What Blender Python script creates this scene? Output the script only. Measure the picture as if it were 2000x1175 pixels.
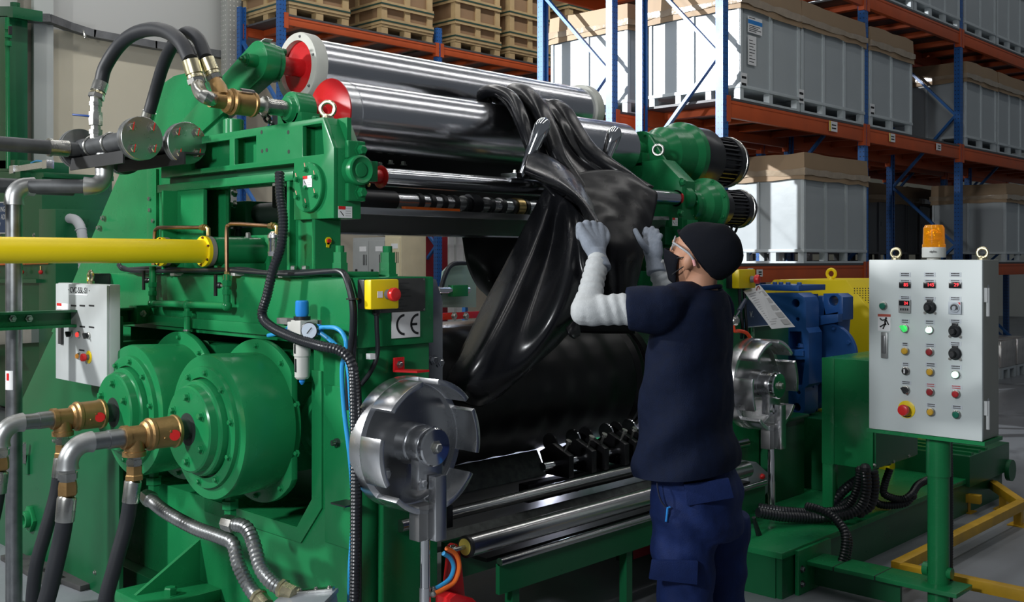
import bpy, bmesh, math, random
from mathutils import Vector, Matrix, Quaternion
random.seed(7)
sc = bpy.context.scene
for o in list(bpy.data.objects): bpy.data.objects.remove(o)
# ------------------------------------------------------------------ camera
TH = math.radians(44); S, C = math.sin(TH), math.cos(TH)
F, H, HY = 2020.0, 1.58, 505.0
cam = bpy.data.cameras.new('camera'); camo = bpy.data.objects.new('camera', cam)
sc.collection.objects.link(camo); sc.camera = camo
cam.sensor_fit = 'HORIZONTAL'; cam.sensor_width = 36.0; cam.lens = F/2000*36
cam.shift_y = -(587.5-HY)/2000; cam.clip_end = 200
camo.location = (0, 0, H)
camo.rotation_euler = (math.radians(90), 0, TH-math.radians(90))
# ------------------------------------------------------------------ world, lights, exposure
wd = bpy.data.worlds.new('hall_ambient'); sc.world = wd; wd.use_nodes = True
bg = wd.node_tree.nodes['Background']; bg.inputs[0].default_value = (.82, .90, 1.0, 1); bg.inputs[1].default_value = .105
vs = sc.view_settings
vs.view_transform = 'Standard'; vs.look = 'None'; vs.gamma = 1; vs.use_curve_mapping = False; vs.exposure = 0.0
def area(name, loc, target, sx, sy, power, col=(1, 1, 1)):
    l = bpy.data.lights.new(name, 'AREA'); l.shape = 'RECTANGLE'; l.size = sx; l.size_y = sy; l.energy = power; l.color = col
    o = bpy.data.objects.new(name, l); sc.collection.objects.link(o); o.location = loc
    d = Vector(target)-Vector(loc)
    o.rotation_euler = d.to_track_quat('-Z', 'Y').to_euler(); return o
def striplight(name, y, z, x0, x1, w, power, col=(1, .98, .95)):     # long ceiling tube along X, shining down
    l = bpy.data.lights.new(name, 'AREA'); l.shape = 'RECTANGLE'; l.size = x1-x0; l.size_y = w; l.energy = power; l.color = col
    o = bpy.data.objects.new(name, l); sc.collection.objects.link(o); o.location = ((x0+x1)/2, y, z); return o
def spot(name, loc, target, power, deg, blend=.4, rad=.2, col=(1, 1, 1)):
    l = bpy.data.lights.new(name, 'SPOT'); l.energy = power; l.spot_size = math.radians(deg); l.spot_blend = blend; l.shadow_soft_size = rad; l.color = col
    o = bpy.data.objects.new(name, l); sc.collection.objects.link(o); o.location = loc
    o.rotation_euler = (Vector(target)-Vector(loc)).to_track_quat('-Z', 'Y').to_euler(); return o
striplight('ceiling_tube_light', 2.7, 5.6, .5, 9, .14, 55)
striplight('ceiling_tube_light', 5.0, 6.4, 0, 9, .12, 60)
striplight('ceiling_tube_light', .2, 5.8, 1, 9, .12, 40)
striplight('ceiling_tube_light', 9.0, 7.2, 0, 13, .2, 260)
striplight('ceiling_tube_light', 3.4, 7.4, 9, 20, .2, 42)
area('strobe_left', (-1.9, 6.3, 3.5), (2.5, 3.9, 1.3), .3, .3, 270, (1, 1, 1))
area('strobe_near_camera', (-1.3, 1.9, 2.7), (4.2, 2.6, 1.3), .5, .5, 130, (.95, .98, 1))
spot('strobe_rack', (2.3, 9.3, 4.7), (8.3, 5.5, 3.2), 4600, 44, .5, .05, (.96, .98, 1))
# ------------------------------------------------------------------ pixel -> world
def W(px, py, X=None, Y=None, Z=None, d=None):
    t = (px-1000)/F; u = (HY-py)/F
    if X is not None: d = X/(C+t*S)
    elif Y is not None: d = Y/(S-t*C)
    elif Z is not None: d = (Z-H)/u
    return Vector((d*(C+t*S), d*(S-t*C), H+u*d))
# ------------------------------------------------------------------ materials
MATS = {}
def mat(name, col, rough=.5, metal=0., nz=.06, ns=8., bump=0., bs=60., spec=.5, coat=0., emit=0., alpha=1., trans=0., rvar=.08):
    if name in MATS: return MATS[name]
    m = bpy.data.materials.new(name); m.use_nodes = True; nt = m.node_tree; n = nt.nodes; L = nt.links
    b = n['Principled BSDF']; b.inputs['Metallic'].default_value = metal
    b.inputs['Specular IOR Level'].default_value = spec; b.inputs['Coat Weight'].default_value = coat
    if emit: b.inputs['Emission Color'].default_value = (*col, 1); b.inputs['Emission Strength'].default_value = emit
    if alpha < 1: b.inputs['Alpha'].default_value = alpha
    if trans: b.inputs['Transmission Weight'].default_value = trans
    tc = n.new('ShaderNodeTexCoord'); nz_ = n.new('ShaderNodeTexNoise'); nz_.inputs['Scale'].default_value = ns; nz_.inputs['Detail'].default_value = 5
    L.new(tc.outputs['Object'], nz_.inputs['Vector'])
    mx = n.new('ShaderNodeMix'); mx.data_type = 'RGBA'
    mx.inputs[6].default_value = (*[max(0, c*(1-nz*2)) for c in col], 1); mx.inputs[7].default_value = (*[min(1, c*(1+nz*2)) for c in col], 1)
    L.new(nz_.outputs['Fac'], mx.inputs[0]); L.new(mx.outputs[2], b.inputs['Base Color'])
    mr = n.new('ShaderNodeMapRange'); mr.inputs['To Min'].default_value = max(.02, rough-rvar); mr.inputs['To Max'].default_value = min(1, rough+rvar)
    L.new(nz_.outputs['Fac'], mr.inputs['Value']); L.new(mr.outputs[0], b.inputs['Roughness'])
    if bump:
        n2 = n.new('ShaderNodeTexNoise'); n2.inputs['Scale'].default_value = bs; n2.inputs['Detail'].default_value = 4
        bp = n.new('ShaderNodeBump'); bp.inputs['Strength'].default_value = bump; bp.inputs['Distance'].default_value = .01
        L.new(tc.outputs['Object'], n2.inputs['Vector']); L.new(n2.outputs['Fac'], bp.inputs['Height']); L.new(bp.outputs[0], b.inputs['Normal'])
    MATS[name] = m; return m
def brushed(name, col, rough, stretch=(1, 60, 60), amt=.12):
    m = mat(name, col, rough, 1., .05, 3.); nt = m.node_tree; n = nt.nodes; L = nt.links; b = n['Principled BSDF']
    tc = n.new('ShaderNodeTexCoord'); mp = n.new('ShaderNodeMapping'); mp.inputs['Scale'].default_value = stretch
    nz = n.new('ShaderNodeTexNoise'); nz.inputs['Scale'].default_value = 3; nz.inputs['Detail'].default_value = 6
    L.new(tc.outputs['Object'], mp.inputs[0]); L.new(mp.outputs[0], nz.inputs['Vector'])
    mr = n.new('ShaderNodeMapRange'); mr.inputs['To Min'].default_value = max(.03, rough-amt); mr.inputs['To Max'].default_value = rough+amt
    L.new(nz.outputs['Fac'], mr.inputs['Value']); L.new(mr.outputs[0], b.inputs['Roughness']); return m
def perforated(name, col, rough, px=.035, pz=.05, r=.006, hole=(.01, .012, .02)):
    m = mat(name, col, rough, 0., .08, 5.); nt = m.node_tree; n = nt.nodes; L = nt.links; b = n['Principled BSDF']
    src = b.inputs['Base Color'].links[0].from_socket
    tc = n.new('ShaderNodeTexCoord'); sp = n.new('ShaderNodeSeparateXYZ'); L.new(tc.outputs['Object'], sp.inputs[0])
    ad = n.new('ShaderNodeMath'); L.new(sp.outputs[0], ad.inputs[0]); L.new(sp.outputs[1], ad.inputs[1])
    def wrap(o, p):
        a = n.new('ShaderNodeMath'); a.operation = 'PINGPONG'; L.new(o, a.inputs[0]); a.inputs[1].default_value = p/2; return a.outputs[0]
    u, v = wrap(ad.outputs[0], px), wrap(sp.outputs[2], pz)
    cb = n.new('ShaderNodeCombineXYZ'); L.new(u, cb.inputs[0]); L.new(v, cb.inputs[1])
    ln = n.new('ShaderNodeVectorMath'); ln.operation = 'LENGTH'; L.new(cb.outputs[0], ln.inputs[0])
    lt = n.new('ShaderNodeMath'); lt.operation = 'LESS_THAN'; L.new(ln.outputs['Value'], lt.inputs[0]); lt.inputs[1].default_value = r
    mx = n.new('ShaderNodeMix'); mx.data_type = 'RGBA'; L.new(lt.outputs[0], mx.inputs[0]); L.new(src, mx.inputs[6]); mx.inputs[7].default_value = (*hole, 1)
    L.new(mx.outputs[2], b.inputs['Base Color']); return m
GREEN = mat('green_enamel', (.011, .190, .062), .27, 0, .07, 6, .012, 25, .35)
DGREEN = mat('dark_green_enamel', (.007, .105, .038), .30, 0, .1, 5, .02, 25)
STEEL = mat('ground_steel', (.62, .63, .65), .26, 1, .05, 5, rvar=.06)
CHROME = mat('chrome', (.72, .73, .75), .08, 1, .02, 6, rvar=.03)
ALU = mat('turned_aluminium', (.80, .81, .83), .27, 1, .03, 5, rvar=.05)
IRON = mat('galvanised_pipe', (.26, .27, .28), .38, 1, .2, 18)
BLACKP = mat('dark_steel_pipe', (.085, .09, .095), .5, .6, .25, 14)
ZINC = mat('zinc_fitting', (.52, .52, .49), .28, 1, .12, 20)
ZYEL = mat('yellow_zinc', (.66, .60, .40), .28, 1, .1, 16)
BRONZE = mat('bronze_casting', (.36, .22, .09), .42, .85, .14, 22, .1, 120)
COPPER = mat('copper_tube', (.30, .17, .10), .35, 1, .15, 15)
BRASS = mat('brass', (.62, .45, .18), .3, 1, .1, 15)
RED = mat('red_enamel', (.55, .012, .016), .28, 0, .05, 6, coat=.2)
SIGNR = mat('red_plastic', (.62, .02, .02), .3)
RUBHOSE = mat('hose_rubber', (.009, .011, .015), .52, 0, .15, 10)
PLBLK = mat('black_plastic', (.012, .013, .015), .38)
BLACKG = mat('black_conduit', (.012, .014, .018), .33)
BLUE = mat('blue_enamel', (.02, .095, .32), .34, 0, .06, 8, .05, 30)
YEL = mat('yellow_enamel', (.80, .60, .006), .36, 0, .05, 6)
RAILY = mat('worn_yellow_paint', (.52, .30, .012), .45, 0, .22, 9)
WHITEP = mat('white_label', (.78, .79, .80), .5)
PANELG = mat('light_grey_enamel', (.60, .66, .66), .38, 0, .02, 4)
PANELS = mat('shaded_panel_enamel', (.30, .31, .28), .42, 0, .02, 4)  # darker panel grey, shade of the console sides put into the colour
INK = mat('black_ink', (.012, .012, .014), .5)
BLUEPL = mat('blue_plastic', (.02, .22, .62), .3)
BLUEHO = mat('blue_air_hose', (.03, .30, .62), .28)
ORHOSE = mat('orange_air_hose', (.85, .16, .02), .3)
RACKB = perforated('blue_upright', (.018, .11, .36), .38, .036, .05, .0065)
BLUEPLAIN = mat('blue_brace', (.02, .12, .37), .38)
RACKO = mat('orange_beam', (.52, .085, .018), .45, 0, .12, 5)
CARD = mat('cardboard', (.30, .205, .12), .62, 0, .06, 4)
FILM = mat('cardboard_in_film', (.35, .275, .195), .14, 0, .2, 9, .6, 12, coat=1.)
CRATEG = mat('grey_crate_sheet', (.40, .44, .46), .34, 0, .03, 3, .22, 7)
CRATEW = mat('grey_crate_post', (.50, .55, .57), .4)
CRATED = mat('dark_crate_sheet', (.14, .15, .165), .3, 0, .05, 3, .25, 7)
WOOD = mat('pine_batten', (.46, .33, .165), .6, 0, .14, 7)
PLY = mat('fibreboard', (.27, .165, .085), .65, 0, .06, 6)
STRAP = mat('green_strap', (.02, .06, .045), .35)
DECK = mat('deck_sheet', (.07, .07, .075), .5)
GLASS = mat('clear_glass', (.9, .95, .95), .05, 0, 0, 4, trans=1.)
# ------------------------------------------------------------------ builders
col = sc.collection
ORG = {}
def tag(o, label=None, cat=None, group=None, kind=None):
    for k, v in (('label', label), ('category', cat), ('group', group), ('kind', kind)):
        if v: o[k] = v
    return o
def thing(name, loc, label, cat, group=None):
    o = bpy.data.objects.new(name, None); o.empty_display_size = .05; col.objects.link(o); o.location = loc
    ORG[o.name] = Vector(loc); return tag(o, label, cat, group)
def basis(ax):
    ax = Vector(ax).normalized(); u = ax.cross(Vector((0, 0, 1)))
    if u.length < 1e-4: u = Vector((1, 0, 0))
    u.normalize(); return u, ax.cross(u).normalized(), ax
class MB:
    def __init__(s): s.v = []; s.f = []
    def add(s, vs, fs):
        b = len(s.v); s.v += [Vector(v) for v in vs]; s.f += [tuple(i+b for i in f) for f in fs]; return s
    def box(s, x0, x1, y0, y1, z0, z1):
        return s.add([(x0,y0,z0),(x1,y0,z0),(x1,y1,z0),(x0,y1,z0),(x0,y0,z1),(x1,y0,z1),(x1,y1,z1),(x0,y1,z1)],
                     [(0,3,2,1),(4,5,6,7),(0,1,5,4),(1,2,6,5),(2,3,7,6),(3,0,4,7)])
    def obox(s, c, u, v, w):           # centre and three half-axis vectors
        c, u, v, w = map(Vector, (c, u, v, w)); P = []
        for k in (-1, 1):
            for (i, j) in ((-1,-1),(1,-1),(1,1),(-1,1)): P.append(c+i*u+j*v+k*w)
        return s.add(P, [(0,3,2,1),(4,5,6,7),(0,1,5,4),(1,2,6,5),(2,3,7,6),(3,0,4,7)])
    def bar(s, p0, p1, a, b, up=(0, 0, 1)):      # rectangular bar between points, full sizes a (side) and b (up)
        p0, p1 = Vector(p0), Vector(p1); w = (p1-p0); ax = w.normalized(); sd = ax.cross(Vector(up))
        if sd.length < 1e-4: sd = Vector((1, 0, 0))
        sd.normalize(); uu = sd.cross(ax)
        return s.obox((p0+p1)/2, sd*a/2, uu*b/2, w/2)
    def prism(s, pts, ext):
        pts = [Vector(p) for p in pts]; e = Vector(ext); n = len(pts)
        return s.add(pts+[p+e for p in pts], [tuple(range(n-1, -1, -1)), tuple(range(n, 2*n))]+[(i, (i+1) % n, n+(i+1) % n, n+i) for i in range(n)])
    def plate(s, loop, holes, ext):              # flat plate with holes: loops of 3D points, extruded
        from mathutils.geometry import tessellate_polygon
        loops = [[Vector(p) for p in l] for l in [loop]+holes]; tri = tessellate_polygon(loops); fl = [p for l in loops for p in l]; n = len(fl); e = Vector(ext)
        fs = [tuple(t) for t in tri]+[tuple(i+n for i in reversed(t)) for t in tri]; b = 0
        for l in loops:
            m = len(l); fs += [(b+i, b+(i+1) % m, n+b+(i+1) % m, n+b+i) for i in range(m)]; b += m
        return s.add(fl+[p+e for p in fl], fs)
    def lathe(s, org, ax, prof, seg=32, a0=0, a1=2*math.pi):     # prof: (distance along axis, radius)
        u, v, w = basis(ax); org = Vector(org); full = abs(a1-a0-2*math.pi) < 1e-6; n = seg if full else seg+1
        P = []
        for (t, r) in prof:
            for i in range(n):
                a = a0+(a1-a0)*i/seg; P.append(org+w*t+(u*math.cos(a)+v*math.sin(a))*max(r, 1e-5))
        fs = []
        for k in range(len(prof)-1):
            for i in range(n if full else n-1):
                j = (i+1) % n; fs.append((k*n+i, k*n+j, (k+1)*n+j, (k+1)*n+i))
        if full and prof[0] != prof[-1]:
            if prof[0][1] > 1e-4: fs.append(tuple(range(n-1, -1, -1)))
            if prof[-1][1] > 1e-4: fs.append(tuple((len(prof)-1)*n+i for i in range(n)))
        return s.add(P, fs)
    def cyl(s, p0, p1, r0, r1=None, seg=24):
        p0, p1 = Vector(p0), Vector(p1); r1 = r0 if r1 is None else r1
        return s.lathe(p0, p1-p0, [(0, r0), ((p1-p0).length, r1)], seg)
    def ring(s, p0, p1, ro, ri, seg=40):
        p0, p1 = Vector(p0), Vector(p1); l = (p1-p0).length
        return s.lathe(p0, p1-p0, [(0, ri), (0, ro), (l, ro), (l, ri), (0, ri)], seg) if 0 else s._ring(p0, p1, l, ro, ri, seg)
    def _ring(s, p0, p1, l, ro, ri, seg):
        u, v, w = basis(p1-p0); P = []
        for (t, r) in ((0, ri), (0, ro), (l, ro), (l, ri)):
            for i in range(seg):
                a = 2*math.pi*i/seg; P.append(p0+w*t+(u*math.cos(a)+v*math.sin(a))*r)
        return s.add(P, [(k*seg+i, k*seg+(i+1) % seg, ((k+1) % 4)*seg+(i+1) % seg, ((k+1) % 4)*seg+i) for k in range(4) for i in range(seg)])
    def hexn(s, p0, p1, r): return s.cyl(p0, p1, r, r, 6)
    def sphere(s, c, r, seg=16, sq=(1, 1, 1)):
        c = Vector(c); P = []; n = seg//2
        for k in range(n+1):
            for i in range(seg):
                a = math.pi*k/n; b = 2*math.pi*i/seg; P.append(c+Vector((r*sq[0]*math.sin(a)*math.cos(b), r*sq[1]*math.sin(a)*math.sin(b), r*sq[2]*math.cos(a))))
        return s.add(P, [(k*seg+i, (k+1)*seg+i, (k+1)*seg+(i+1) % seg, k*seg+(i+1) % seg) for k in range(n) for i in range(seg)])
    def tube(s, pts, r, seg=12, caps=True):      # r: number or list of radii
        pts = [Vector(p) for p in pts]; n = len(pts); P = []; prev = None
        for i, p in enumerate(pts):
            t = (pts[min(i+1, n-1)]-pts[max(i-1, 0)]).normalized()
            if prev is None: u, v, _ = basis(t)
            else:
                u = prev-t*prev.dot(t)
                u.normalize(); v = t.cross(u)
            prev = u; rr = r[i] if isinstance(r, (list, tuple)) else r
            for k in range(seg):
                a = 2*math.pi*k/seg; P.append(p+(u*math.cos(a)+v*math.sin(a))*rr)
        fs = [(i*seg+k, i*seg+(k+1) % seg, (i+1)*seg+(k+1) % seg, (i+1)*seg+k) for i in range(n-1) for k in range(seg)]
        if caps: fs += [tuple(range(seg-1, -1, -1)), tuple((n-1)*seg+k for k in range(seg))]
        return s.add(P, fs)
    def torus(s, c, ax, R, r, seg=28, s2=10):
        u, v, w = basis(ax); c = Vector(c); P = []
        for i in range(seg):
            a = 2*math.pi*i/seg; e = u*math.cos(a)+v*math.sin(a)
            for k in range(s2):
                b = 2*math.pi*k/s2; P.append(c+e*(R+r*math.cos(b))+w*r*math.sin(b))
        return s.add(P, [(i*s2+k, ((i+1) % seg)*s2+k, ((i+1) % seg)*s2+(k+1) % s2, i*s2+(k+1) % s2) for i in range(seg) for k in range(s2)])
    def build(s, name, m, parent=None, bevel=0, smooth=28, origin=None):
        o0 = ORG.get(parent.name, Vector()) if parent else (Vector(origin) if origin else sum(s.v, Vector())/max(1, len(s.v)))
        me = bpy.data.meshes.new(name); me.from_pydata([v-o0 for v in s.v], [], s.f); me.validate(clean_customdata=False)
        bm = bmesh.new(); bm.from_mesh(me); bmesh.ops.recalc_face_normals(bm, faces=bm.faces)
        if bevel: 
            ed = [e for e in bm.edges if len(e.link_faces) == 2 and e.calc_face_angle(0) > .6]
            bmesh.ops.bevel(bm, geom=ed, offset=bevel, segments=2, affect='EDGES', profile=.6, clamp_overlap=True)
        bm.to_mesh(me); bm.free()
        me.materials.append(m)
        if smooth: me.shade_smooth(); me.set_sharp_from_angle(angle=math.radians(smooth))
        o = bpy.data.objects.new(name, me); col.objects.link(o)
        if parent: o.parent = parent; ORG[o.name] = o0
        else: o.location = o0; ORG[o.name] = o0
        return o
def part(name, m, parent, fn, bevel=0, smooth=28):
    b = MB(); fn(b); return b.build(name, m, parent, bevel, smooth)
def pieces(name, m, root, boxes, bevel=0, smooth=0):
    for b in boxes: MB().box(*b).build(name, m, root, bevel, smooth)
def bolt(root, p, ax, r=.011, h=.012, m=None, name='bolt', washer=True):
    p = Vector(p); a = Vector(ax).normalized(); b = MB()
    if washer: b.lathe(p-a*.002, a, [(0, r*1.55), (.004, r*1.55), (.004, r*1.02), (.004+h*.8, r), (.004+h, r*.8)], 6)
    else: b.lathe(p-a*.002, a, [(0, r), (h*.85, r), (h, r*.8)], 6)
    return b.build(name, m or GREEN, root, 0, 25)
def ringbolts(root, c, ax, R, n, r=.011, h=.012, m=None, a0=0):
    u, v, w = basis(ax)
    for i in range(n): bolt(root, Vector(c)+(u*math.cos(a0+2*math.pi*i/n)+v*math.sin(a0+2*math.pi*i/n))*R, ax, r, h, m)
def copy_tree(o, parent=None, loc=None):
    c = o.copy(); col.objects.link(c); c.parent = parent
    if loc is not None: c.location = loc; ORG[c.name] = Vector(loc)
    for ch in [x for x in o.children]: copy_tree(ch, c)
    return c
def spline(pts, n=8):          # Catmull-Rom through points
    P = [Vector(p) for p in pts]; P = [P[0]*2-P[1]]+P+[P[-1]*2-P[-2]]; out = []
    for i in range(1, len(P)-2):
        a, b, c, d = P[i-1:i+3]
        for k in range(n):
            t = k/n; out.append(.5*((2*b)+(c-a)*t+(2*a-5*b+4*c-d)*t*t+(3*b-a-3*c+d)*t**3))
    out.append(P[-2]); return out
def lettering(name, txt, size, org, right, up, m, parent, align='CENTER', depth=.0006):
    cu = bpy.data.curves.new('t', 'FONT'); cu.body = txt; cu.size = size; cu.align_x = align; cu.align_y = 'CENTER'; cu.extrude = depth
    to = bpy.data.objects.new('t', cu)
    me = evaluated_mesh(to); bpy.data.objects.remove(to); bpy.data.curves.remove(cu)
    r = Vector(right).normalized(); u = Vector(up).normalized(); nn = r.cross(u)
    M = Matrix.Translation(Vector(org)-(ORG.get(parent.name, Vector()) if parent else Vector())) @ Matrix((r, u, nn)).transposed().to_4x4()
    me.transform(M); me.materials.clear(); me.materials.append(m); me.name = name
    o = bpy.data.objects.new(name, me); col.objects.link(o); o.parent = parent
    if parent: ORG[o.name] = ORG[parent.name]
    return o
def evaluated_mesh(ob):        # evaluate one object alone, in a scratch scene, so the big scene is not re-evaluated
    ts = bpy.data.scenes.new('scratch'); ts.collection.objects.link(ob); vl = ts.view_layers[0]; vl.update()
    me = bpy.data.meshes.new_from_object(ob.evaluated_get(vl.depsgraph)); ts.collection.objects.unlink(ob); bpy.data.scenes.remove(ts); return me
AX, AY, AZ = Vector((1, 0, 0)), Vector((0, 1, 0)), Vector((0, 0, 1))
# ================================================================== the hall
def floor_mat():
    m = mat('sealed_concrete', (.20, .215, .235), .38, 0, .18, 1.3, .12, 30, rvar=.14); nt = m.node_tree; n = nt.nodes; L = nt.links; b = n['Principled BSDF']
    src = b.inputs['Base Color'].links[0].from_socket; tc = n.new('ShaderNodeTexCoord')
    v = n.new('ShaderNodeTexNoise'); v.inputs['Scale'].default_value = .9; v.inputs['Detail'].default_value = 8; v.inputs['Distortion'].default_value = .8; L.new(tc.outputs['Object'], v.inputs['Vector'])
    r = n.new('ShaderNodeValToRGB'); r.color_ramp.elements[0].position = .30; r.color_ramp.elements[1].position = .42; r.color_ramp.elements[0].color = (.45, .45, .45, 1)
    L.new(v.outputs['Fac'], r.inputs[0]); mx = n.new('ShaderNodeMix'); mx.data_type = 'RGBA'; mx.blend_type = 'MULTIPLY'; mx.inputs[0].default_value = 1
    L.new(src, mx.inputs[6]); L.new(r.outputs[0], mx.inputs[7]); L.new(mx.outputs[2], b.inputs['Base Color']); return m
def wall_mat():
    m = mat('painted_wall', (.68, .63, .49), .6, 0, .05, 1.2); nt = m.node_tree; n = nt.nodes; L = nt.links; b = n['Principled BSDF']
    src = b.inputs['Base Color'].links[0].from_socket; tc = n.new('ShaderNodeTexCoord'); sp = n.new('ShaderNodeSeparateXYZ'); L.new(tc.outputs['Object'], sp.inputs[0])
    gt = n.new('ShaderNodeMath'); gt.operation = 'GREATER_THAN'; L.new(sp.outputs[2], gt.inputs[0]); gt.inputs[1].default_value = 4.12
    mx = n.new('ShaderNodeMix'); mx.data_type = 'RGBA'; L.new(gt.outputs[0], mx.inputs[0]); L.new(src, mx.inputs[6]); mx.inputs[7].default_value = (.56, .57, .55, 1); L.new(mx.outputs[2], b.inputs['Base Color'])
    return m
WALLM = wall_mat(); GREYW = mat('grey_column_paint', (.50, .53, .51), .6, 0, .05, 2); DARKTR = mat('sooty_tray', (.15, .155, .16), .7, 0, .3, 6, .4, 40)
tag(MB().box(-6, 34, -6, 14, -.1, 0).build('floor', floor_mat(), smooth=0, origin=(0, 0, 0)), kind='structure')
tag(MB().box(-6, 34, 11.6, 11.8, 0, 9).build('wall_back', WALLM, smooth=0, origin=(0, 11.6, 0)), kind='structure')
tag(MB().box(30, 30.2, -6, 11.6, 0, 9).build('wall_far', GREYW, smooth=0, origin=(30, 0, 0)), kind='structure')
tag(MB().box(W(66,0,Y=11.35).x, W(105,0,Y=11.35).x, 11.35, 11.6, 0, 8).build('trim_1', GREYW, bevel=.01), 'light grey wall column rising behind the green pipe stand', kind='structure')
tag(MB().box(W(46,0,Y=11.42).x, W(66,0,Y=11.42).x-.005, 11.42, 11.6, 0, 8).build('trim_2', mat('shaded_column_side', (.27, .25, .21), .6), bevel=.01), 'narrow brown strip painting the shaded left side of the wall column', kind='structure')  # shade on the column's left face, painted as a darker strip
o = thing('cable_tray', (5, 11.5, 4.1), 'sooty grey cable tray running along the cream wall behind the hoses', 'cable tray')
pts = [W(10, 34, Y=11.28), W(92, 36, Y=11.25), W(132, 51, Y=11.5), W(180, 66, Y=11.5), W(300, 88, Y=11.5), W(470, 112, Y=11.5)]
for a, b in zip(pts, pts[1:]): part('tray_section', DARKTR, o, lambda m: m.bar(a, b+(b-a).normalized()*.02, .10, .085))
o = thing('wall_hook', W(165, 60, Y=11.55), 'small pale hook hanging under the tray on the cream wall', 'hook')
part('hook_arm', ZINC, o, lambda m: m.tube(spline([W(162, 52, Y=11.5), W(163, 62, Y=11.45), W(166, 74, Y=11.43), W(168, 60, Y=11.5)], 6), .012, 8))
o = thing('wall_hook', W(372, 92, Y=11.55), 'pale hook under the tray seen between the two hose arches', 'hook')
part('hook_arm', ZINC, o, lambda m: m.tube(spline([W(371, 84, Y=11.5), W(372, 92, Y=11.45), W(375, 101, Y=11.43), W(376, 88, Y=11.5)], 6), .012, 8))
o = thing('slotted_column', (W(452, 300, Y=11.28).x, 11.3, 0), 'grey slotted steel column against the wall beside the blue rack', 'column')
part('column', perforated('grey_upright', (.36, .37, .35), .6, .05, .06, .009, (.7, .7, .66)), o, lambda m: (m.box(W(437, 0, Y=11.35).x, W(465, 0, Y=11.35).x, 11.27, 11.42, 0, 7)), .01)  # even grey with a grid of pale dots
part('base_plate', GREYW, o, lambda m: m.box(W(434, 0, Y=11.35).x, W(468, 0, Y=11.35).x, 11.22, 11.46, 0, .02))

# ------------------------------------------------------------------ pallet racks
PW, PD = .085, .075
def upright(root, x, y, h, flip):
    b = MB(); w, d = PW/2, PD/2; q = -1 if flip else 1     # omega section, groove towards the inside of the frame
    sec = [(-w, -d*q), (w, -d*q), (w, d*q), (w*.45, d*q), (w*.45, d*.3*q), (-w*.45, d*.3*q), (-w*.45, d*q), (-w, d*q)]
    b.prism([(x+p[0], y+p[1], 0) for p in sec], (0, 0, h)); u = b.build('upright', RACKB, root)
    part('foot_plate', BLUEPLAIN, root, lambda m: m.box(x-.07, x+.07, y-.06, y+.06, 0, .012)); return u
def rack(loc, label, xs, y0, y1, levels, h, hbeam=.15, braces=True, skip=()):
    r = thing('pallet_rack', loc, label, 'rack')
    for i, x in enumerate(xs):
        hh = h[i] if isinstance(h, list) else h
        for y, fl in ((y0, False), (y1, True)): upright(r, x, y, hh, fl)
        zz = [.25, 1.0, 1.75, 2.5, 3.35, 4.2, 5.05, 5.9]
        for k in range(len(zz)-1):
            if zz[k+1] > hh: break
            a, b_ = ((y0+.03, y1-.03) if k % 2 == 0 else (y1-.03, y0+.03))
            part('brace', BLUEPLAIN, r, lambda m: m.bar((x, a, zz[k]), (x, b_, zz[k+1]), .03, .042, AX))
    for i in range(len(xs)-1):
        xa, xb = xs[i]+PW/2, xs[i+1]-PW/2
        for j, z in enumerate(levels):
            if (i, j) in skip: continue
            for y in (y0-.012, y1+.012):
                part('beam', RACKO, r, lambda m: (m.box(xa, xb, y-.025, y+.025, z-hbeam, z), m.box(xa, xb, y-.029, y-.024, z-.03, z-.008)), .004)
                for xx in (xa, xb): part('beam_connector', RACKO, r, lambda m: m.box(xx-.028, xx+.028, y-.034, y+.03, z-hbeam-.04, z+.035))
            n = 4
            for q in range(n):
                xq = xa+(xb-xa)*(q+.5)/n
                part('support_bar', RACKO, r, lambda m: m.box(xq-.04, xq+.04, y0+.02, y1-.02, z-.07, z-.002))
            part('deck', DECK, r, lambda m: m.box(xa+.01, xb-.01, y0-.04, y1+.04, z, z+.022))
    return r
LV = [1.515, 2.955, 4.37]
XA_ = [7.684, 10.385, 13.0, 15.65, 18.3]
rackA = rack((7.684, 5.3, 0), 'blue and orange pallet rack along the aisle at the right', XA_, 4.90, 5.76, LV, 6.2)
rackB = rack((7.684, 6.5, 0), 'blue and orange pallet rack standing back to back behind the aisle rack', XA_[:5], 6.11, 6.99, LV, 6.2)
rackC = rack((6.73, 10.6, 0), 'orange and blue pallet rack at the back holding wooden crates', [6.73, 9.15, 11.49, 13.9], 10.2, 11.05, [4.385], 4.62, .105)
# shelf tickets on the aisle beams
for (px, py, w, h_, c_) in ((1626, 247, .17, .10, 1), (1741, 269, .15, .09, 1), (1832, 287, .14, .08, 0), (1464, 531, .09, .07, 0), (1482, 533, .1, .065, 0)):
    p = W(px, py, Y=4.858)
    o = thing('shelf_ticket', p, {1626: 'white ticket with yellow edge on the orange middle beam under the grey crates', 1741: 'white ticket with yellow edge right of the second rack post', 1832: 'pale ticket on the middle beam just left of the third rack post', 1464: 'small pale ticket at the left of the lowest orange beam', 1482: 'white ticket on the lowest beam beside the yellow stop box'}[px], 'label')
    part('card', WHITEP, o, lambda m: m.box(p.x-w/2, p.x+w/2, 4.848, 4.8525, p.z-h_/2, p.z+h_/2), smooth=0)
    if c_: part('edge_stripe', YEL, o, lambda m: m.box(p.x-w/2, p.x-w/2+.025, 4.846, 4.848, p.z-h_/2, p.z+h_/2), smooth=0)
    tag(part('print', INK, o, lambda m: [m.box(p.x-w*.2, p.x+w*.32, 4.8465, 4.848, p.z+k*h_-.006, p.z+k*h_+.006) for k in (-.18, .14)], smooth=0), kind='stuff')

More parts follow.
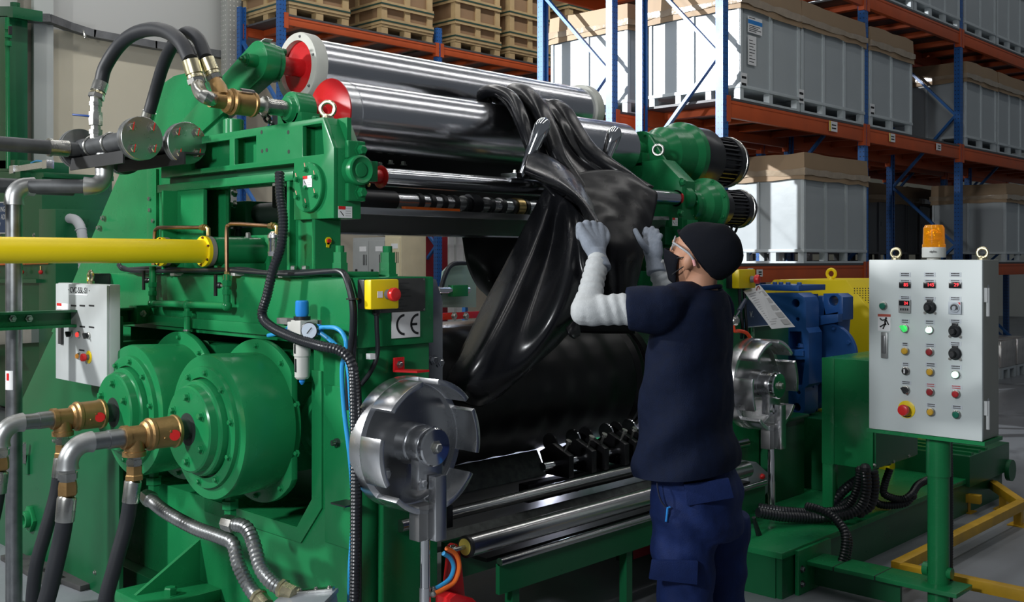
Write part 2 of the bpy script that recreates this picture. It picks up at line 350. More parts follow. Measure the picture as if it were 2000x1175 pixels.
# ------------------------------------------------------------------ grey sheet crates
def make_crate(np_, wid, dep, label, dark=False):
    r = thing('sheet_crate', (0, 0, 0), label, 'crate', 'grey sheet crates on the racks')
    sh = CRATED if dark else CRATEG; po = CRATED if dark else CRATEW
    z0, z1 = .125, .86
    pieces('bottom_rail', po, r, [(0, wid, 0, .05, 0, .02), (0, .05, .05, dep, 0, .02), (wid-.05, wid, .05, dep, 0, .02)])
    k = np_+1
    for i in range(k):
        x = i*(wid-.06)/(k-1)
        pieces('foot', po, r, [(x, x+.06, 0, .06, .02, .11), (x, x+.06, dep-.06, dep, .02, .11)])
    for j in (1, 2): part('foot', po, r, lambda m: m.box(0, .06, dep*j/3-.03, dep*j/3+.03, .02, .11))
    part('floor_tray', po, r, lambda m: m.box(-.008, wid+.008, -.008, dep+.008, .105, .135), .003)
    for i in range(np_):
        a, b_ = wid*i/np_+.005, wid*(i+1)/np_-.005
        part('sheet_panel', sh, r, lambda m: m.box(a, b_, .012, .022, z0+.01, z1), smooth=0)
        part('sheet_panel', sh, r, lambda m: m.box(a, b_, dep-.022, dep-.012, z0+.01, z1), smooth=0)
    for i in range(2):
        a, b_ = dep*i/2+.005, dep*(i+1)/2-.005
        part('sheet_panel', sh, r, lambda m: m.box(.012, .022, a, b_, z0+.01, z1), smooth=0)
        part('sheet_panel', sh, r, lambda m: m.box(wid-.022, wid-.012, a, b_, z0+.01, z1), smooth=0)
    for i in range(np_+1):
        x = min(max(wid*i/np_, .018), wid-.018)
        pieces('edge_post', po, r, [(x-.018, x+.018, -.004, .012, z0, z1), (x-.018, x+.018, dep-.012, dep+.004, z0, z1)])
    for i in (0, 1, 2):
        y = min(max(dep*i/2, .018), dep-.018)
        part('edge_post', po, r, lambda m: m.box(-.004, .012, y-.012, y+.012, z0, z1))
    b = MB(); e = .014; P = []
    for z, g in ((.80, e+.006), (.93, e), (1.06, e*.6)):
        n = 6
        for s_ in range(4):
            c0 = [(-g, -g), (wid+g, -g), (wid+g, dep+g), (-g, dep+g)]
            p, q = c0[s_], c0[(s_+1) % 4]
            for i in range(n):
                t = i/n; wv = random.uniform(-.006, .006) if i else 0
                P.append((p[0]+(q[0]-p[0])*t+wv*(s_ % 2), p[1]+(q[1]-p[1])*t+wv*(1-s_ % 2), z+random.uniform(-.012, .012)))
    N = 24; fs = [(a*N+i, a*N+(i+1) % N, (a+1)*N+(i+1) % N, (a+1)*N+i) for a in (0, 1) for i in range(N)]+[tuple(range(2*N, 3*N))]
    b.add(P, fs); b.build('cardboard_cover', CARD, r, smooth=50)
    b = MB(); P = []
    for z in (.845, .875, .905):
        for s_ in range(4):
            g = e+.016
            c0 = [(-g, -g), (wid+g, -g), (wid+g, dep+g), (-g, dep+g)]; p, q = c0[s_], c0[(s_+1) % 4]
            for i in range(10):
                t = i/10; wv = random.uniform(-.004, .004)
                P.append((p[0]+(q[0]-p[0])*t+wv*(s_ % 2), p[1]+(q[1]-p[1])*t+wv*(1-s_ % 2), z+random.uniform(-.01, .01)))
    N = 40; fs = [(a*N+i, a*N+(i+1) % N, (a+1)*N+(i+1) % N, (a+1)*N+i) for a in (0, 1) for i in range(N)]
    b.add(P, fs); b.build('film_band', FILM, r, smooth=60)
    return r
c2 = make_crate(2, 1.06, .98, 'x'); c3 = make_crate(3, 1.33, .98, 'x')
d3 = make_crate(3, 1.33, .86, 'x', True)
used = set()
def put(proto, x, y, z, label):
    k = proto.name
    o = proto if k not in used else copy_tree(proto, None, (x, y, z)); used.add(k)
    o.location = (x, y, z); ORG[o.name] = Vector((x, y, z)); o['label'] = label; return o
z1, z2, z3 = LV[0]+.022, LV[1]+.022, LV[2]+.022
cA = put(c2, 7.91, 4.86, z2, 'grey sheet crate with blue and white label, nearest on the middle shelf')
put(c3, 9.0, 4.86, z2, 'three-panel grey crate beside the labelled crate on the middle shelf')
put(c2, 10.47, 4.86, z2, 'single grey crate right of the second rack post on the middle shelf')
put(c2, 13.13, 4.86, z2, 'two-panel grey crate just past the third rack post, middle shelf')
put(c3, 14.25, 4.86, z2, 'grey crate at the right picture edge on the middle shelf')
put(c3, 9.045, 4.86, z1, 'white and grey crate behind the motors on the lowest shelf')
put(c2, 14.54, 4.86, z1, 'film-wrapped grey crate at the right edge on the lowest shelf')
put(c2, 10.5, 4.86, z3, 'grey crate on the top shelf left of the third post, mostly cut off') 
put(c3, 11.6, 4.86, z3, 'grey crate on the top shelf nearest the third rack post')
put(c2, 13.1, 4.86, z3, 'grey crate on the top shelf just right of the third post')
put(c3, 14.22, 4.86, z3, 'grey crate in the top right corner of the picture')
put(c2, 7.91, 6.1, z2, 'white-lit crate between the two slim uprights behind the labelled crate')
put(c2, 9.0, 6.1, z2, 'crate hidden behind the labelled crate in the back rack')
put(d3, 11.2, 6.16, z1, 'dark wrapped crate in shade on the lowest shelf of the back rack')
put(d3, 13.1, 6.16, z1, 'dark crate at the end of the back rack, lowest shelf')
put(d3, 14.45, 6.16, z1, 'added dark crate darkening the gap furthest right, lowest shelf of the back rack')  # added to darken the gap where the back wall showed
put(d3, 14.45, 6.16, z2, 'added dark crate darkening the gap furthest right, middle shelf of the back rack')  # second added crate, keeps the upper gap dark
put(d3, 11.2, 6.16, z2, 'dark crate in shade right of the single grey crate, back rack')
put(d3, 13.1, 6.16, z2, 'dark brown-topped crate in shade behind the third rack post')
# labels on the first crate
o = thing('shipping_label', (8.03, 4.852, 3.6), 'white shipping sheet with a blue band on the labelled crate', 'label')
part('sheet', WHITEP, o, lambda m: m.box(8.03, 8.27, 4.8525, 4.855, 3.585, 3.73), smooth=0)
part('blue_band', BLUEPL, o, lambda m: m.box(8.03, 8.27, 4.851, 4.8525, 3.665, 3.70), smooth=0)
tag(part('print', INK, o, lambda m: [m.box(8.05, 8.05+w, 4.8515, 4.8525, z, z+.006) for (z, w) in ((3.60, .12), (3.615, .2), (3.63, .15), (3.645, .18), (3.715, .1))], smooth=0), kind='stuff')
o = thing('shipping_label', (8.03, 4.852, 3.2), 'long white packing list below the blue-banded sheet', 'label')
part('sheet', WHITEP, o, lambda m: m.box(8.03, 8.17, 4.8525, 4.855, 3.30, 3.56), smooth=0)
tag(part('print', INK, o, lambda m: [m.box(8.05, 8.05+w, 4.8515, 4.8525, 3.325+.027*i, 3.331+.027*i) for i, w in enumerate((.08, .1, .05, .09, .1, .07, .1, .06))], smooth=0), kind='stuff')
for (px, py, lb) in ((1452, 156, 'small white code sticker low on the labelled crate'), (1564, 187, 'small code sticker low on the three-panel crate'), (1703, 214, 'small code sticker low on the single crate')):
    p = W(px, py, Y=4.86); o = thing('code_sticker', p, lb, 'label')
    part('paper', WHITEP, o, lambda m: m.box(p.x-.05, p.x+.05, 4.8525, 4.855, p.z-.07, p.z+.06), smooth=0)
    tag(part('print', INK, o, lambda m: [m.box(p.x-.04, p.x+.035, 4.8515, 4.8525, p.z+k, p.z+k+.022) for k in (-.05, .01)], smooth=0), kind='stuff')
# goods on the floor beyond the control box
for i, (x, lb) in enumerate(((14.2, 'silver wrapped carton on the floor pallet nearest the control box'), (14.82, 'silver wrapped carton on the floor at the right edge'))):
    o = thing('wrapped_carton', (x, 4.8, 0), lb, 'carton', 'silver wrapped cartons on the floor')
    part('carton', mat('foil_wrap', (.62, .60, .58), .22, .5, .15, 9, .5, 14), o, lambda m: m.box(x, x+.56, 4.8, 5.6, .145, .50), .02)
    pieces('pallet_deck', CRATEW, o, [(x, x+.56, 4.8, 5.6, .115, .145)]); pieces('pallet_runner', CRATEW, o, [(x+a, x+a+.08, 4.8, 5.6, 0, .115) for a in (0, .24, .48)])
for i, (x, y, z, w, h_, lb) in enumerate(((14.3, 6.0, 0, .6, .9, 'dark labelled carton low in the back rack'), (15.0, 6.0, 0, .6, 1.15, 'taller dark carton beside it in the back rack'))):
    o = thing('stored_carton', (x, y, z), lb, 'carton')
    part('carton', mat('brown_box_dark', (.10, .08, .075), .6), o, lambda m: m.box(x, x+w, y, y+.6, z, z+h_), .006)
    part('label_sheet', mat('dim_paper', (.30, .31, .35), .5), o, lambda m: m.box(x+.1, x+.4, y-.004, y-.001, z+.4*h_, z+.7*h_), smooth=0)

# ------------------------------------------------------------------ wooden crates
def make_wood(w, d, label):
    r = thing('wooden_crate', (0, 0, 0), label, 'wooden crate', 'wooden crates on the back rack'); h = 1.25
    part('box', PLY, r, lambda m: m.box(.022, w-.022, .022, d-.022, .12, h))
    for i in range(3):
        x = i*(w-.10)/2; pieces('pallet_block', WOOD, r, [(x, x+.10, 0, .1, .0, .085), (x, x+.10, d-.1, d, 0, .085), (x, x+.1, d/2-.05, d/2+.05, 0, .085)])
    part('pallet_board', WOOD, r, lambda m: m.box(-.005, w+.005, -.005, d+.005, .085, .118), .003)
    for i in range(3):
        x = i*(w-.09)/2; pieces('batten', WOOD, r, [(x, x+.09, 0, .022, .12, h)])
        y = i*(d-.09)/2; pieces('batten', WOOD, r, [(0, .022, y+.023, y+.09, .12, h), (w-.022, w, y+.023, y+.09, .12, h)])
    for z in (.12, .33, .62, .94):
        pieces('batten', WOOD, r, [(-.014, w+.012, -.014, 0, z, z+.085), (-.014, 0, 0, d+.012, z, z+.085), (w, w+.014, 0, d+.012, z, z+.085)])
        pieces('strap', STRAP, r, [(-.018, w+.018, -.018, -.014, z+.035, z+.055), (-.018, -.014, -.014, d+.018, z+.035, z+.055)])
    return r
w0 = make_wood(.85, 1.0, 'x')
ws = {}
for i, (x, lb) in enumerate(((6.83, 'wooden crate at the left end of the back rack'), (8.19, 'wooden crate second from the left on the back rack'), (9.45, 'wooden crate third from the left on the back rack'),
                  (10.5, 'wooden crate half hidden behind the first light blue upright'), (11.78, 'printed wooden crate between the two light blue uprights'))):
    ws[i] = put(w0, x, 10.18, 4.407, lb)
lettering('lettering', 'ultan', .16, (11.755, 10.60, 4.407+.80), -AY, AZ, INK, None)['label'] = 'black stencil lettering on the printed wooden crate'
bpy.data.objects['lettering']['category'] = 'lettering'
# ------------------------------------------------------------------ lockers and red cabinet seen under the rolls
def locker(xy, w, d, h, m, label):
    x, y = xy; r = thing('locker', (x, y, 0), label, 'locker')
    part('body', m, r, lambda b: b.box(x+.012, x+d, y, y+w, 0, h), .006)
    for (a, b_) in ((.06, h*.48), (h*.5, h-.04)):
        dr = part('door', m, r, lambda b: b.box(x, x+.012, y+.012, y+w-.012, a, b_), .004)
        part('name_card', WHITEP, dr, lambda b: b.box(x-.003, x, y+w*.15, y+w*.55, b_-.13, b_-.07), smooth=0)
        part('lock', PLBLK, dr, lambda b: b.box(x-.012, x, y+w*.68, y+w*.78, (a+b_)/2, (a+b_)/2+.09))
        pieces('vent_slot', PLBLK, dr, [(x-.002, x, y+w*.12+k*.03, y+w*.12+k*.03+.012, b_-.3, b_-.17) for k in range(3)])
    return r
LGREY = mat('locker_grey', (.36, .38, .38), .45); LBEI = mat('locker_beige', (.62, .56, .38), .5)
p = W(782, 505, d=12.2)
locker((p.x, p.y), .30, .40, 1.87, LBEI, 'beige steel locker at the end of the row')
locker((p.x+.02, p.y+.31), .33, .40, 1.84, LGREY, 'grey locker next to the beige locker')
locker((p.x+.04, p.y+.65), .33, .40, 1.84, LGREY, 'grey locker at the left end of the row, partly hidden')
o = thing('wrapped_bundle', (p.x+.25, p.y+.55, 1.86), 'dark crumpled bundle lying on the grey lockers', 'bundle')
part('bundle', mat('dark_film', (.03, .035, .05), .3), o, lambda m: (m.sphere((p.x+.3, p.y+.62, 1.93), .1, 12, (1.3, 3.1, .75))))
part('loose_end', mat('dark_film', (.03, .035, .05), .3), o, lambda m: (m.sphere((p.x+.25, p.y+.36, 1.9), .06, 10, (1.3, 1.6, .6))))
o = thing('storage_box', (p.x+.2, p.y+.1, 1.88), 'small blue and grey box on top of the beige locker', 'box')
part('box', mat('dim_grey', (.13, .13, .13), .5), o, lambda m: m.box(p.x+.08, p.x+.34, p.y+.02, p.y+.28, 1.872, 1.96), .006)
part('blue_side', BLUEPL, o, lambda m: m.box(p.x+.074, p.x+.079, p.y+.05, p.y+.15, 1.88, 1.955), smooth=0)
q0, q1 = W(826, 505, Y=10.4), W(876, 505, Y=10.4)
o = thing('red_cabinet', (q0.x, 10.4, 0), 'dark red steel cabinet behind the blue rack post', 'cabinet')
part('body', mat('dark_red_paint', (.20, .012, .02), .4), o, lambda m: m.box(q0.x, q1.x, 10.42, 10.8, 0, 1.93), .006)
part('door', mat('dark_red_paint', (.20, .012, .02), .4), o, lambda m: m.box(q0.x+.015, q1.x-.015, 10.4, 10.42, .08, 1.9), .003)
pieces('hinge', ZINC, o, [(q1.x-.02, q1.x+.02, 10.37, 10.4, z, z+.1) for z in (.4, 1.3)])
for i, (a, b_) in enumerate(((877, 889), (891, 907))):
    q0, q1 = W(a, 505, Y=11.2), W(b_, 505, Y=11.2)
    o = thing('wall_panel', (q0.x, 11.2, 0), ['narrow white panel right of the red cabinet', 'wider white panel beside the hanging black sheet'][i], 'panel')
    part('sheet', mat('white_panel', (.66, .69, .68), .5), o, lambda m: m.box(q0.x, q1.x, 11.2, 11.25, 0, 2.3), .004)
    part('edge_rail', GREYW, o, lambda m: m.box(q1.x-.02, q1.x, 11.17, 11.2, 0, 2.3))
# ================================================================== two-roll mill, near side
XA, YF = 2.35, 3.06
RY = (3.612, 4.237); RZ = .933                     # mill roll axes
MG = 'two-roll mill'
o = mill = thing('mill_housing', (2.5, 4.1, 0), 'big green steel side frame of the roll mill carrying both drums', 'machine frame')
P = lambda *l: [(XA, y, z) for (y, z) in l]
part('side_plate', GREEN, o, lambda m: m.prism(P((3.06, .10), (5.18, .10), (5.18, 1.25), (4.87, 1.25), (4.87, .60), (4.80, .525), (3.44, .525), (3.34, .65), (3.34, 1.25), (3.06, 1.25)), (.35, 0, 0)), .005)
part('cap_beam', GREEN, o, lambda m: m.box(XA-.012, 2.71, 3.045, 5.19, 1.25, 1.51), .006)
part('cap_ledge', GREEN, o, lambda m: m.box(XA-.03, XA-.012, 3.36, 4.80, 1.27, 1.315), .004)
part('window_trim', GREEN, o, lambda m: m.prism([(XA, y, z) for (y, z) in ((3.34, 1.15), (3.34, .65), (3.44, .525), (4.15, .525), (4.15, .465), (3.415, .465), (3.275, .625), (3.275, 1.15))], (-.009, 0, 0)), .003)
part('column_trim', GREEN, o, lambda m: m.box(XA-.008, XA, 3.09, 3.255, .50, 1.10), .004)
part('plinth', DGREEN, o, lambda m: m.box(2.28, 2.76, 2.98, 5.3, 0, .10), .006)
part('foot_plate', GREEN, o, lambda m: m.box(2.02, 2.35, 4.02, 4.34, .10, .15), .006)
part('foot_gusset', GREEN, o, lambda m: m.prism([(2.05, 4.20, .15), (2.35, 4.20, .15), (2.35, 4.20, .33)], (0, .02, 0)))
bolt(o, (2.16, 4.11, .15), AZ, .028, .03)
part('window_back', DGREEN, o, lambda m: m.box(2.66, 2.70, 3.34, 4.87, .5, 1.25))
part('front_rib', GREEN, o, lambda m: m.prism([(2.43, 3.045, .0), (2.43, 3.045, 1.0), (2.45, 3.045, 1.04), (2.70, 3.045, 1.04), (2.70, 3.045, 0)], (0, -.035, 0)), .006)
part('stop_rod', GREEN, o, lambda m: (m.cyl(W(380, 675, X=2.30), W(405, 676, X=2.42), .016), m.cyl(W(398, 676, X=2.36), W(425, 678, X=2.5), .027)))
for (px, py) in ((452, 571), (459, 571)): pass
# nuts standing on the cap
for (px, py, r) in ((757, 540, .034), (664, 527, .03)):
    p = W(px, py, Y=3.2); p.z = 1.51
    part('stud_nut', GREEN, o, lambda m: (m.lathe(p, AZ, [(0, r*1.25), (.01, r*1.25), (.01, r*1.05), (.055, r*1.05)], 6), m.lathe(p+AZ*.05, AZ, [(0, r*.9), (.045, r*.9)], 6), m.lathe(p+AZ*.09, AZ, [(0, r*.55), (.03, r*.55)], 12)))
# bearing housings with round adjusting flange
for i, y in enumerate(RY):
    h = part('bearing_housing', GREEN, o, lambda m: m.box(2.293, 2.64, y-.19, y+.19, .745, 1.09), .006)
    part('housing_hood', GREEN, o, lambda m: m.prism([(2.36, y-.19, 1.09), (2.36, y+.19, 1.09), (2.36, y+.14, 1.2), (2.36, y-.14, 1.2)], (.28, 0, 0)), .004)
    part('adjusting_flange', GREEN, h, lambda m: m.lathe((2.47, y-.19, .925), (0, -1, 0), [(0, .145), (.022, .145), (.022, .125), (.040, .120), (.040, .0)], 40))
    for k in range(6):
        a = k*math.pi/3+.3; bolt(h, (2.47+.09*math.cos(a), y-.23, .925+.09*math.sin(a)), (0, -1, 0), .013, .014)
# drums (roll end housings)
for i, y in enumerate(RY):
    r = thing('roll_drum', (2.2, y, RZ), ['green bolted drum with bronze joint at the front, nearer the blue hoses', 'green bolted drum beside the small grey control box'][i], 'drum', 'roll end drums')
    c0 = Vector((2.30, y, RZ))
    part('drum_shell', GREEN, r, lambda m: m.lathe(c0, (-1, 0, 0), [(0, .262), (.03, .262), (.03, .272), (.235, .280), (.25, .276), (.252, .262), (.252, .05)], 64))
    pts = []
    for k in range(56):
        a = 2*math.pi*k/56; yy, zz = .325*math.cos(a), .325*math.sin(a); pts.append((2.268, y+max(yy, -.245), RZ+zz))
    part('back_flange', GREEN, r, lambda m: m.prism(pts, (.028, 0, 0)), .003)
    part('end_ring', GREEN, r, lambda m: m.lathe((2.05, y, RZ), (-1, 0, 0), [(0, .235), (.018, .232), (.02, .226), (.02, .192), (.006, .190), (.006, .05)], 64))
    part('boss', GREEN, r, lambda m: m.lathe((2.045, y, RZ), (-1, 0, 0), [(0, .185), (.035, .183), (.042, .178), (.045, .168), (.072, .164), (.078, .158), (.078, .04)], 64))
    part('hub_hole', mat('shadow_bore', (.01, .02, .015), .6), r, lambda m: m.ring((1.9667, y, RZ), (1.969, y, RZ), .062, .03, 32))
    u, v, w = basis((-1, 0, 0))
    ringbolts(r, (2.03, y, RZ), (-1, 0, 0), .212, 10, .010, .012, a0=.2)
    ringbolts(r, (1.967, y, RZ), (-1, 0, 0), .122, 6, .013, .016, a0=.52)
    ringbolts(r, (2.268, y, RZ), (-1, 0, 0), .30, 10, .009, .012, a0=.31)
    part('drain_fitting', GREEN, r, lambda m: (m.lathe((2.15, y, RZ-.36), AZ, [(0, .026), (.03, .026), (.03, .035), (.06, .035), (.06, .022), (.09, .022)], 6)))
# rotary joints: built at the front drum, copied to the rear one
def rotary(y, lab):
    r = thing('rotary_joint', (1.8, y, RZ), lab, 'rotary joint', 'bronze rotary joints'); A = (-1, 0, 0)
    part('neck', mat('oily_black', (.02, .03, .025), .3), r, lambda m: m.lathe((1.985, y, RZ), A, [(0, .040), (.075, .040)], 28))
    b = part('body', BRONZE, r, lambda m: m.lathe((1.922, y, RZ), A, [(0, .05), (0, .060), (.012, .062), (.016, .058), (.095, .056), (.10, .060), (.112, .060), (.118, .052), (.128, .050), (.135, .040)], 40))
    part('maker_badge', SIGNR, b, lambda m: m.lathe((1.885, y-.0565, RZ-.005), (-.2, -1, 0), [(0, .020), (.004, .020)], 20))
    for k in (-.6, .5): bolt(b, (1.86+.02*k, y-.052, RZ+.018*k), (0, -1, .4*k), .005, .006, BRONZE, 'screw')
    part('tee', BRONZE, r, lambda m: (m.lathe((1.80, y, RZ), A, [(0, .038), (.07, .038), (.07, .043), (.088, .043)], 28), m.lathe((1.757, y, RZ), (0, 0, -1), [(0, .036), (.055, .036), (.055, .042), (.072, .042)], 28)))
    part('branch_fitting', ZINC, r, lambda m: (m.lathe((1.757, y, RZ-.072), (0, 0, -1), [(0, .026), (.012, .026), (.012, .031), (.03, .031), (.03, .026), (.038, .026)], 6),))
    part('branch_nut', BRONZE, r, lambda m: m.lathe((1.757, y, RZ-.108), (0, 0, -1), [(0, .03), (.03, .03), (.034, .034), (.05, .034), (.05, .026)], 6))
    part('ferrule', ZINC, r, lambda m: m.tube([(1.757, y, RZ-.158), (1.754, y+.004, RZ-.168), (1.747, y+.01, RZ-.24)], [.027, .031, .030], 20))
    part('pipe', IRON, r, lambda m: m.lathe((1.712, y, RZ), A, [(0, .034), (.055, .034), (.055, .031), (.115, .031)], 28))
    part('elbow', mat('cast_elbow', (.40, .41, .41), .4, .9, .12, 20), r, lambda m: m.tube([Vector((1.60, y, RZ)), Vector((1.585, y, RZ))]+[Vector((1.585-.07*math.sin(a), y, RZ-.07+.07*math.cos(a))) for a in [math.pi/2*k/8 for k in range(1, 9)]]+[Vector((1.515, y, RZ-.085))], [.038, .036]+[.035]*8+[.038], 24))
    part('elbow_fitting', ZINC, r, lambda m: m.lathe((1.515, y, RZ-.085), (0, 0, -1), [(0, .030), (.012, .030), (.012, .035), (.034, .035), (.034, .029), (.042, .029)], 6))
    part('elbow_nut', BRONZE, r, lambda m: m.lathe((1.515, y, RZ-.127), (0, 0, -1), [(0, .031), (.02, .034), (.045, .034), (.05, .028)], 6))
    part('ferrule', ZINC, r, lambda m: m.tube([(1.515, y, RZ-.177), (1.513, y+.002, RZ-.187), (1.507, y+.006, RZ-.265)], [.028, .033, .032], 20))
    part('hose', RUBHOSE, r, lambda m: m.tube(spline([(1.747, y+.01, RZ-.235), (1.735, y+.018, RZ-.32), (1.70, y+.03, RZ-.46), (1.665, y+.045, RZ-.62), (1.65, y+.06, .03)], 6), .027, 20))
    part('hose', RUBHOSE, r, lambda m: m.tube(spline([(1.507, y+.006, RZ-.26), (1.495, y+.012, RZ-.34), (1.465, y+.02, RZ-.48), (1.43, y+.03, RZ-.64), (1.41, y+.04, .03)], 6), .029, 20))
    return r
rj = rotary(RY[0], 'bronze rotary joint on the nearer drum with two black hoses')
rj2 = copy_tree(rj, None, (1.8, RY[1], RZ)); rj2['label'] = 'bronze rotary joint on the rear drum, beside the steel standpipe'

# ------------------------------------------------------------------ rear guard plates, steel pipes, small control box
XG = 2.62
g = [W(400, 160, X=XG), W(385, 146, X=XG), W(365, 142, X=XG), W(340, 148, X=XG), W(318, 163, X=XG), W(303, 186, X=XG), W(215, 380, X=XG), W(100, 648, X=XG), W(330, 700, X=XG), W(440, 560, X=XG), W(440, 235, X=XG)]
o = thing('guard_plate', (XG, 5.5, 0), 'tall green guard plate with a slanted edge behind the steel flanges', 'guard')
part('plate', GREEN, o, lambda m: m.prism(g, (.03, 0, 0)), .002)
part('standing_leg', DGREEN, o, lambda m: m.box(XG, XG+.05, W(300, 700, X=XG).y, W(250, 700, X=XG).y, 0, W(250, 660, X=XG).z))
part('cover_strip', GREEN, o, lambda m: m.prism([W(292, 330, X=XG), W(310, 330, X=XG), W(310, 480, X=XG), W(292, 480, X=XG)], (-.015, 0, 0)), .002)
for (px, py) in ((294, 388), (295, 410), (301, 431), (201, 426), (193, 445)): bolt(o, W(px, py, X=XG-.012), (-1, 0, 0), .012, .012, ZINC)
XL = 2.155
g = [W(118, 618, X=XL), W(52, 760, X=XL), W(-60, 1000, X=XL), (XL, W(-60, 1000, X=XL).y, 0), (XL, 4.58, 0), (XL, 4.58, W(230, 618, X=XL).z)]
o = thing('guard_plate', (XL, 5.4, 0), 'lower green guard sheet standing on the dark floor at left', 'guard')
part('plate', DGREEN, o, lambda m: m.prism(g, (.02, 0, 0)), .002)
p = W(62, 1012, X=XL)
part('flange_bearing', GREEN, o, lambda m: (m.prism([p+Vector((0, .07, 0)), p+Vector((0, .02, .065)), p+Vector((0, -.02, .065)), p+Vector((0, -.07, 0)), p+Vector((0, -.02, -.065)), p+Vector((0, .02, -.065))], (-.02, 0, 0)), m.lathe(p, (-1, 0, 0), [(.02, .045), (.045, .042), (.045, .025), (.02, .025)], 24)), .002)
p = W(54, 880, X=XL)
part('latch', ZINC, o, lambda m: (m.bar(p+Vector((-.02, 0, -.06)), p+Vector((-.03, -.03, .05)), .02, .02),))
part('latch_plate', DGREEN, o, lambda m: m.box(XL-.012, XL, p.y-.03, p.y+.03, p.z-.12, p.z-.02), .002)
for (px, py) in ((106, 860), (186, 1117)): bolt(o, W(px, py, X=XL), (-1, 0, 0), .008, .008, ZINC)
for k, (a, b_) in enumerate((((20, 1090), (110, 1142)), ((70, 1110), (176, 1150)))):
    q0, q1 = W(a[0], a[1], Z=.0), W(b_[0], b_[1], Z=.0)
    o = thing('floor_plank', (q0+q1)/2, ['dark plank on the floor beneath the standpipe', 'dark plank lying beside the green plinth'][k], 'plank')
    part('board', mat('oily_plank', (.05, .05, .05), .6, 0, .3, 12), o, lambda m: m.bar(q0+AZ*.014, q1+AZ*.014, .10, .026), .003)
    part('cleat', mat('oily_plank', (.05, .05, .05), .6), o, lambda m: m.bar((q0*.8+q1*.2)+AZ*.03+Vector((-.05, .05, 0)), (q0*.8+q1*.2)+AZ*.03+Vector((.05, -.05, 0)), .04, .012))
# standpipe
X0, Y0 = 1.778, 4.81; zt = W(32, 362, X=X0).z
def bend(c, r, a0, a1, e1, e2, n=8): return [Vector(c)+Vector(e1)*r*math.cos(a0+(a1-a0)*k/n)+Vector(e2)*r*math.sin(a0+(a1-a0)*k/n) for k in range(n+1)]
o = thing('standpipe', (X0, Y0, 0), 'upright grey steel pipe with an elbow at the far left', 'pipe')
part('riser', IRON, o, lambda m: m.cyl((X0, Y0, 0), (X0, Y0, zt-.05), .035, None, 28))
part('elbow', mat('cast_elbow', (.40, .41, .41), .4, .9, .12, 20), o, lambda m: m.tube([Vector((X0, Y0, zt-.085))]+[Vector((X0+.06-.06*math.cos(a), Y0, zt-.06+.06*math.sin(a))) for a in [math.pi/2*k/8 for k in range(9)]]+[Vector((X0+.085, Y0, zt))], [.043]+[.040]*9+[.043], 24))
part('floor_flange', IRON, o, lambda m: m.lathe((X0, Y0, 0), AZ, [(0, .08), (.015, .08), (.015, .045), (.04, .045)], 28))
part('run', BLACKP, o, lambda m: m.cyl((X0+.05, Y0, zt), (2.03, 4.60, zt), .032, None, 24))
part('run', BLACKP, o, lambda m: m.cyl((1.2, Y0+.09, zt+.005), (X0+.3, Y0+.09, zt+.005), .034, None, 24))
part('arrow_label', WHITEP, o, lambda m: m.lathe((X0, Y0, .998), AZ, [(0, .0357), (.085, .0357)], 10, math.pi*.98, math.pi*1.35))
part('arrow', SIGNR, o, lambda m: m.lathe((X0, Y0, 1.04), AZ, [(0, .0362), (.032, .0362)], 4, math.pi*1.08, math.pi*1.2))
# flanged header
XP = 2.09; ZP = 2.097; yb, yf = 4.853, 4.25
def blind(root, x, y, z, sgn, bolts=True):
    f = part('blind_flange', brushed('turned_flange', (.50, .51, .51), .3, (6, 6, 6), .1), root, lambda m: m.lathe((x, y, z), (0, sgn, 0), [(0, .04), (0, .094), (.020, .094), (.022, .092), (.022, 0)], 48))
    ring = part('loose_flange', IRON, root, lambda m: m.lathe((x, y-sgn*.003, z), (0, -sgn, 0), [(0, .04), (0, .093), (.02, .093), (.02, .045)], 48))
    for k in range(4):
        a = math.pi/4+k*math.pi/2+.06; q = Vector((x+.066*math.cos(a), y+sgn*.022, z+.066*math.sin(a)))
        bo = bolt(root, q, (0, sgn, 0), .0165, .018, ZINC); 
        if bolts: part('paint_mark', SIGNR, bo, lambda m: m.bar(q+Vector((-.003, sgn*.0205, -.016)), q+Vector((.004, sgn*.0205, .020)), .004, .0012, AY), smooth=0)
o = thing('flanged_header', (XP, 4.5, ZP), 'steel header pipe with a round blind flange at each end', 'pipe')
part('pipe', BLACKP, o, lambda m: m.cyl((XP, yb, ZP), (XP, yf, ZP), .043, None, 28))
blind(o, XP, yf-.005, ZP, -1); blind(o, XP, yb+.005, ZP, 1, False)
for yy in (4.70, 4.52): part('pipe_clamp', ZINC, o, lambda m: m.torus((XP, yy, ZP), AY, .046, .006, 28, 8))
part('inlet_pipe', BLACKP, o, lambda m: m.cyl((1.05, 4.79, ZP-.01), (2.06, 4.79, ZP-.01), .033, None, 24))
part('coupling', ZINC, o, lambda m: m.lathe((1.92, 4.79, ZP-.01), AX, [(0, .036), (0, .042), (.014, .042), (.014, .037), (.09, .037)], 24))
part('down_elbow', mat('cast_elbow', (.40, .41, .41), .4, .9, .12, 20), o, lambda m: m.tube([Vector((XP, 4.59, ZP-.04)), Vector((XP, 4.59, zt+.10))]+[Vector((XP-.06+.06*math.cos(a), 4.59, zt+.06-.06*math.sin(a))) for a in [math.pi/2*k/8 for k in range(9)]]+[Vector((XP-.085, 4.605, zt))], [.034, .041]+[.039]*9+[.042], 24))
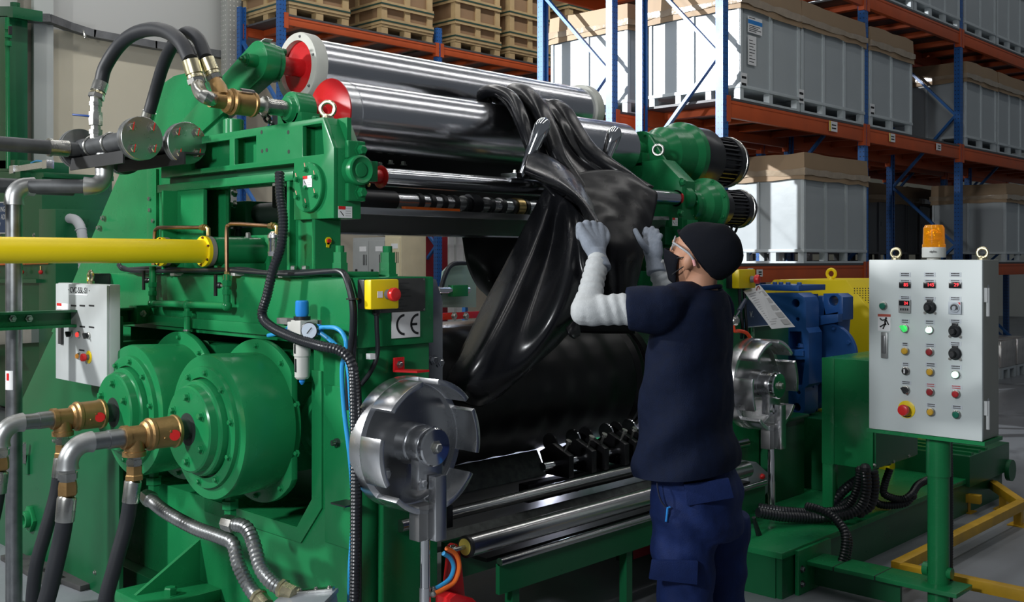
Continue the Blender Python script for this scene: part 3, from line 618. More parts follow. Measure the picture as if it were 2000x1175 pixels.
# second header behind
X2 = 2.30
o = thing('flanged_header', (X2, 4.7, ZP), 'second steel header with blind flange, nearest the green beam', 'pipe')
part('pipe', BLACKP, o, lambda m: m.cyl((X2, 4.86, ZP), (X2, 4.25, ZP), .043, None, 28))
blind(o, X2, 4.245, ZP-.004, -1); blind(o, X2, 4.84, ZP-.015, 1, False)
for k, (xa, ya, yb_) in enumerate(((XP, 4.84, 4.30), (X2, 4.80, 4.16))):
    o = thing('angle_bracket', (xa, 4.7, ZP-.1), ['dark angle iron carrying the first flanged header', 'long dark angle iron under the second flanged header'][k], 'bracket')
    part('top_leg', mat('dark_angle_iron', (.03, .031, .033), .5, .3), o, lambda m: m.box(xa-.05, xa+.05, yb_, ya, ZP-.058, ZP-.050))
    part('side_leg', mat('dark_angle_iron', (.03, .031, .033), .5, .3), o, lambda m: m.box(xa-.05, xa-.042, yb_, ya, ZP-.105, ZP-.058))
# valve and big hoses to the upper roll
YV = 4.678
o = thing('ball_valve', (XP, YV, ZP+.04), 'small valve with blue lever standing on the header', 'valve')
part('stack', ZINC, o, lambda m: m.lathe((XP, YV, ZP+.035), AZ, [(0, .026), (.02, .026), (.02, .031), (.04, .031), (.04, .023), (.06, .023), (.06, .031), (.09, .033), (.12, .031), (.12, .025), (.15, .025), (.15, .030), (.168, .030), (.168, .024), (.19, .024)], 8))
part('lever', mat('blue_lever', (.02, .08, .35), .35), o, lambda m: m.bar((XP-.02, YV-.0, ZP+.135), (XP-.09, YV+.04, ZP+.14), .02, .008), .002)
def bighose(pts, r, lab, f0, f1, org):
    h = thing('hydraulic_hose', org, lab, 'hose', 'hoses arching to the upper roll')
    part('hose', RUBHOSE, h, lambda m: m.tube(spline(pts, 10), r, 24))
    for e, (a, b_) in (('near', f0), ('far', f1)):
        a, b_ = Vector(a), Vector(b_); ax = (b_-a); L_ = ax.length
        part('ferrule', ZYEL if e == 'far' else ZINC, h, lambda m: m.lathe(a, ax, [(0, r*1.02), (0, r*1.13), (L_*.55, r*1.13), (L_*.55, r*.85), (L_*.6, r*.85)], 24))
        part('collar', ZYEL, h, lambda m: m.lathe(a+ax*.6, ax, [(0, r*.85), (0, r*1.05), (L_*.12, r*1.1), (L_*.16, r*.8)], 20))
        part('hex_nut', ZINC, h, lambda m: m.lathe(a+ax*.74, ax, [(0, r*.9), (0, r*1.2), (L_*.2, r*1.2), (L_*.26, r*.8)], 6))
    return h
def L3(px, py, t): return W(px, py, d=4.78+(4.22-4.78)*t)
ha = [L3(197, 162, 0), L3(206, 130, .02), L3(232, 90, .12), L3(262, 66, .3), L3(298, 57, .5), L3(330, 64, .7), L3(355, 85, .88), L3(372, 118, 1)]
e0 = W(187, 228, X=XP)
bighose(ha, .031, 'thick black hose arching from the valve to the union, nearer arch', (ha[0], Vector((XP, YV, ZP+.215))), (ha[-1], W(386, 166, d=4.22)), ha[0])
def L4(px, py, t): return W(px, py, d=4.80+(4.26-4.80)*t)
hb = [L4(292, 218, 0), L4(303, 180, .05), L4(318, 130, .2), L4(335, 92, .4), L4(352, 72, .55), L4(369, 64, .7), L4(388, 78, .85), L4(403, 115, 1)]
bighose(hb, .028, 'black hose arching behind the other into the bronze union', (hb[0], hb[0]+(hb[0]-hb[1])*.9), (hb[-1], W(421, 158, d=4.26)), hb[0])
# rotary union of blender roll
R2Y, R2Z, R2R = 3.758, 2.22, .152
o = thing('rotary_union', (2.22, R2Y, R2Z), 'bronze rotary union feeding the polished front blender roll', 'rotary joint')
part('body', BRONZE, o, lambda m: m.lathe((2.345, R2Y, R2Z), (-1, 0, 0), [(0, .042), (0, .052), (.012, .054), (.016, .050), (.09, .050), (.095, .055), (.105, .055), (.112, .046), (.12, .05), (.13, .046), (.14, .034), (.20, .032)], 36))
part('end_elbow', ZINC, o, lambda m: m.tube(spline([W(386, 163, d=4.22), W(388, 172, d=4.19), W(393, 183, d=4.15), W(403, 190, d=4.11), Vector((2.16, R2Y, R2Z))], 5), .029, 20))
part('top_branch', BRONZE, o, lambda m: m.tube([W(421, 158, d=4.26), W(428, 172, d=4.22), Vector((2.20, R2Y, R2Z+.01))], [.026, .032, .036], 20))
part('coupling', ZINC, o, lambda m: m.lathe((2.345, R2Y, R2Z), AX, [(0, .030), (.05, .030), (.05, .042), (.058, .042), (.062, .034), (.19, .034), (.19, .04), (.2, .04)], 28))
part('guide_slot', PLBLK, o, lambda m: m.obox((2.30, R2Y-.03, R2Z+.05), (.03, 0, 0), (0, .009, .004), (0, .002, .004)))
o = thing('chain_link_strap', W(510, 215, X=2.36), 'dark oily chain hanging below the union shaft', 'chain')
for k in range(6):
    q = W(490+k*8, 196+k*9, X=2.42); part('link', mat('oily_chain', (.03, .03, .03), .25, .8), o, lambda m: m.torus(q, (1, .3*(-1)**k, .6), .016, .006, 12, 6))
# small grey control box
XB = 2.0
def BX(px, py): return W(px, py, X=XB)
c00, c10, c11, c01 = BX(108, 742), BX(209, 757), BX(211, 556), BX(109, 552)
z0b, z1b, ya, yb2 = .5*(c00.z+c10.z), .5*(c01.z+c11.z), c00.y, c10.y
o = thing('control_box', (XB, (ya+yb2)/2, z0b), 'small light grey switch box with two knobs and a stop button', 'control box')
part('cabinet', mat('box_grey', (.46, .49, .49), .4), o, lambda m: m.box(XB+.012, XB+.06, yb2, ya, z0b, z1b), .004)
dr = part('door', mat('box_grey', (.46, .49, .49), .4), o, lambda m: m.box(XB, XB+.012, yb2+.003, ya-.003, z0b+.003, z1b-.003), .004)
part('mounting_arm', DGREEN, o, lambda m: m.box(XB+.06, 2.36, (ya+yb2)/2-.04, (ya+yb2)/2+.04, z0b+.1, z0b+.18))
mid = (ya+yb2)/2
lettering('lettering', '· CVC-55L-S1 ·', .037, (XB-.001, BX(154, 567).y, BX(154, 567).z), -AY, AZ, INK, dr)
part('label_strip', WHITEP, dr, lambda m: m.box(XB-.002, XB, BX(172, 567).y, BX(136, 567).y, BX(154, 576).z, BX(154, 574).z), smooth=0)
part('warning_sticker', WHITEP, dr, lambda m: m.box(XB-.002, XB, BX(137, 597).y, BX(112, 597).y, BX(120, 604).z, BX(120, 592).z), smooth=0)
part('warning_stripe', SIGNR, dr, lambda m: m.box(XB-.003, XB-.002, BX(121, 597).y, BX(112, 597).y, BX(120, 597).z, BX(120, 592).z), smooth=0)
part('lock_bar', mat('dark_lock', (.05, .05, .05), .4), dr, lambda m: m.box(XB-.012, XB, BX(124, 650).y, BX(118, 650).y, BX(120, 671).z, BX(120, 632).z), .002)
def knob(root, p, col_, kind, s=1., ax=(-1, 0, 0), lit=0):
    p = Vector(p); a = Vector(ax); up = AZ; sd = a.cross(up)
    bz = part('bezel', ZINC, root, lambda m: m.lathe(p, a, [(0, .0155*s), (.006*s, .0155*s), (.008*s, .013*s), (.008*s, .005)], 20))
    if kind == 'button': part('button', col_, bz, lambda m: m.lathe(p, a, [(.004*s, .0115*s), (.014*s, .0112*s), (.016*s, .009*s), (.0165*s, 0)], 20))
    elif kind == 'knob': part('selector', col_, bz, lambda m: (m.lathe(p, a, [(.006*s, .0115*s), (.012*s, .011*s), (.012*s, 0)], 20), m.obox(p+a*.018*s, a*.009*s, (up*.8+sd*.6).normalized()*.0125*s, (sd*.8-up*.6).normalized()*.0042*s)))
    return bz
knob(dr, BX(140, 652), PLBLK, 'knob'); knob(dr, BX(155, 653), mat('lit_red', (.9, .06, .05), .3, emit=.8), 'button'); knob(dr, BX(174, 655), PLBLK, 'knob'); knob(dr, BX(155, 695), mat('amber_button', (.75, .30, .04), .3), 'button')
def estop(root, p, ax, s=1., ring=True):
    p = Vector(p); a = Vector(ax)
    e = part('stop_ring', YEL, root, lambda m: m.lathe(p, a, [(0, .030*s), (.003, .030*s), (.004, .028*s), (.004, .01)], 28)) if ring else root
    part('stop_stem', mat('stem_grey', (.12, .12, .125), .4), e, lambda m: m.lathe(p, a, [(.002, .014*s), (.016*s, .0125*s)], 20))
    part('stop_head', SIGNR, e, lambda m: m.lathe(p, a, [(.014*s, .011*s), (.020*s, .018*s), (.030*s, .019*s), (.036*s, .017*s), (.038*s, .010*s), (.037*s, 0)], 28))
estop(dr, BX(174, 697), (-1, 0, 0), .95)
part('tag_row', INK, dr, lambda m: [m.box(XB-.0015, XB, BX(x+6, y).y, BX(x-4, y).y, BX(x, y+3).z, BX(x, y).z) for (x, y) in ((143, 595), (160, 595), (178, 595), (143, 636), (160, 636), (178, 637), (159, 682))], smooth=0)
part('lifting_eye', ZYEL, o, lambda m: (m.torus(BX(162, 543)+Vector((.035, 0, .01)), AX, .022, .0065), m.lathe(Vector((XB+.035, BX(162, 543).y, z1b)), AZ, [(0, .016), (.012, .016)], 12)))
o = thing('stop_box', BX(206, 550), 'yellow and black stop box seen edge-on above the small switch box', 'stop button')
q = W(206, 551, X=2.32); part('yellow_half', YEL, o, lambda m: m.box(2.24, 2.30, q.y+.012, q.y+.035, q.z-.045, q.z+.045), .004); part('black_half', PLBLK, o, lambda m: m.box(2.24, 2.336, q.y-.022, q.y+.011, q.z-.045, q.z+.045), .003)

# ------------------------------------------------------------------ yellow tubes with green cylinders, support bar
ZC = 1.612
for i, (y, x0, lab) in enumerate(((4.05, .95, 'long yellow guard tube running out of the green cylinder'), (4.43, 1.7, 'second yellow tube behind, only its flange showing'))):
    o = thing('guard_tube', (2.3, y, ZC), lab, 'tube', 'yellow guard tubes')
    part('tube', YEL, o, lambda m: m.cyl((x0, y, ZC), (2.29, y, ZC), .050, None, 36))
    part('flange', YEL, o, lambda m: m.lathe((2.275, y, ZC), AX, [(0, .052), (0, .066), (.016, .066), (.016, .052)], 40))
    ringbolts(o, (2.273, y, ZC), (-1, 0, 0), .059, 6, .004, .004, COPPER, .4)
    o = thing('hydraulic_cylinder', (2.5, y, 1.51), ['green cylinder carrying the long yellow tube', 'green cylinder behind the first one on the mill cap'][i], 'cylinder', 'cylinders on the mill cap')
    part('gasket', mat('grey_gasket', (.22, .21, .18), .5), o, lambda m: m.lathe((2.292, y, ZC), AX, [(0, .066), (.02, .066)], 40))
    part('barrel', GREEN, o, lambda m: m.cyl((2.312, y, ZC), (2.60, y, ZC), .063, None, 40))
    part('end_block', GREEN, o, lambda m: m.box(2.56, 2.80, y-.075, y+.085, 1.51, ZC+.075), .006)
    part('saddle', GREEN, o, lambda m: m.box(2.36, 2.56, y-.05, y+.05, 1.51, 1.56), .004)
    part('breather', PLBLK, o, lambda m: m.lathe((2.66, y-.03, ZC+.075), AZ, [(0, .018), (.02, .018), (.02, .013), (.035, .013), (.035, .022), (.06, .022), (.062, .018)], 16))
    bolt(o, (2.50, y, ZC+.063), AZ, .012, .02, ZINC, 'plug')
YB = 4.672; zb1 = W(285, 600, Y=YB).z
o = thing('support_bar', (2.3, YB, zb1-.08), 'green angle bar bolted to the mill frame, crossing the left edge', 'bar')
part('top_leg', DGREEN, o, lambda m: m.box(1.0, 2.31, YB-.005, YB+.07, zb1-.010, zb1))
part('side_leg', GREEN, o, lambda m: m.box(1.0, 2.31, YB+.06, YB+.07, zb1-.075, zb1-.01))
part('bottom_leg', GREEN, o, lambda m: m.box(1.0, 2.31, YB-.0, YB+.06, zb1-.078, zb1-.066))
part('end_lug', GREEN, o, lambda m: m.box(2.27, 2.352, YB-.03, YB+.05, zb1-.075, zb1+.012), .004)
for (px, py) in ((25, 622), (57, 622)): bolt(o, W(px, py, Y=YB+.055), (0, -1, 0), .011, .012, ZINC)
bolt(o, W(279, 612, Y=YB-.03), (-.7, -.7, 0), .012, .014, ZINC)
# ================================================================== stock blender on top of the mill
XU = 2.37
def SU(px, py): return W(px, py, X=XU)
BH = .13                                                    # beam depth along X
o = thing('blender_stand', (2.45, 3.9, 1.51), 'green welded stand holding the polished rolls above the mill', 'machine frame')
yR, yT, yFt, yFb = 4.60, SU(404, 264).y, SU(631, 230).y, SU(652, 288).y
zT, zB = 2.128, 1.962
# web with pockets
def box_loop(y0, y1, z0, z1): return [(XU, y0, z0), (XU, y1, z0), (XU, y1, z1), (XU, y0, z1)]
pk = [(SU(448, 0).y, SU(400, 0).y), (SU(500, 0).y, SU(458, 0).y), (SU(637, 0).y+.01, SU(591, 0).y)]
outer = [(XU, yFt, zT), (XU, yFb, SU(652, 288).z), (XU, 3.236, 1.735), (XU, 3.502, 1.735), (XU, 3.502, zB), (XU, yR, zB), (XU, yR, zT-.02), (XU, yT+.1, zT)]
holes = [box_loop(pk[0][0], pk[0][1]+.12, 1.985, 2.095), box_loop(pk[1][0], pk[1][1], 1.985, 2.095), [(XU, pk[2][0]+.005, 1.985), (XU, pk[2][1], 1.985), (XU, pk[2][1], 2.105), (XU, pk[2][0]+.02, 2.105)]]
part('web_plate', GREEN, o, lambda m: m.plate(outer, holes, (.02, 0, 0)), .003)
part('back_plate', GREEN, o, lambda m: m.box(XU+.07, XU+.09, yFb+.01, yR, zB, zT))
part('top_plate', GREEN, o, lambda m: m.box(XU+.018, XU+BH, yFt, yR, zT-.022, zT), .003)
part('front_plate', GREEN, o, lambda m: m.prism([(XU+.018, yFt, zT-.001), (XU+.018, yFb, SU(652, 288).z), (XU+.018, 3.236, SU(652, 288).z-.002), (XU+.018, 3.236, 1.735), (XU+.018, 3.262, 1.735), (XU+.018, 3.262, 2.0), (XU+.018, yFt+.025, zT-.001)], (BH-.018, 0, 0)), .003)
part('block_bottom', GREEN, o, lambda m: m.box(XU+.018, XU+BH, 3.262, 3.502, 1.735, 1.757))
part('bearing_block', GREEN, o, lambda m: m.box(XU+.02, XU+.10, 3.262, 3.50, 1.757, 1.96))
for yy in (pk[0][0]-.01, pk[1][0]-.012, pk[2][0]-.02+.02, pk[2][1]+.02): part('stiffener', GREEN, o, lambda m: m.box(XU+.018, XU+.07, yy-.006, yy+.006, 1.985, 2.1))
part('web_bottom', GREEN, o, lambda m: m.box(XU+.018, XU+.07, 3.502, yR, zB, zB+.02))
part('lower_web', DGREEN, o, lambda m: m.box(XU+.05, XU+.075, 3.502, yR+.01, 1.93, zB))  # darker green paints the shade of the recess under the beam
part('lower_flange', GREEN, o, lambda m: m.box(XU-.005, XU+BH, 3.502, yR+.03, 1.893, 1.93), .003)
yl0, yl1 = SU(397, 0).y, SU(312, 0).y
pieces('rear_leg_plate', GREEN, o, [(XU+.0, XU+.02, yl0, yl1, 1.51, 1.893), (XU+.11, XU+.13, yl0, yl1, 1.51, 1.893)], .003)
part('rear_leg_web', GREEN, o, lambda m: m.box(XU+.02, XU+.11, (yl0+yl1)/2-.01, (yl0+yl1)/2+.01, 1.53, 1.893))
part('rear_leg_flange', GREEN, o, lambda m: m.box(XU-.07, XU, SU(345, 0).y-.008, SU(345, 0).y+.008, 1.51, 1.893))
yf0, yf1 = 3.359, 3.553
pieces('front_leg_plate', GREEN, o, [(XU, XU+.125, yf0, yf0+.02, 1.53, 1.735), (XU, XU+.125, yf1-.02, yf1, 1.53, 1.93)], .003)
part('front_leg_web', GREEN, o, lambda m: m.box(XU+.03, XU+.05, yf0+.02, yf1-.02, 1.53, 1.735))
part('leg_base', GREEN, o, lambda m: m.box(XU-.012, XU+.16, 3.16, 3.64, 1.51, 1.53), .003)
for (px, py) in ((588, 518), (566, 521)): bolt(o, (XU+.02, SU(px, 0).y, 1.53), AZ, .016, .02, ZINC)
part('support_pot', GREEN, o, lambda m: m.lathe((XU+.06, W(456, 250, X=XU+.06).y, zT), AZ, [(0, .045), (.062, .045), (.066, .04)], 28))
cc = SU(607, 366)
cv = part('round_cover', GREEN, o, lambda m: m.lathe(cc, (-1, 0, 0), [(0, .098), (.016, .098), (.02, .095), (.02, 0)], 44))
for k in range(6):
    a = k*math.pi/3+.5; q = cc+Vector((-.02, .070*math.cos(a), .070*math.sin(a)))
    bb = bolt(o, q, (-1, 0, 0), .010, .013, GREEN)
    part('paint_mark', mat('pink_mark', (.75, .35, .25), .5), bb, lambda m: m.bar(q+Vector((-.0005, .004, .006)), q+Vector((-.0005, .012, .026)), .003, .004, AX), smooth=0)
bolt(o, cc+Vector((-.02, 0, 0)), (-1, 0, 0), .008, .01)
for (a, b_) in ((511, 258), (512, 295), (563, 258), (564, 296), (521, 293)): part('hole', mat('bore_dark', (.004, .02, .01), .7), o, lambda m: m.lathe(SU(a, b_)+Vector((-.0006, 0, 0)), AX, [(0, .0085), (.001, .0085)], 16), smooth=0)
def sticker(root, c, r, u, n, w=.06, h=.045):
    c, r, u, n = Vector(c), Vector(r), Vector(u), Vector(n)
    s_ = part('warning_sticker', WHITEP, root, lambda m: m.obox(c+n*.001, r*w/2, u*h/2, n*.0008), smooth=0)
    part('red_corner', SIGNR, s_, lambda m: m.obox(c+n*.002-r*w*.25+u*h*.36, r*w*.25, u*h*.14, n*.0006), smooth=0)
    part('symbol', INK, s_, lambda m: (m.bar(c+n*.002-r*w*.36+u*h*.05, c+n*.002-r*w*.12-u*h*.32, h*.07, .0006, n)), smooth=0)
    part('small_print', mat('grey_print', (.5, .5, .5), .5), s_, lambda m: [m.obox(c+n*.002+r*w*.2+u*h*k, r*w*.2, u*h*.03, n*.0004) for k in (.3, .1, -.1, -.3)], smooth=0)
sticker(o, cc+Vector((-.021, -.01, .022)), -AY, AZ, (-1, 0, 0))
p = W(674, 414, Y=3.236); sticker(o, p, AX, AZ, (0, -1, 0), .065, .045)
# eye bolt
p = W(640, 230, X=XU+.05); p.z = zT
part('lifting_eye', ZYEL, o, lambda m: (m.lathe(p, AZ, [(0, .024), (.012, .022), (.014, .014)], 20), m.torus(p+AZ*.040, (1, .9, 0), .028, .0085)))
# small cam switch mark
part('yellow_pin', YEL, o, lambda m: (m.lathe(W(641, 470, Y=yf0), (0, -1, 0), [(0, .015), (.004, .015)], 16), m.bar(W(641, 474, Y=yf0-.002), W(640, 483, Y=yf0-.002), .012, .004, AY)))
part('red_pin', SIGNR, o, lambda m: m.lathe(W(642, 470, Y=yf0-.004), (0, -1, 0), [(0, .009), (.006, .008)], 12))
# flange bearing for the guide bar
TY, TZ, TR = 3.40, 1.922, .040
pb = W(690, 345, Y=3.2)
fb = part('bar_bearing', GREEN, o, lambda m: (m.lathe((pb.x+.03, 3.236, TZ), (0, -1, 0), [(0, .060), (.05, .058), (.055, .05), (.05, .044), (.045, .030), (.05, .026), (.05, 0)], 40), m.box(pb.x+.03, pb.x+.12, 3.2, 3.30, TZ-.04, TZ+.04)), .002)
pieces('bearing_ear', GREEN, o, [(pb.x-.015, pb.x+.07, 3.212, 3.236, TZ-.12, TZ-.05), (pb.x-.015, pb.x+.07, 3.212, 3.236, TZ+.045, TZ+.115)], .006)
for dz in (-.085, .08): 
    bolt(o, (pb.x+.045, 3.212, TZ+dz), (0, -1, 0), .019, .02)
part('brass_nipple', BRASS, o, lambda m: m.sphere((pb.x+.075, 3.2, TZ-.055), .008, 10))
# pillow block of the front roll
pp = Vector((2.56, R2Y, 0))
part('pillow_block', GREEN, o, lambda m: (m.lathe((2.50, R2Y, R2Z), AX, [(0, .03), (0, .05), (.02, .056), (.02, .072), (.025, .076), (.11, .076), (.115, .07), (.115, .03)], 40), m.box(2.52, 2.615, R2Y-.09, R2Y+.09, zT, R2Z-.02)), .003)
part('pillow_foot', GREEN, o, lambda m: m.box(2.50, 2.64, R2Y-.14, R2Y+.14, zT, zT+.03), .004)
part('bearer', GREEN, o, lambda m: m.box(2.49, 2.66, R2Y-.16, R2Y+.16, 1.95, zT), .003)
bolt(o, (2.57, R2Y-.12, zT+.03), AZ, .018, .022)
# ------------------------------------------------------------------ the two polished blender rolls and the guide bar
ROLLM = mat('polished_roll', (.60, .61, .64), .21, 1, .03, 2.5, rvar=.03)
def roll_end(root, x, y, z, r, sgn):
    part('end_disc', RED, root, lambda m: m.lathe((x, y, z), (sgn, 0, 0), [(-.03, r*.985), (.0, r*.985), (.0, r*.93), (-.022, r*.90), (-.03, r*.5), (-.02, .05), (-.02, 0)], 56))
o = thing('blender_roll', (3.78, R2Y, R2Z), 'polished steel roll in front, red at its near end', 'roller', 'stock blender rolls')
part('shell', ROLLM, o, lambda m: m.lathe((2.80, R2Y, R2Z), AX, [(0, R2R*.96), (0, R2R), (2.0, R2R), (2.005, R2R*.97)], 96))
part('end_sleeve', STEEL, o, lambda m: m.lathe((2.725, R2Y, R2Z), AX, [(0, R2R*.95), (0, R2R-.004), (.075, R2R-.002)], 80))
part('end_disc', RED, o, lambda m: m.lathe((2.735, R2Y, R2Z), (-1, 0, 0), [(0, R2R+.002), (.008, R2R+.004), (.012, R2R-.01), (.022, R2R*.72), (.04, .055), (.045, .045)], 64))
part('shaft', RED, o, lambda m: m.cyl((2.60, R2Y, R2Z), (2.70, R2Y, R2Z), .042, None, 32))
part('far_journal', GREEN, o, lambda m: m.cyl((4.80, R2Y, R2Z), (5.0, R2Y, R2Z), .06, None, 28))
R1Y, R1Z, R1R = 4.147, 2.487, .148
o = thing('blender_roll', (3.87, R1Y, R1Z), 'polished steel roll at the back with a pale flange ring', 'roller', 'stock blender rolls')
part('shell', ROLLM, o, lambda m: m.lathe((2.88, R1Y, R1Z), AX, [(0, R1R*.96), (0, R1R), (2.0, R1R), (2.0, R1R*.97)], 96))
PALE = mat('pale_cast_ring', (.52, .53, .48), .45, 0, .1, 10)
for (x, s_) in ((2.885, -1), (4.875, 1)):
    part('flange_ring', PALE, o, lambda m: m.lathe((x, R1Y, R1Z), (s_, 0, 0), [(0, R1R*.97), (0, .166), (.055, .168), (.065, .164), (.068, .128), (.0, .124), (0, R1R*.97)], 64))
    ringbolts(o, (x+s_*.066, R1Y, R1Z), (s_, 0, 0), .146, 6, .005, .006, IRON, .3)
part('end_disc', RED, o, lambda m: m.lathe((2.845, R1Y, R1Z), (-1, 0, 0), [(0, .127), (.004, .126), (-.0, .10), (-.03, .09), (-.035, .05), (-.02, .046)], 56))
part('shaft', RED, o, lambda m: m.cyl((2.70, R1Y, R1Z), (2.87, R1Y, R1Z), .043, None, 32))
part('far_hub', DGREEN, o, lambda m: m.lathe((4.92, R1Y, R1Z), AX, [(0, .08), (.05, .085), (.12, .085), (.13, .07)], 32))
o = thing('guide_bar', (3.8, TY, TZ), 'slim chrome bar across the front with red end collars', 'roller')
part('bar', ROLLM, o, lambda m: m.cyl((2.735, TY, TZ), (4.86, TY, TZ), TR, None, 40))
for (x, s_) in ((2.735, -1), (4.86, 1)):
    part('end_collar', RED, o, lambda m: m.lathe((x, TY, TZ), (s_, 0, 0), [(0, TR+.006), (.006, TR+.008), (.012, TR*.9), (.012, .03), (.06, .029), (.06, 0)], 36))
part('near_spindle', RED, o, lambda m: m.cyl((2.52, TY-.0, TZ), (2.70, TY, TZ), .026, None, 24))
# swing arm
XS = 2.60; ec = Vector((XS, R1Y, R1Z))
o = thing('swing_arm', (XS, 4.4, 2.2), 'green swing arm holding the near end of the back roll', 'arm')
q0, q1 = W(374, 222, X=XS), W(395, 248, X=XS)
dirv = (((q0+q1)/2)-ec); dirv.x = 0; dirv.normalize(); nrm = Vector((0, -dirv.z, dirv.y)); 
if nrm.z < 0: nrm = -nrm
R_ = .094; arc = [ec+(nrm*math.cos(a)-dirv*math.sin(a))*R_ for a in [math.pi*k/18 for k in range(19)]]
tail = ec+dirv*.95
part('arm_plate', GREEN, o, lambda m: m.prism(arc+[tail-nrm*.06, tail+nrm*.06], (.075, 0, 0)), .004)
part('bearing_cap', GREEN, o, lambda m: m.lathe((XS+.075, R1Y, R1Z), AX, [(0, .088), (.03, .086), (.034, .08), (.034, .03)], 44))
part('pivot_boss', GREEN, o, lambda m: m.lathe(ec+dirv*.0, (-1, 0, 0), [(0, .03), (.05, .03), (.05, .022)], 24))
part('grease_nut', GREEN, o, lambda m: m.lathe(ec+Vector((-.05, 0, 0)), (-1, 0, 0), [(0, .026), (.006, .026), (.006, .018), (.02, .018), (.02, .009), (.036, .008)], 6))
for a in (.6, 2.4, 4.4): bolt(o, ec+Vector((0, .075*math.cos(a), .075*math.sin(a))), (-1, 0, 0), .006, .003, washer=False)
part('side_lug', GREEN, o, lambda m: m.lathe(ec+Vector((.11, 0, .02))+AZ*.04, (1, -.2, 0), [(0, .017), (.045, .017)], 14))
p = ec+Vector((.04, -.02, R_+.001)); part('warning_sticker', WHITEP, o, lambda m: m.obox(p, (.022, 0, 0), (0, .028, -.006), (0, .0002, .001)), smooth=0)
# machinery seen below the beam
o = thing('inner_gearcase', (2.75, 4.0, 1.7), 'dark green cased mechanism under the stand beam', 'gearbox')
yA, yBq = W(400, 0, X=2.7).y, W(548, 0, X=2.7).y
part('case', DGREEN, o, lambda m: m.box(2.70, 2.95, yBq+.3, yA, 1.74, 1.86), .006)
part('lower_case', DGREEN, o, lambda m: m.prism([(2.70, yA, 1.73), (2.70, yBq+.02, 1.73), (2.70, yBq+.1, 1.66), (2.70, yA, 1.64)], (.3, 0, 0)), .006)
part('shaft', mat('oily_black', (.02, .03, .025), .3), o, lambda m: m.cyl((2.78, yBq, 1.80), (2.78, yBq+.32, 1.80), .05, None, 24))
part('clutch', mat('oily_black', (.02, .03, .025), .3), o, lambda m: m.lathe((2.66, yA-.12, 1.83), (-1, 0, 0), [(0, .05), (.03, .05), (.03, .03), (.05, .03)], 20))
for (px, py) in ((459, 377), (459, 399)): bolt(o, W(px, py, X=2.70), (-1, 0, 0), .014, .014, ZINC)
# added filler beam for the dark interior, spiral shaft and drip tray between the stands
DARKM = mat('dark_machine_steel', (.02, .022, .026), .4, .6, .2, 8)
o = thing('dark_filler_beam', (3.7, 4.12, 1.8), 'added black beam standing in for the dark interior below the polished rolls', 'beam')
part('beam', DARKM, o, lambda m: m.box(2.72, 4.85, 4.08, 4.2, 1.82, 2.30), .006)
for (px, py) in ((742, 324), (763, 320), (788, 322)): bolt(o, W(px, py, Y=3.9), AZ, .012, .016, ZINC)
part('bolt_rail', DARKM, o, lambda m: m.box(2.8, 3.4, 3.86, 4.08, 1.95, 1.965))
o = thing('spiral_shaft', (3.6, 3.62, 1.845), 'black ribbed shaft running beneath the chrome bar', 'shaft')
SY, SZ = 3.62, 1.842
part('shaft', STEEL, o, lambda m: m.cyl((2.72, SY, SZ), (4.85, SY, SZ), .034, None, 28))
for k in range(11):
    q = W(810+k*23.2, 392+k*1.2, Y=SY); part('rib', PLBLK, o, lambda m: m.lathe((q.x, SY, SZ), (1, .12, 0), [(0, .036), (0, .041), (.028, .041), (.028, .036)], 24))
part('sleeve', PLBLK, o, lambda m: m.cyl((2.74, SY, SZ), (2.98, SY, SZ), .043, None, 28))
part('coupling', BRASS, o, lambda m: m.lathe((W(1003, 400, Y=SY).x, SY, SZ), AX, [(0, .036), (.0, .045), (.05, .045), (.05, .036)], 20))
MIRROR = mat('mirror_stainless', (.55, .56, .58), .16, 1, .04, 2, rvar=.05)
o = thing('drip_tray', (3.6, 3.55, 1.7), 'mirror-finish stainless tray below the ribbed shaft', 'tray')
t0, t1 = W(700, 404, Y=3.5), W(1075, 414, Y=3.5)
part('front_lip', mat('satin_stainless', (.62, .63, .64), .34, 1, .04, 3), o, lambda m: m.box(2.6, 4.85, 3.49, 3.50, t0.z-.03, t0.z), .002)
part('sloped_pan', mat('satin_stainless', (.62, .63, .64), .34, 1, .04, 3), o, lambda m: m.prism([(2.6, 3.50, t0.z-.03), (2.6, 3.505, t0.z-.03), (2.6, 3.62, t0.z-.105), (2.6, 3.615, t0.z-.105)], (2.25, 0, 0)))
part('rear_pan', MIRROR, o, lambda m: m.box(2.6, 4.85, 3.615, 3.75, t0.z-.112, t0.z-.105))
part('orange_strip', ORHOSE, o, lambda m: m.box(W(790, 404, Y=3.5).x, W(897, 404, Y=3.5).x, 3.495, 3.52, t0.z, t0.z+.012))
# ------------------------------------------------------------------ front face of the near frame
o = thing('emergency_stop', W(748, 574, Y=3.0), 'yellow box with red mushroom button on the near frame front', 'stop button')
a, b_ = W(721, 546, Y=2.975), W(776, 602, Y=2.975)
part('back_box', PLBLK, o, lambda m: m.box(a.x, b_.x, 3.005, 3.045, b_.z, a.z), .004)
cvr = part('yellow_cover', YEL, o, lambda m: m.box(a.x, b_.x, 2.965, 3.005, b_.z, a.z), .006)
c = Vector(((a.x+b_.x)/2+.012, 2.965, (a.z+b_.z)/2)); estop(cvr, c, (0, -1, 0), 1.35, False)
part('label', WHITEP, cvr, lambda m: m.box(c.x-.048, c.x-.024, 2.9635, 2.965, c.z-.012, c.z+.012), smooth=0)
for (i, j) in ((0, 0), (0, 1), (1, 0), (1, 1)): bolt(cvr, (a.x+.012+i*(b_.x-a.x-.024), 2.966, b_.z+.01+j*(a.z-b_.z-.02)), (0, -1, 0), .004, .002, PLBLK, 'screw', False)
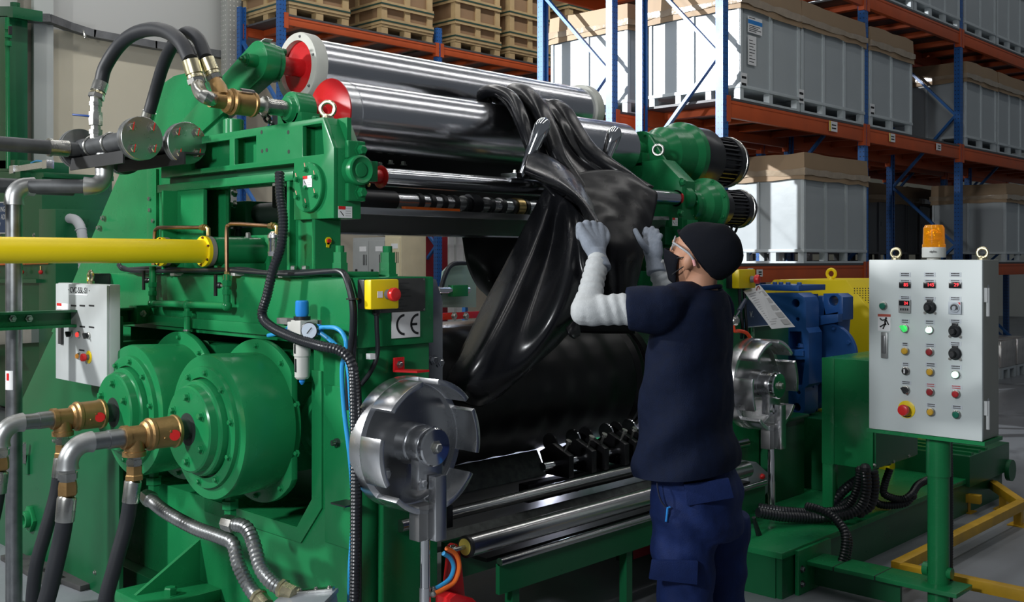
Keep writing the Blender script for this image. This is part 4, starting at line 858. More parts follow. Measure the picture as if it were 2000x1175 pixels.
o = thing('name_plate', W(790, 575, Y=3.04), 'dark grey engraved name plate beside the yellow stop box', 'plate')
a, b_ = W(738, 544, Y=3.042), W(830, 607, Y=3.042)
pl = part('plate', mat('engraved_plate', (.09, .09, .088), .45, .6, .1, 20), o, lambda m: m.box(a.x, b_.x, 3.040, 3.0445, b_.z, a.z))
part('engraving', mat('engraved_ink', (.03, .03, .03), .5), pl, lambda m: [m.box(a.x+.06+x0, a.x+.06+x1, 3.0388, 3.040, a.z-.02-.0125*k, a.z-.0165-.0125*k) for k, (x0, x1) in enumerate(((.01, .09), (.01, .03), (.01, .095), (.04, .07), (.01, .1), (.03, .06), (.01, .05), (.01, .08), (.02, .06)))], smooth=0)
for (i, j) in ((0, 0), (1, 0), (1, 1)): bolt(pl, (a.x+.006+i*(b_.x-a.x-.012), 3.040, b_.z+.006+j*(a.z-b_.z-.012)), (0, -1, 0), .004, .003, ZINC, 'rivet', False)
o = thing('marking_plate', W(792, 633, Y=3.04), 'white plate with black CE mark under the name plate', 'plate')
a, b_ = W(765, 609, Y=3.042), W(820, 657, Y=3.042)
pl = part('plate', WHITEP, o, lambda m: m.box(a.x, b_.x, 3.040, 3.0445, b_.z, a.z), .001)
hh = (a.z-b_.z)*.36; zc = (a.z+b_.z)/2
def arcbar(m, cx, cz, R, a0, a1, y, t):
    n = 20; P_ = [Vector((cx+(R-t/2)*math.cos(q), y, cz+(R-t/2)*math.sin(q))) for q in [a0+(a1-a0)*k/n for k in range(n+1)]]+[Vector((cx+(R+t/2)*math.cos(q), y, cz+(R+t/2)*math.sin(q))) for q in [a1+(a0-a1)*k/n for k in range(n+1)]]
    m.prism(P_, (0, .001, 0))
w_ = b_.x-a.x; k1, k2 = a.x+w_*.43, a.x+w_*.93
part('letter', INK, pl, lambda m: arcbar(m, k1, zc, hh, math.pi*.5, math.pi*1.5, 3.0388, .009), smooth=0)
part('letter', INK, pl, lambda m: (arcbar(m, k2, zc, hh, math.pi*.5, math.pi*1.5, 3.0388, .009), m.box(k2-hh, k2-.006, 3.0388, 3.0398, zc-.0045, zc+.0045)), smooth=0)
o = thing('red_bracket', W(785, 710, Y=3.04), 'small red angle bracket above the slotted wheel', 'bracket')
a, b_ = W(767, 698, Y=3.045), W(787, 724, Y=3.045)
part('upright_leg', RED, o, lambda m: m.box(a.x, b_.x, 3.035, 3.045, b_.z, a.z), .002)
part('flat_leg', RED, o, lambda m: m.prism([(a.x, 3.04, b_.z), (b_.x, 3.04, b_.z), (b_.x+.05, 2.95, b_.z), (a.x+.04, 2.95, b_.z)], (0, 0, .008)))
bolt(o, ((a.x+b_.x)/2, 3.035, (a.z+b_.z)/2), (0, -1, 0), .010, .010, ZINC)
o = thing('splash_guard', (2.72, 3.1, 1.0), 'bent mirror stainless guard strip right of the near frame', 'guard')
part('sheet', MIRROR, o, lambda m: m.prism([W(836, 546, Y=3.07), W(850, 545, Y=3.07), W(863, 588, Y=3.07), W(863, 742, Y=3.07), W(836, 742, Y=3.07)], (0, .006, 0)))
part('return_edge', MIRROR, o, lambda m: m.prism([W(850, 545, Y=3.07), W(863, 588, Y=3.07), W(863, 742, Y=3.07), W(863, 742, Y=3.25), W(863, 588, Y=3.25)], (.004, 0, 0)))
for (px, py) in ((848, 703), (860, 708)): bolt(o, W(px, py, Y=3.066), (0, -1, 0), .014, .008, MIRROR)
# ------------------------------------------------------------------ slotted wheels with hanging levers
def arcsolid(m, c, r0, r1, y0, y1, a0, a1, n=10):
    c = Vector(c); pr = [(r0, a0+(a1-a0)*k/n) for k in range(n+1)]+[(r1, a1+(a0-a1)*k/n) for k in range(n+1)]
    m.prism([Vector((c.x+r*math.cos(a), y0, c.z+r*math.sin(a))) for r, a in pr], (0, y1-y0, 0))
def wheel(x, z, lab):
    r = thing('slotted_wheel', (x, 2.9, z), lab, 'wheel', 'slotted adjusting wheels'); c = Vector((x, 0, z)); R = .24
    part('disc', mat('dark_turned_steel', (.34, .345, .35), .26, 1, .08, 6), r, lambda m: m.lathe((x, 2.93, z), (0, -1, 0), [(0, .05), (0, R-.02), (.03, R-.022), (.034, 0)], 64))
    part('rim_band', ALU, r, lambda m: m.lathe((x, 2.945, z), (0, -1, 0), [(0, R-.022), (0, R), (.03, R+.002), (.06, R), (.06, R-.022), (0, R-.022)], 72))
    for a in (121, 62, 8, -53, -113, -172):
        w_ = math.radians(21); a = math.radians(a); part('rim_tooth', ALU, r, lambda m: arcsolid(m, (x, 0, z), R-.020, R, 2.885, 2.775, a-w_, a+w_), .0025)
    part('hub', STEEL, r, lambda m: m.lathe((x, 2.91, z), (0, -1, 0), [(0, .085), (.01, .078), (.06, .075), (.062, .07), (.11, .07)], 40))
    part('fork_arm', STEEL, r, lambda m: (m.lathe((x, 2.825, z), (0, -1, 0), [(0, .073), (.045, .073)], 32), m.box(x-.058, x+.055, 2.78, 2.825, z-.15, z)), .003)
    part('hub_cap', CHROME, r, lambda m: m.lathe((x, 2.78, z), (0, -1, 0), [(0, .069), (.02, .069), (.026, .064), (.027, 0)], 40))
    bolt(r, (x, 2.754, z), (0, -1, 0), .017, .018, ZINC)
    bolt(r, (x-.04, 2.78, z-.125), (0, -1, 0), .013, .012, STEEL)
    bolt(r, (x-.11, 2.90, z-.10), (0, -1, 0), .016, .012, STEEL)
    l = part('lever', STEEL, r, lambda m: m.box(x-.018, x+.034, 2.735, 2.775, z-.33, z-.10), .003)
    part('lever_shoe', mat('dull_steel', (.30, .30, .30), .4, .9), r, lambda m: m.box(x-.062, x+.01, 2.775, 2.83, z-.33, z-.205), .003)
    part('lever_rod', CHROME, r, lambda m: m.cyl((x-.022, 2.79, z-.33), (x-.022, 2.79, z-.50), .019, None, 20))
    part('lever_grip', ALU, r, lambda m: m.cyl((x-.022, 2.79, z-.50), (x-.022, 2.79, z-.84), .021, None, 20))
    return r
wh = wheel(2.463, .908, 'slotted chrome wheel with hanging lever beside the blue hoses')
wh2 = copy_tree(wh, None, (4.869, 2.9, .915)); wh2['label'] = 'slotted chrome wheel with hanging lever just behind the worker'
# ================================================================== pipes, air unit and cables on the near frame
XF = XA-.012
def SA(px, py, dx=0.): return W(px, py, X=XF-dx)
def corrugated(pts, r, n=None, amp=.075):
    P_ = spline(pts, 14); out = [P_[0]]; L_ = 0; step = r*.34
    res = []; acc = 0
    for a, b in zip(P_, P_[1:]):
        seg = (b-a).length
        while acc < seg: res.append(a+(b-a)*(acc/seg)); acc += step
        acc -= seg
    return res, [r*(1+(amp if k % 2 else -amp)) for k in range(len(res))]
def hose(name, pts, r, m, root, corr=False, seg=12):
    if corr:
        P_, R_ = corrugated(pts, r); return part(name, m, root, lambda b: b.tube(P_, R_, seg), smooth=32)
    return part(name, m, root, lambda b: b.tube(spline(pts, 8), r, seg))
o = thing('lubrication_pipework', SA(365, 600), 'green pipework with two black valve handles on the mill cap', 'pipe'); dx = .05
def gp(name, pts, r=.0155): part(name, GREEN, o, lambda m: m.tube([SA(a, b, dx) for a, b in pts], r, 16))
gp('pipe', [(300, 592), (440, 597)]); gp('pipe', [(298, 520), (298, 592)]); gp('pipe', [(443, 535), (443, 597)]); gp('down_pipe', [(366, 594), (366, 700)], .0145)
for (a, b) in ((298, 592), (443, 597), (366, 595)): part('fitting', GREEN, o, lambda m: m.sphere(SA(a, b, dx), .022, 14))
for (a, b) in ((298, 555), (298, 572), (443, 553), (443, 570), (366, 612)): part('fitting', GREEN, o, lambda m: m.lathe(SA(a, b+5, dx), AZ, [(0, .019), (0, .021), (.022, .021), (.022, .016)], 6))
for (a, b) in ((287, 547), (428, 557)):
    q = SA(a, b, dx+.01); v = part('valve_knob', PLBLK, o, lambda m: m.sphere(q, .014, 12)); part('valve_lever', PLBLK, v, lambda m: m.bar(q+Vector((-.012, .008, -.045)), q+Vector((-.012, .008, .045)), .018, .008, AX), .001)
    part('valve_stem', ZINC, v, lambda m: m.cyl(q, SA(a+11, b, dx), .007, None, 10))
part('pipe_clip', ZINC, o, lambda m: m.lathe(SA(366, 646, dx), AZ, [(0, .0165), (0, .019), (.007, .019), (.007, .0165)], 16))
for (pts, lab) in (([(302, 505), (302, 458), (306, 447), (318, 444), (392, 444)], 'copper oil line bent over the rear cylinder'), ([(443, 532), (443, 450), (448, 440), (458, 437), (526, 441)], 'copper oil line bent over to the oil glass')):
    t = thing('copper_line', SA(*pts[0], dx), lab, 'tube', 'copper oil lines')
    part('tube', COPPER, t, lambda m: m.tube(spline([SA(a, b, dx) for a, b in pts], 5), .0085, 12))
    e = SA(*pts[-1], dx); part('end_fitting', BRASS, t, lambda m: (m.lathe(e, SA(pts[-1][0]+14, pts[-1][1], dx)-e, [(0, .012), (.02, .012), (.02, .016), (.034, .016), (.034, .011), (.05, .011)], 6),))
    part('elbow', BRASS, t, lambda m: m.tube([SA(pts[-1][0]+12, pts[-1][1], dx), SA(pts[-1][0]+15, pts[-1][1]+2, dx), SA(pts[-1][0]+15, pts[-1][1]+16, dx)], .009, 10))
    e = SA(*pts[0], dx); part('base_nut', BRASS, t, lambda m: m.lathe(e-AZ*.03, AZ, [(0, .016), (.02, .016), (.02, .012), (.035, .012)], 6))
t = thing('oil_sight_glass', SA(536, 480, .05), 'clear oil glass with metal caps beside the ribbed conduit', 'oil glass'); c = SA(536, 500, .05)
part('bottom_cap', ALU, t, lambda m: m.lathe(c, AZ, [(-.012, .010), (0, .010), (0, .024), (.018, .027)], 24))
part('top_cap', ALU, t, lambda m: m.lathe(c+AZ*.072, AZ, [(0, .027), (.012, .027), (.02, .02), (.026, .012)], 24))
part('glass', GLASS, t, lambda m: m.lathe(c+AZ*.018, AZ, [(0, .024), (.054, .024)], 24))
part('stem', ZINC, t, lambda m: m.cyl(c+AZ*.01, c+AZ*.08, .008, None, 10))
# air preparation unit
t = thing('air_regulator', SA(590, 640, .08), 'grey air filter regulator with blue knob and round gauge', 'regulator'); c = W(590, 640, X=XF-.07); c2_ = c
GREYP = mat('warm_grey_plastic', (.50, .50, .47), .4)
part('mount_plate', mat('dark_bracket', (.16, .16, .15), .5), t, lambda m: m.box(XF-.03, XF, W(628, 0, X=XF).y, W(553, 0, X=XF).y, SA(590, 634).z, SA(590, 622).z))
part('body', GREYP, t, lambda m: (m.box(c.x-.03, c.x+.05, c.y-.032, c.y+.032, c.z-.035, c.z+.03), m.box(c.x-.02, c.x+.02, c.y+.032, c.y+.07, c.z-.02, c.z+.022)), .004)
part('collar', PLBLK, t, lambda m: m.lathe(c+AZ*.03, AZ, [(0, .026), (0, .032), (.014, .032), (.014, .022)], 24))
part('blue_knob', BLUEPL, t, lambda m: m.lathe(c+AZ*.044, AZ, [(0, .023), (.012, .026), (.055, .025), (.06, .022), (.06, 0)], 24))
part('filter_bowl', GREYP, t, lambda m: m.lathe(c-AZ*.035, -AZ, [(0, .032), (.07, .032), (.075, .029), (.15, .028), (.158, .022)], 28))
pieces('bowl_slot', PLBLK, t, [(c.x-.034, c.x-.0275, c.y-.004, c.y+.004, c.z-.095, c.z-.06), (c.x-.031, c.x-.0265, c.y-.004, c.y+.004, c.z-.165, c.z-.115)])
part('drain', BLUEPL, t, lambda m: m.lathe(c-AZ*.193, -AZ, [(0, .012), (.012, .011), (.022, .004)], 14))
gc = W(607, 645, X=XF-.125); gx = Vector((-.8, -.6, 0))
g_ = part('gauge', PLBLK, t, lambda m: m.lathe(gc, gx, [(-.03, .012), (-.005, .012), (-.005, .031), (.018, .032), (.02, .029)], 28))
part('gauge_face', mat('gauge_dial', (.45, .52, .60), .3), g_, lambda m: m.lathe(gc, gx, [(.0195, .0285), (.0205, .0285)], 28), smooth=0)
part('needle', INK, g_, lambda m: m.bar(gc+gx*.022+AZ*.012+Vector((.006, -.008, 0)), gc+gx*.022-AZ*.01-Vector((.006, -.008, 0))*.8, .003, .001, gx))
for k, (pts, lab) in enumerate((([(622, 639), (655, 640), (672, 655), (676, 680), (668, 720), (672, 800), (684, 900), (690, 1000), (684, 1100), (682, 1175)], 'blue air hose curling from the gauge down the frame'),
                  ([(624, 648), (650, 668), (670, 690), (680, 720), (686, 800), (691, 900), (692, 1000), (688, 1100), (686, 1175)], 'second blue air hose running straight down beside the conduit'),
                  ([(524, 655), (545, 650), (560, 643), (568, 640)], 'short blue air hose stub left of the regulator'))):
    t2 = thing('air_hose', SA(*pts[-1], .04), lab, 'hose', 'blue air hoses'); hose('hose', [SA(a, b, .045+.008*k) for a, b in pts], .0085, BLUEHO, t2)
    part('push_fitting', BLUEPL, t2, lambda m: m.lathe(SA(*pts[0 if k < 2 else -1], .045+.008*k), (0, 1, 0), [(-.012, .012), (.012, .012)], 12))
# conduits
t = thing('ribbed_conduit', SA(548, 345, .05), 'ribbed black conduit swinging from the stand beam to the frame corner', 'conduit')
hose('conduit', [SA(a, b, .06+c_) for a, b, c_ in ((546, 336, .0), (547, 380, .01), (553, 430, .01), (549, 480, .02), (533, 528, .04), (522, 575, .05), (512, 615, .06), (530, 638, .07), (575, 660, .09), (625, 675, .09), (665, 685, .06), (687, 710, .04), (692, 760, .03), (694, 900, .03), (694, 1050, .03), (692, 1175, .03))], .0185, BLACKG, t, True)
part('clip', ZINC, t, lambda m: m.box(XF-.05, XF, SA(556, 0).y-.01, SA(556, 0).y+.01, SA(556, 364).z, SA(556, 359).z))
t = thing('cable_bundle', SA(440, 527, .02), 'black cables lying along the cap and bending down at its corner', 'cable')
hose('cable', [SA(a, b, .02) for a, b in ((232, 517), (245, 526), (300, 524), (400, 529), (470, 526), (520, 533), (600, 531), (650, 530), (672, 534), (684, 565), (692, 610), (690, 680), (686, 760))], .0115, BLACKG, t)
hose('cable', [SA(a, b, .035) for a, b in ((240, 522), (262, 529), (330, 529), (430, 527), (480, 530), (560, 535), (640, 530), (664, 530), (676, 545), (687, 590), (688, 640), (680, 720), (680, 800))], .0105, BLACKG, t)
for (a, b) in ((348, 534), (467, 534), (560, 537)): part('clip', GREYP, t, lambda m: m.box(XF-.035, XF+.01, SA(a+6, 0).y, SA(a-2, 0).y, SA(a, b+4).z, SA(a, b-4).z))
part('tie', PLBLK, t, lambda m: m.lathe(SA(689, 585, .03), AZ, [(0, .024), (.006, .024)], 14))
t = thing('stop_cable', W(737, 610, Y=3.02), 'thin black cable hanging from the yellow stop box', 'cable')
hose('cable', [W(a, b, Y=3.025) for a, b in ((735, 604), (736, 640), (737, 690), (724, 725), (704, 752))], .009, BLACKG, t)
part('gland', PLBLK, t, lambda m: m.lathe(W(735, 603, Y=3.025), -AZ, [(0, .014), (.02, .014), (.024, .010)], 12))
part('clip', WHITEP, t, lambda m: m.box(W(720, 0, Y=3.03).x, W(730, 0, Y=3.03).x, 3.02, 3.045, W(725, 701, Y=3.03).z, W(725, 690, Y=3.03).z))
t = thing('frame_conduit', SA(697, 900, .01), 'smooth black conduit fixed straight down the frame corner', 'conduit')
hose('conduit', [SA(a, b, .015) for a, b in ((684, 700), (699, 760), (701, 900), (700, 1175))], .012, BLACKG, t)
part('tie', PLBLK, t, lambda m: m.box(XF-.07, XF, SA(704, 0).y, SA(676, 0).y, SA(690, 981).z, SA(690, 978).z))
t = thing('grease_nipple', SA(660, 865), 'grease nipple with small white warning sticker on the frame column', 'fitting')
part('nipple', mat('dark_fitting', (.03, .05, .04), .4), t, lambda m: m.lathe(SA(664, 863, -.012), (-1, .15, 0), [(0, .016), (.02, .016), (.02, .011), (.035, .011)], 8)); part('tip', ZINC, t, lambda m: m.lathe(SA(655, 864, .022), (-1, .15, 0), [(0, .006), (.01, .005)], 8))
sticker(t, SA(665, 841, -.012), -AY, AZ, (-1, 0, 0), .045, .045)
# flexible metal hoses and junction box at the bottom
FLEX = mat('flexible_steel_hose', (.34, .35, .35), .35, .9, .1, 12)
for k, (pts, lab, d0) in enumerate((([(290, 972, 4.35), (325, 1000, 4.22), (380, 1030, 4.1), (430, 1048, 4.0), (455, 1062, 3.95), (467, 1105, 3.9), (490, 1150, 3.85), (510, 1172, 3.8)], 'braided steel hose from the rear drum to the junction box', 0), ([(450, 1022, 3.95), (480, 1030, 3.9), (495, 1060, 3.85), (510, 1110, 3.8), (535, 1140, 3.75), (560, 1152, 3.72)], 'shorter braided steel hose beside it into the junction box', 0))):
    t = thing('flexible_hose', W(pts[0][0], pts[0][1], d=pts[0][2]), lab, 'hose', 'braided steel hoses')
    hose('hose', [W(*p[:2], d=p[2]-.02) for p in pts], .026, FLEX, t, True, 16)
    a, b_ = W(*pts[0][:2], d=pts[0][2]-.02), W(*pts[1][:2], d=pts[1][2]-.02); part('end_fitting', ZINC, t, lambda m: m.lathe(a-(b_-a).normalized()*.03, b_-a, [(0, .03), (.03, .034), (.06, .034), (.062, .028)], 8))
    a, b_ = W(*pts[-1][:2], d=pts[-1][2]-.02), W(*pts[-2][:2], d=pts[-2][2]-.02); part('end_nut', ZYEL, t, lambda m: m.lathe(a-(b_-a).normalized()*.04, b_-a, [(0, .03), (.05, .03), (.052, .035), (.065, .035)], 8))
t = thing('junction_box', W(590, 1190, d=3.5), 'grey cast junction box at the bottom edge of the frame', 'junction box')
j0 = W(585, 1150, d=3.62)
CASTG = mat('grey_cast', (.30, .32, .35), .4, .3)
u_ = Vector((.55, -.8, .14)).normalized(); w_ = Vector((.8, .55, .02)).normalized(); n_ = u_.cross(w_).normalized()
if n_.z < 0: n_ = -n_
jc = j0-n_*.05
part('body', CASTG, t, lambda m: m.obox(jc-n_*.06, u_*.10, w_*.09, n_*.06), .01)
part('lid', CASTG, t, lambda m: m.obox(jc+n_*.006, u_*.105, w_*.095, n_*.008), .004)
part('lid_bar', ZINC, t, lambda m: m.obox(jc+n_*.018+w_*.075, u_*.095, w_*.014, n_*.006), .002)
for k in (-.08, -.03, .03, .08): bolt(t, jc+n_*.024+w_*.075+u_*k, n_, .006, .005, ZINC)
part('stand', DGREEN, t, lambda m: m.box(jc.x-.05, jc.x+.05, jc.y-.05, jc.y+.05, 0, jc.z-.10))

# ================================================================== mill rolls, pan, conveyor in front
RUB = mat('black_rubber', (.0035, .0038, .0045), .36, 0, .25, 7, .06, 30, .28, rvar=.10)
for i, y in enumerate(RY):
    t = thing('mill_roll', (3.7, y, RZ), ['front mill roll wrapped in black rubber behind the worker', 'rear mill roll hidden behind the black front roll'][i], 'roller', 'mill rolls')
    part('roll_body', STEEL, t, lambda m: m.lathe((2.74, y, RZ), AX, [(0, .12), (0, .298), (.01, .30), (1.93, .30), (1.94, .298), (1.94, .12)], 80))
    part('roll_neck', STEEL, t, lambda m: m.cyl((2.64, y, RZ), (4.78, y, RZ), .13, None, 32))
    if i == 0:
        n = 40; prof = [(0, .302), (0, .318)]+[(.02+1.42*k/n, .320+.003*math.sin(k*1.3)) for k in range(n+1)]+[(1.48, .325), (1.50, .312), (1.53, .33), (1.56, .327), (1.57, .302)]
        part('rubber_band', RUB, t, lambda m: m.lathe((2.86, y, RZ), AX, prof+[(0, .302)], 96))
        part('rubber_edge', RUB, t, lambda m: m.lathe((4.47, y, RZ), AX, [(0, .302), (0, .318), (.04, .322), (.05, .302), (0, .302)], 80))
STAIN = mat('stained_stainless', (.50, .51, .52), .33, .75, .14, 4, .05, 12)
DIRTY = mat('rubber_speckled_steel', (.10, .11, .105), .45, .5, .45, 30)
t = thing('mill_pan', (3.7, 3.7, .3), 'stained stainless pan below the black mill roll', 'pan')
part('front_sheet', STAIN, t, lambda m: m.prism([(2.74, 3.15, .46), (2.74, 3.15, .45), (2.74, 3.95, .50), (2.74, 3.95, .51)], (1.94, 0, 0)))
part('back_sheet', STAIN, t, lambda m: m.prism([(2.74, 3.95, .50), (2.74, 3.96, .50), (2.74, 4.7, 1.0), (2.74, 4.69, 1.0)], (1.94, 0, 0)))
part('side_sheet', STAIN, t, lambda m: m.prism([(4.64, 3.1, .44), (4.64, 4.69, .9), (4.64, 4.2, .62), (4.64, 3.9, .75), (4.64, 3.2, .70)], (.008, 0, 0)))
part('ridge_sheet', DIRTY, t, lambda m: m.prism([(2.76, 3.52, .47), (2.76, 3.60, .60), (2.76, 3.62, .47)], (1.15, 0, 0)))
part('front_lip', DIRTY, t, lambda m: m.prism([(2.74, 3.15, .46), (2.74, 3.10, .40), (2.74, 3.11, .40), (2.74, 3.17, .45)], (1.94, 0, 0)))
for i in range(2): part('pan_leg', DGREEN, t, lambda m: m.box(2.78+i*1.8, 2.83+i*1.8, 3.7, 3.75, 0, .47))
MILLTUBE = mat('conveyor_tube_steel', (.50, .50, .50), .22, 1, .05, 4, rvar=.04)
lp = bpy.data.lights.new('strobe_under_mill', 'POINT'); lp.energy = 6; lp.color = (.80, .82, 1); lp.shadow_soft_size = .05
lo = bpy.data.objects.new('strobe_under_mill', lp); col.objects.link(lo); lo.location = (4.42, 3.95, .62)
t = thing('terminal_box', W(1250, 1060, Y=3.12), 'small red and black terminal box under the conveyor beside the worker', 'box')
a, b_ = W(1228, 1042, Y=3.12), W(1274, 1080, Y=3.12)
part('case', mat('dim_red_box', (.28, .02, .03), .4), t, lambda m: m.box(a.x+.03, b_.x, 3.12, 3.2, b_.z, a.z), .004); part('end_cap', PLBLK, t, lambda m: m.box(a.x, a.x+.03, 3.115, 3.2, b_.z-.01, a.z+.01), .003); part('bolt_rod', ZINC, t, lambda m: m.cyl((a.x+.05, 3.10, (a.z+b_.z)/2), (b_.x+.05, 3.10, (a.z+b_.z)/2), .007, None, 10))
t = thing('tie_tube', (3.6, 3.0, .577), 'upper steel tube crossing in front of the pan', 'tube')
part('tube', MILLTUBE, t, lambda m: m.cyl((2.5, 3.0, .577), (4.95, 3.0, .577), .024, None, 28))
for x in (2.72, 4.70): part('clamp', DARKM, t, lambda m: m.box(x-.02, x+.02, 2.965, 3.06, .535, .62), .003)
t = thing('idler_roller', (3.5, 2.8, .508), 'steel idler roller with a yellow bearing end beside the worker', 'roller')
xr = W(908, 1067, Y=2.8).x
part('shell', MILLTUBE, t, lambda m: m.cyl((xr+.012, 2.8, .508), (4.62, 2.8, .508), .0405, None, 36))
part('black_ring', PLBLK, t, lambda m: m.lathe((xr, 2.8, .508), AX, [(0, .030), (0, .041), (.014, .0415), (.014, .03), (0, .03)], 32))
part('yellow_cap', mat('pale_yellow_plastic', (.72, .62, .12), .45), t, lambda m: m.lathe((xr-.002, 2.8, .508), AX, [(0, .031), (.012, .031)], 28))
part('axle', ZINC, t, lambda m: m.cyl((xr-.07, 2.8, .508), (xr, 2.8, .508), .008, None, 12))
t = thing('conveyor_frame', (3.6, 2.78, 0), 'dark green conveyor frame with a steel top edge under the roller', 'conveyor')
part('top_edge', MILLTUBE, t, lambda m: m.cyl((2.80, 2.77, .425), (4.75, 2.77, .425), .016, None, 20))
part('side_panel', DGREEN, t, lambda m: m.box(2.80, 4.75, 2.77, 2.79, .30, .415))
for x in (2.90, 3.62, 4.4): part('leg', DGREEN, t, lambda m: m.box(x-.02, x+.02, 2.78, 2.82, 0, .30))
part('belt', mat('dark_belt', (.012, .012, .013), .5), t, lambda m: m.box(2.80, 4.72, 2.84, 3.08, .41, .425))
part('rear_panel', DGREEN, t, lambda m: m.box(2.80, 4.75, 3.08, 3.10, .28, .44))
# strip cutter on the front of the roll
t = thing('strip_cutter', (4.0, 3.1, .62), 'black and steel strip cutter with round knives below the black roll', 'cutter')
BLKM = mat('blackened_steel', (.018, .018, .02), .3, .7, .2, 14)
ca = W(1060, 925, Y=3.08); cb = W(1265, 882, Y=3.08)
part('cutter_shaft', CHROME, t, lambda m: m.cyl((ca.x, 3.08, .66), (cb.x, 3.08, .66), .019, None, 20))
for k, px in enumerate((1085, 1130, 1155, 1195, 1215, 1240)):
    x = W(px, 910, Y=3.1).x
    part('holder', BLKM, t, lambda m: m.prism([(x, 3.02, .60), (x, 3.16, .60), (x, 3.2, .70), (x, 3.12, .745), (x, 3.02, .70)], (.035, 0, 0)), .004)
    part('knife', CHROME if k % 2 else BLKM, t, lambda m: m.lathe((x+.04, 3.17, .735), (1, 0, .1), [(0, .012), (0, .044), (.006, .046), (.012, .040), (.012, 0)], 24))
    part('clamp_screw', ZINC, t, lambda m: m.lathe((x+.018, 3.05, .735), (0, -.5, 1), [(-.03, .007), (.02, .007), (.02, .014), (.034, .014)], 8))
for k, px in enumerate((1062, 1095, 1128)):
    x = W(px, 985, Y=3.14).x; q = Vector((x, 3.16, .53))
    part('spring', ZINC, t, lambda m: m.tube([q+Vector((.012*math.cos(a), .07*a/40-.03+.012*math.sin(a), .03-.04*a/40)) for a in [j*.55 for j in range(60)]], .003, 6))
    part('pressure_disc', BLKM, t, lambda m: m.lathe(q+Vector((-.03, -.03, 0)), (-.6, -.8, .1), [(0, .03), (.015, .03), (.018, .02), (.022, .012), (.022, 0)], 20))
part('beam', BLKM, t, lambda m: m.box(ca.x-.05, 4.7, 3.12, 3.18, .50, .58), .004)
# red bracket with air hoses below the wheel
t = thing('red_clamp', W(885, 1120, Y=2.80), 'red steel clamp holding the idler roller axle', 'bracket')
def RB(px, py): return W(px, py, Y=2.82)
part('arm', RED, t, lambda m: m.prism([RB(868, 1175), RB(878, 1085), RB(880, 1066), RB(886, 1061), RB(893, 1062), RB(898, 1072), RB(903, 1110), RB(910, 1180)], (0, .02, 0)), .002)
part('foot_block', RED, t, lambda m: m.prism([RB(848, 1240), RB(850, 1160), RB(862, 1150), RB(895, 1158), RB(908, 1170), RB(912, 1240)], (0, -.08, 0)), .006)
part('base', RED, t, lambda m: m.box(RB(850, 1200).x, RB(908, 1200).x, 2.76, 2.84, 0, RB(880, 1235).z))
bolt(t, RB(884, 1072), (0, -1, 0), .012, .014, ZINC)
for k, (pts, m_, lab) in enumerate((([(866, 1080), (880, 1090), (886, 1108), (878, 1130), (858, 1145), (846, 1150)], BLUEHO, 'short blue hose loop beside the red clamp'), ([(872, 1070), (890, 1082), (897, 1105), (888, 1135), (866, 1150), (846, 1160)], ORHOSE, 'short orange hose loop beside the red clamp'))):
    t = thing('air_hose', W(*pts[0], Y=2.78), lab, 'hose'); hose('hose', [W(a, b, Y=2.785-.012*k) for a, b in pts], .0085, m_, t)
    part('fitting', ZINC, t, lambda m: m.sphere(W(*pts[-1], Y=2.785-.012*k), .012, 10))
# ================================================================== far side of the machine
XQ = 4.73
t = thing('mill_housing', (4.9, 4.0, 0), 'green side frame of the roll mill behind the worker', 'machine frame')
part('side_plate', GREEN, t, lambda m: m.box(XQ, XQ+.35, YF, 4.5, .10, 1.25), .006)
part('cap_beam', GREEN, t, lambda m: m.box(XQ-.01, XQ+.36, YF-.015, 4.5, 1.25, 1.51), .006)
part('front_rib', GREEN, t, lambda m: m.box(XQ+.05, XQ+.37, YF-.05, YF, .0, 1.04), .006)
part('plinth', DGREEN, t, lambda m: m.box(XQ-.05, XQ+.4, 2.98, 4.6, 0, .10))
part('cover_panel', DGREEN, t, lambda m: m.box(XQ+.37, XQ+.75, YF-.02, 3.6, .62, 1.22), .006)
bolt(t, W(1526, 679, Y=YF-.02), (0, -1, 0), .008, .006, ZINC)
XV = 4.86
t = thing('blender_stand', (4.92, 3.9, 1.51), 'green bracket carrying the far ends of the polished rolls', 'machine frame')
part('bracket_plate', GREEN, t, lambda m: m.prism([(XV, 3.36, 1.70), (XV, 4.45, 1.70), (XV, 4.45, 2.12), (XV, 3.50, 2.15), (XV, 3.36, 2.02)], (.13, 0, 0)), .005)
part('leg', GREEN, t, lambda m: m.box(XV, XV+.13, 3.50, 3.75, 1.51, 1.71), .005)
part('pillow_block', GREEN, t, lambda m: (m.lathe((4.84, R2Y, R2Z), AX, [(0, .05), (0, .07), (.10, .075), (.10, .05)], 36), m.box(4.86, 4.93, R2Y-.12, R2Y+.12, 2.12, 2.2)), .003)
part('gusset', GREEN, t, lambda m: m.prism([(4.93, R2Y-.24, 2.14), (4.93, R2Y-.10, 2.14), (4.93, R2Y-.11, 2.31)], (.02, 0, 0)), .002)
part('lower_plate', GREEN, t, lambda m: m.box(XV+.02, XV+.13, 3.34, 3.6, 1.62, 1.80), .004)
part('lifting_eye', ZINC, t, lambda m: m.torus(W(1285, 293, X=XV+.06), (1, .6, 0), .030, .009))
bolt(t, W(1331, 356, Y=3.34), (0, -1, 0), .018, .02); bolt(t, W(1328, 417, Y=3.34), (0, -1, 0), .018, .02)
sticker(t, W(1318, 433, Y=3.335), AX, AZ, (0, -1, 0), .05, .045)
part('red_pin', SIGNR, t, lambda m: m.lathe(W(1334, 348, X=XV+.1), AZ, [(0, .016), (.02, .016)], 12))
part('bar_bearing', GREEN, t, lambda m: m.lathe((4.90, TY, TZ), AX, [(0, .03), (0, .07), (.05, .072), (.06, .065), (.06, .03)], 32))
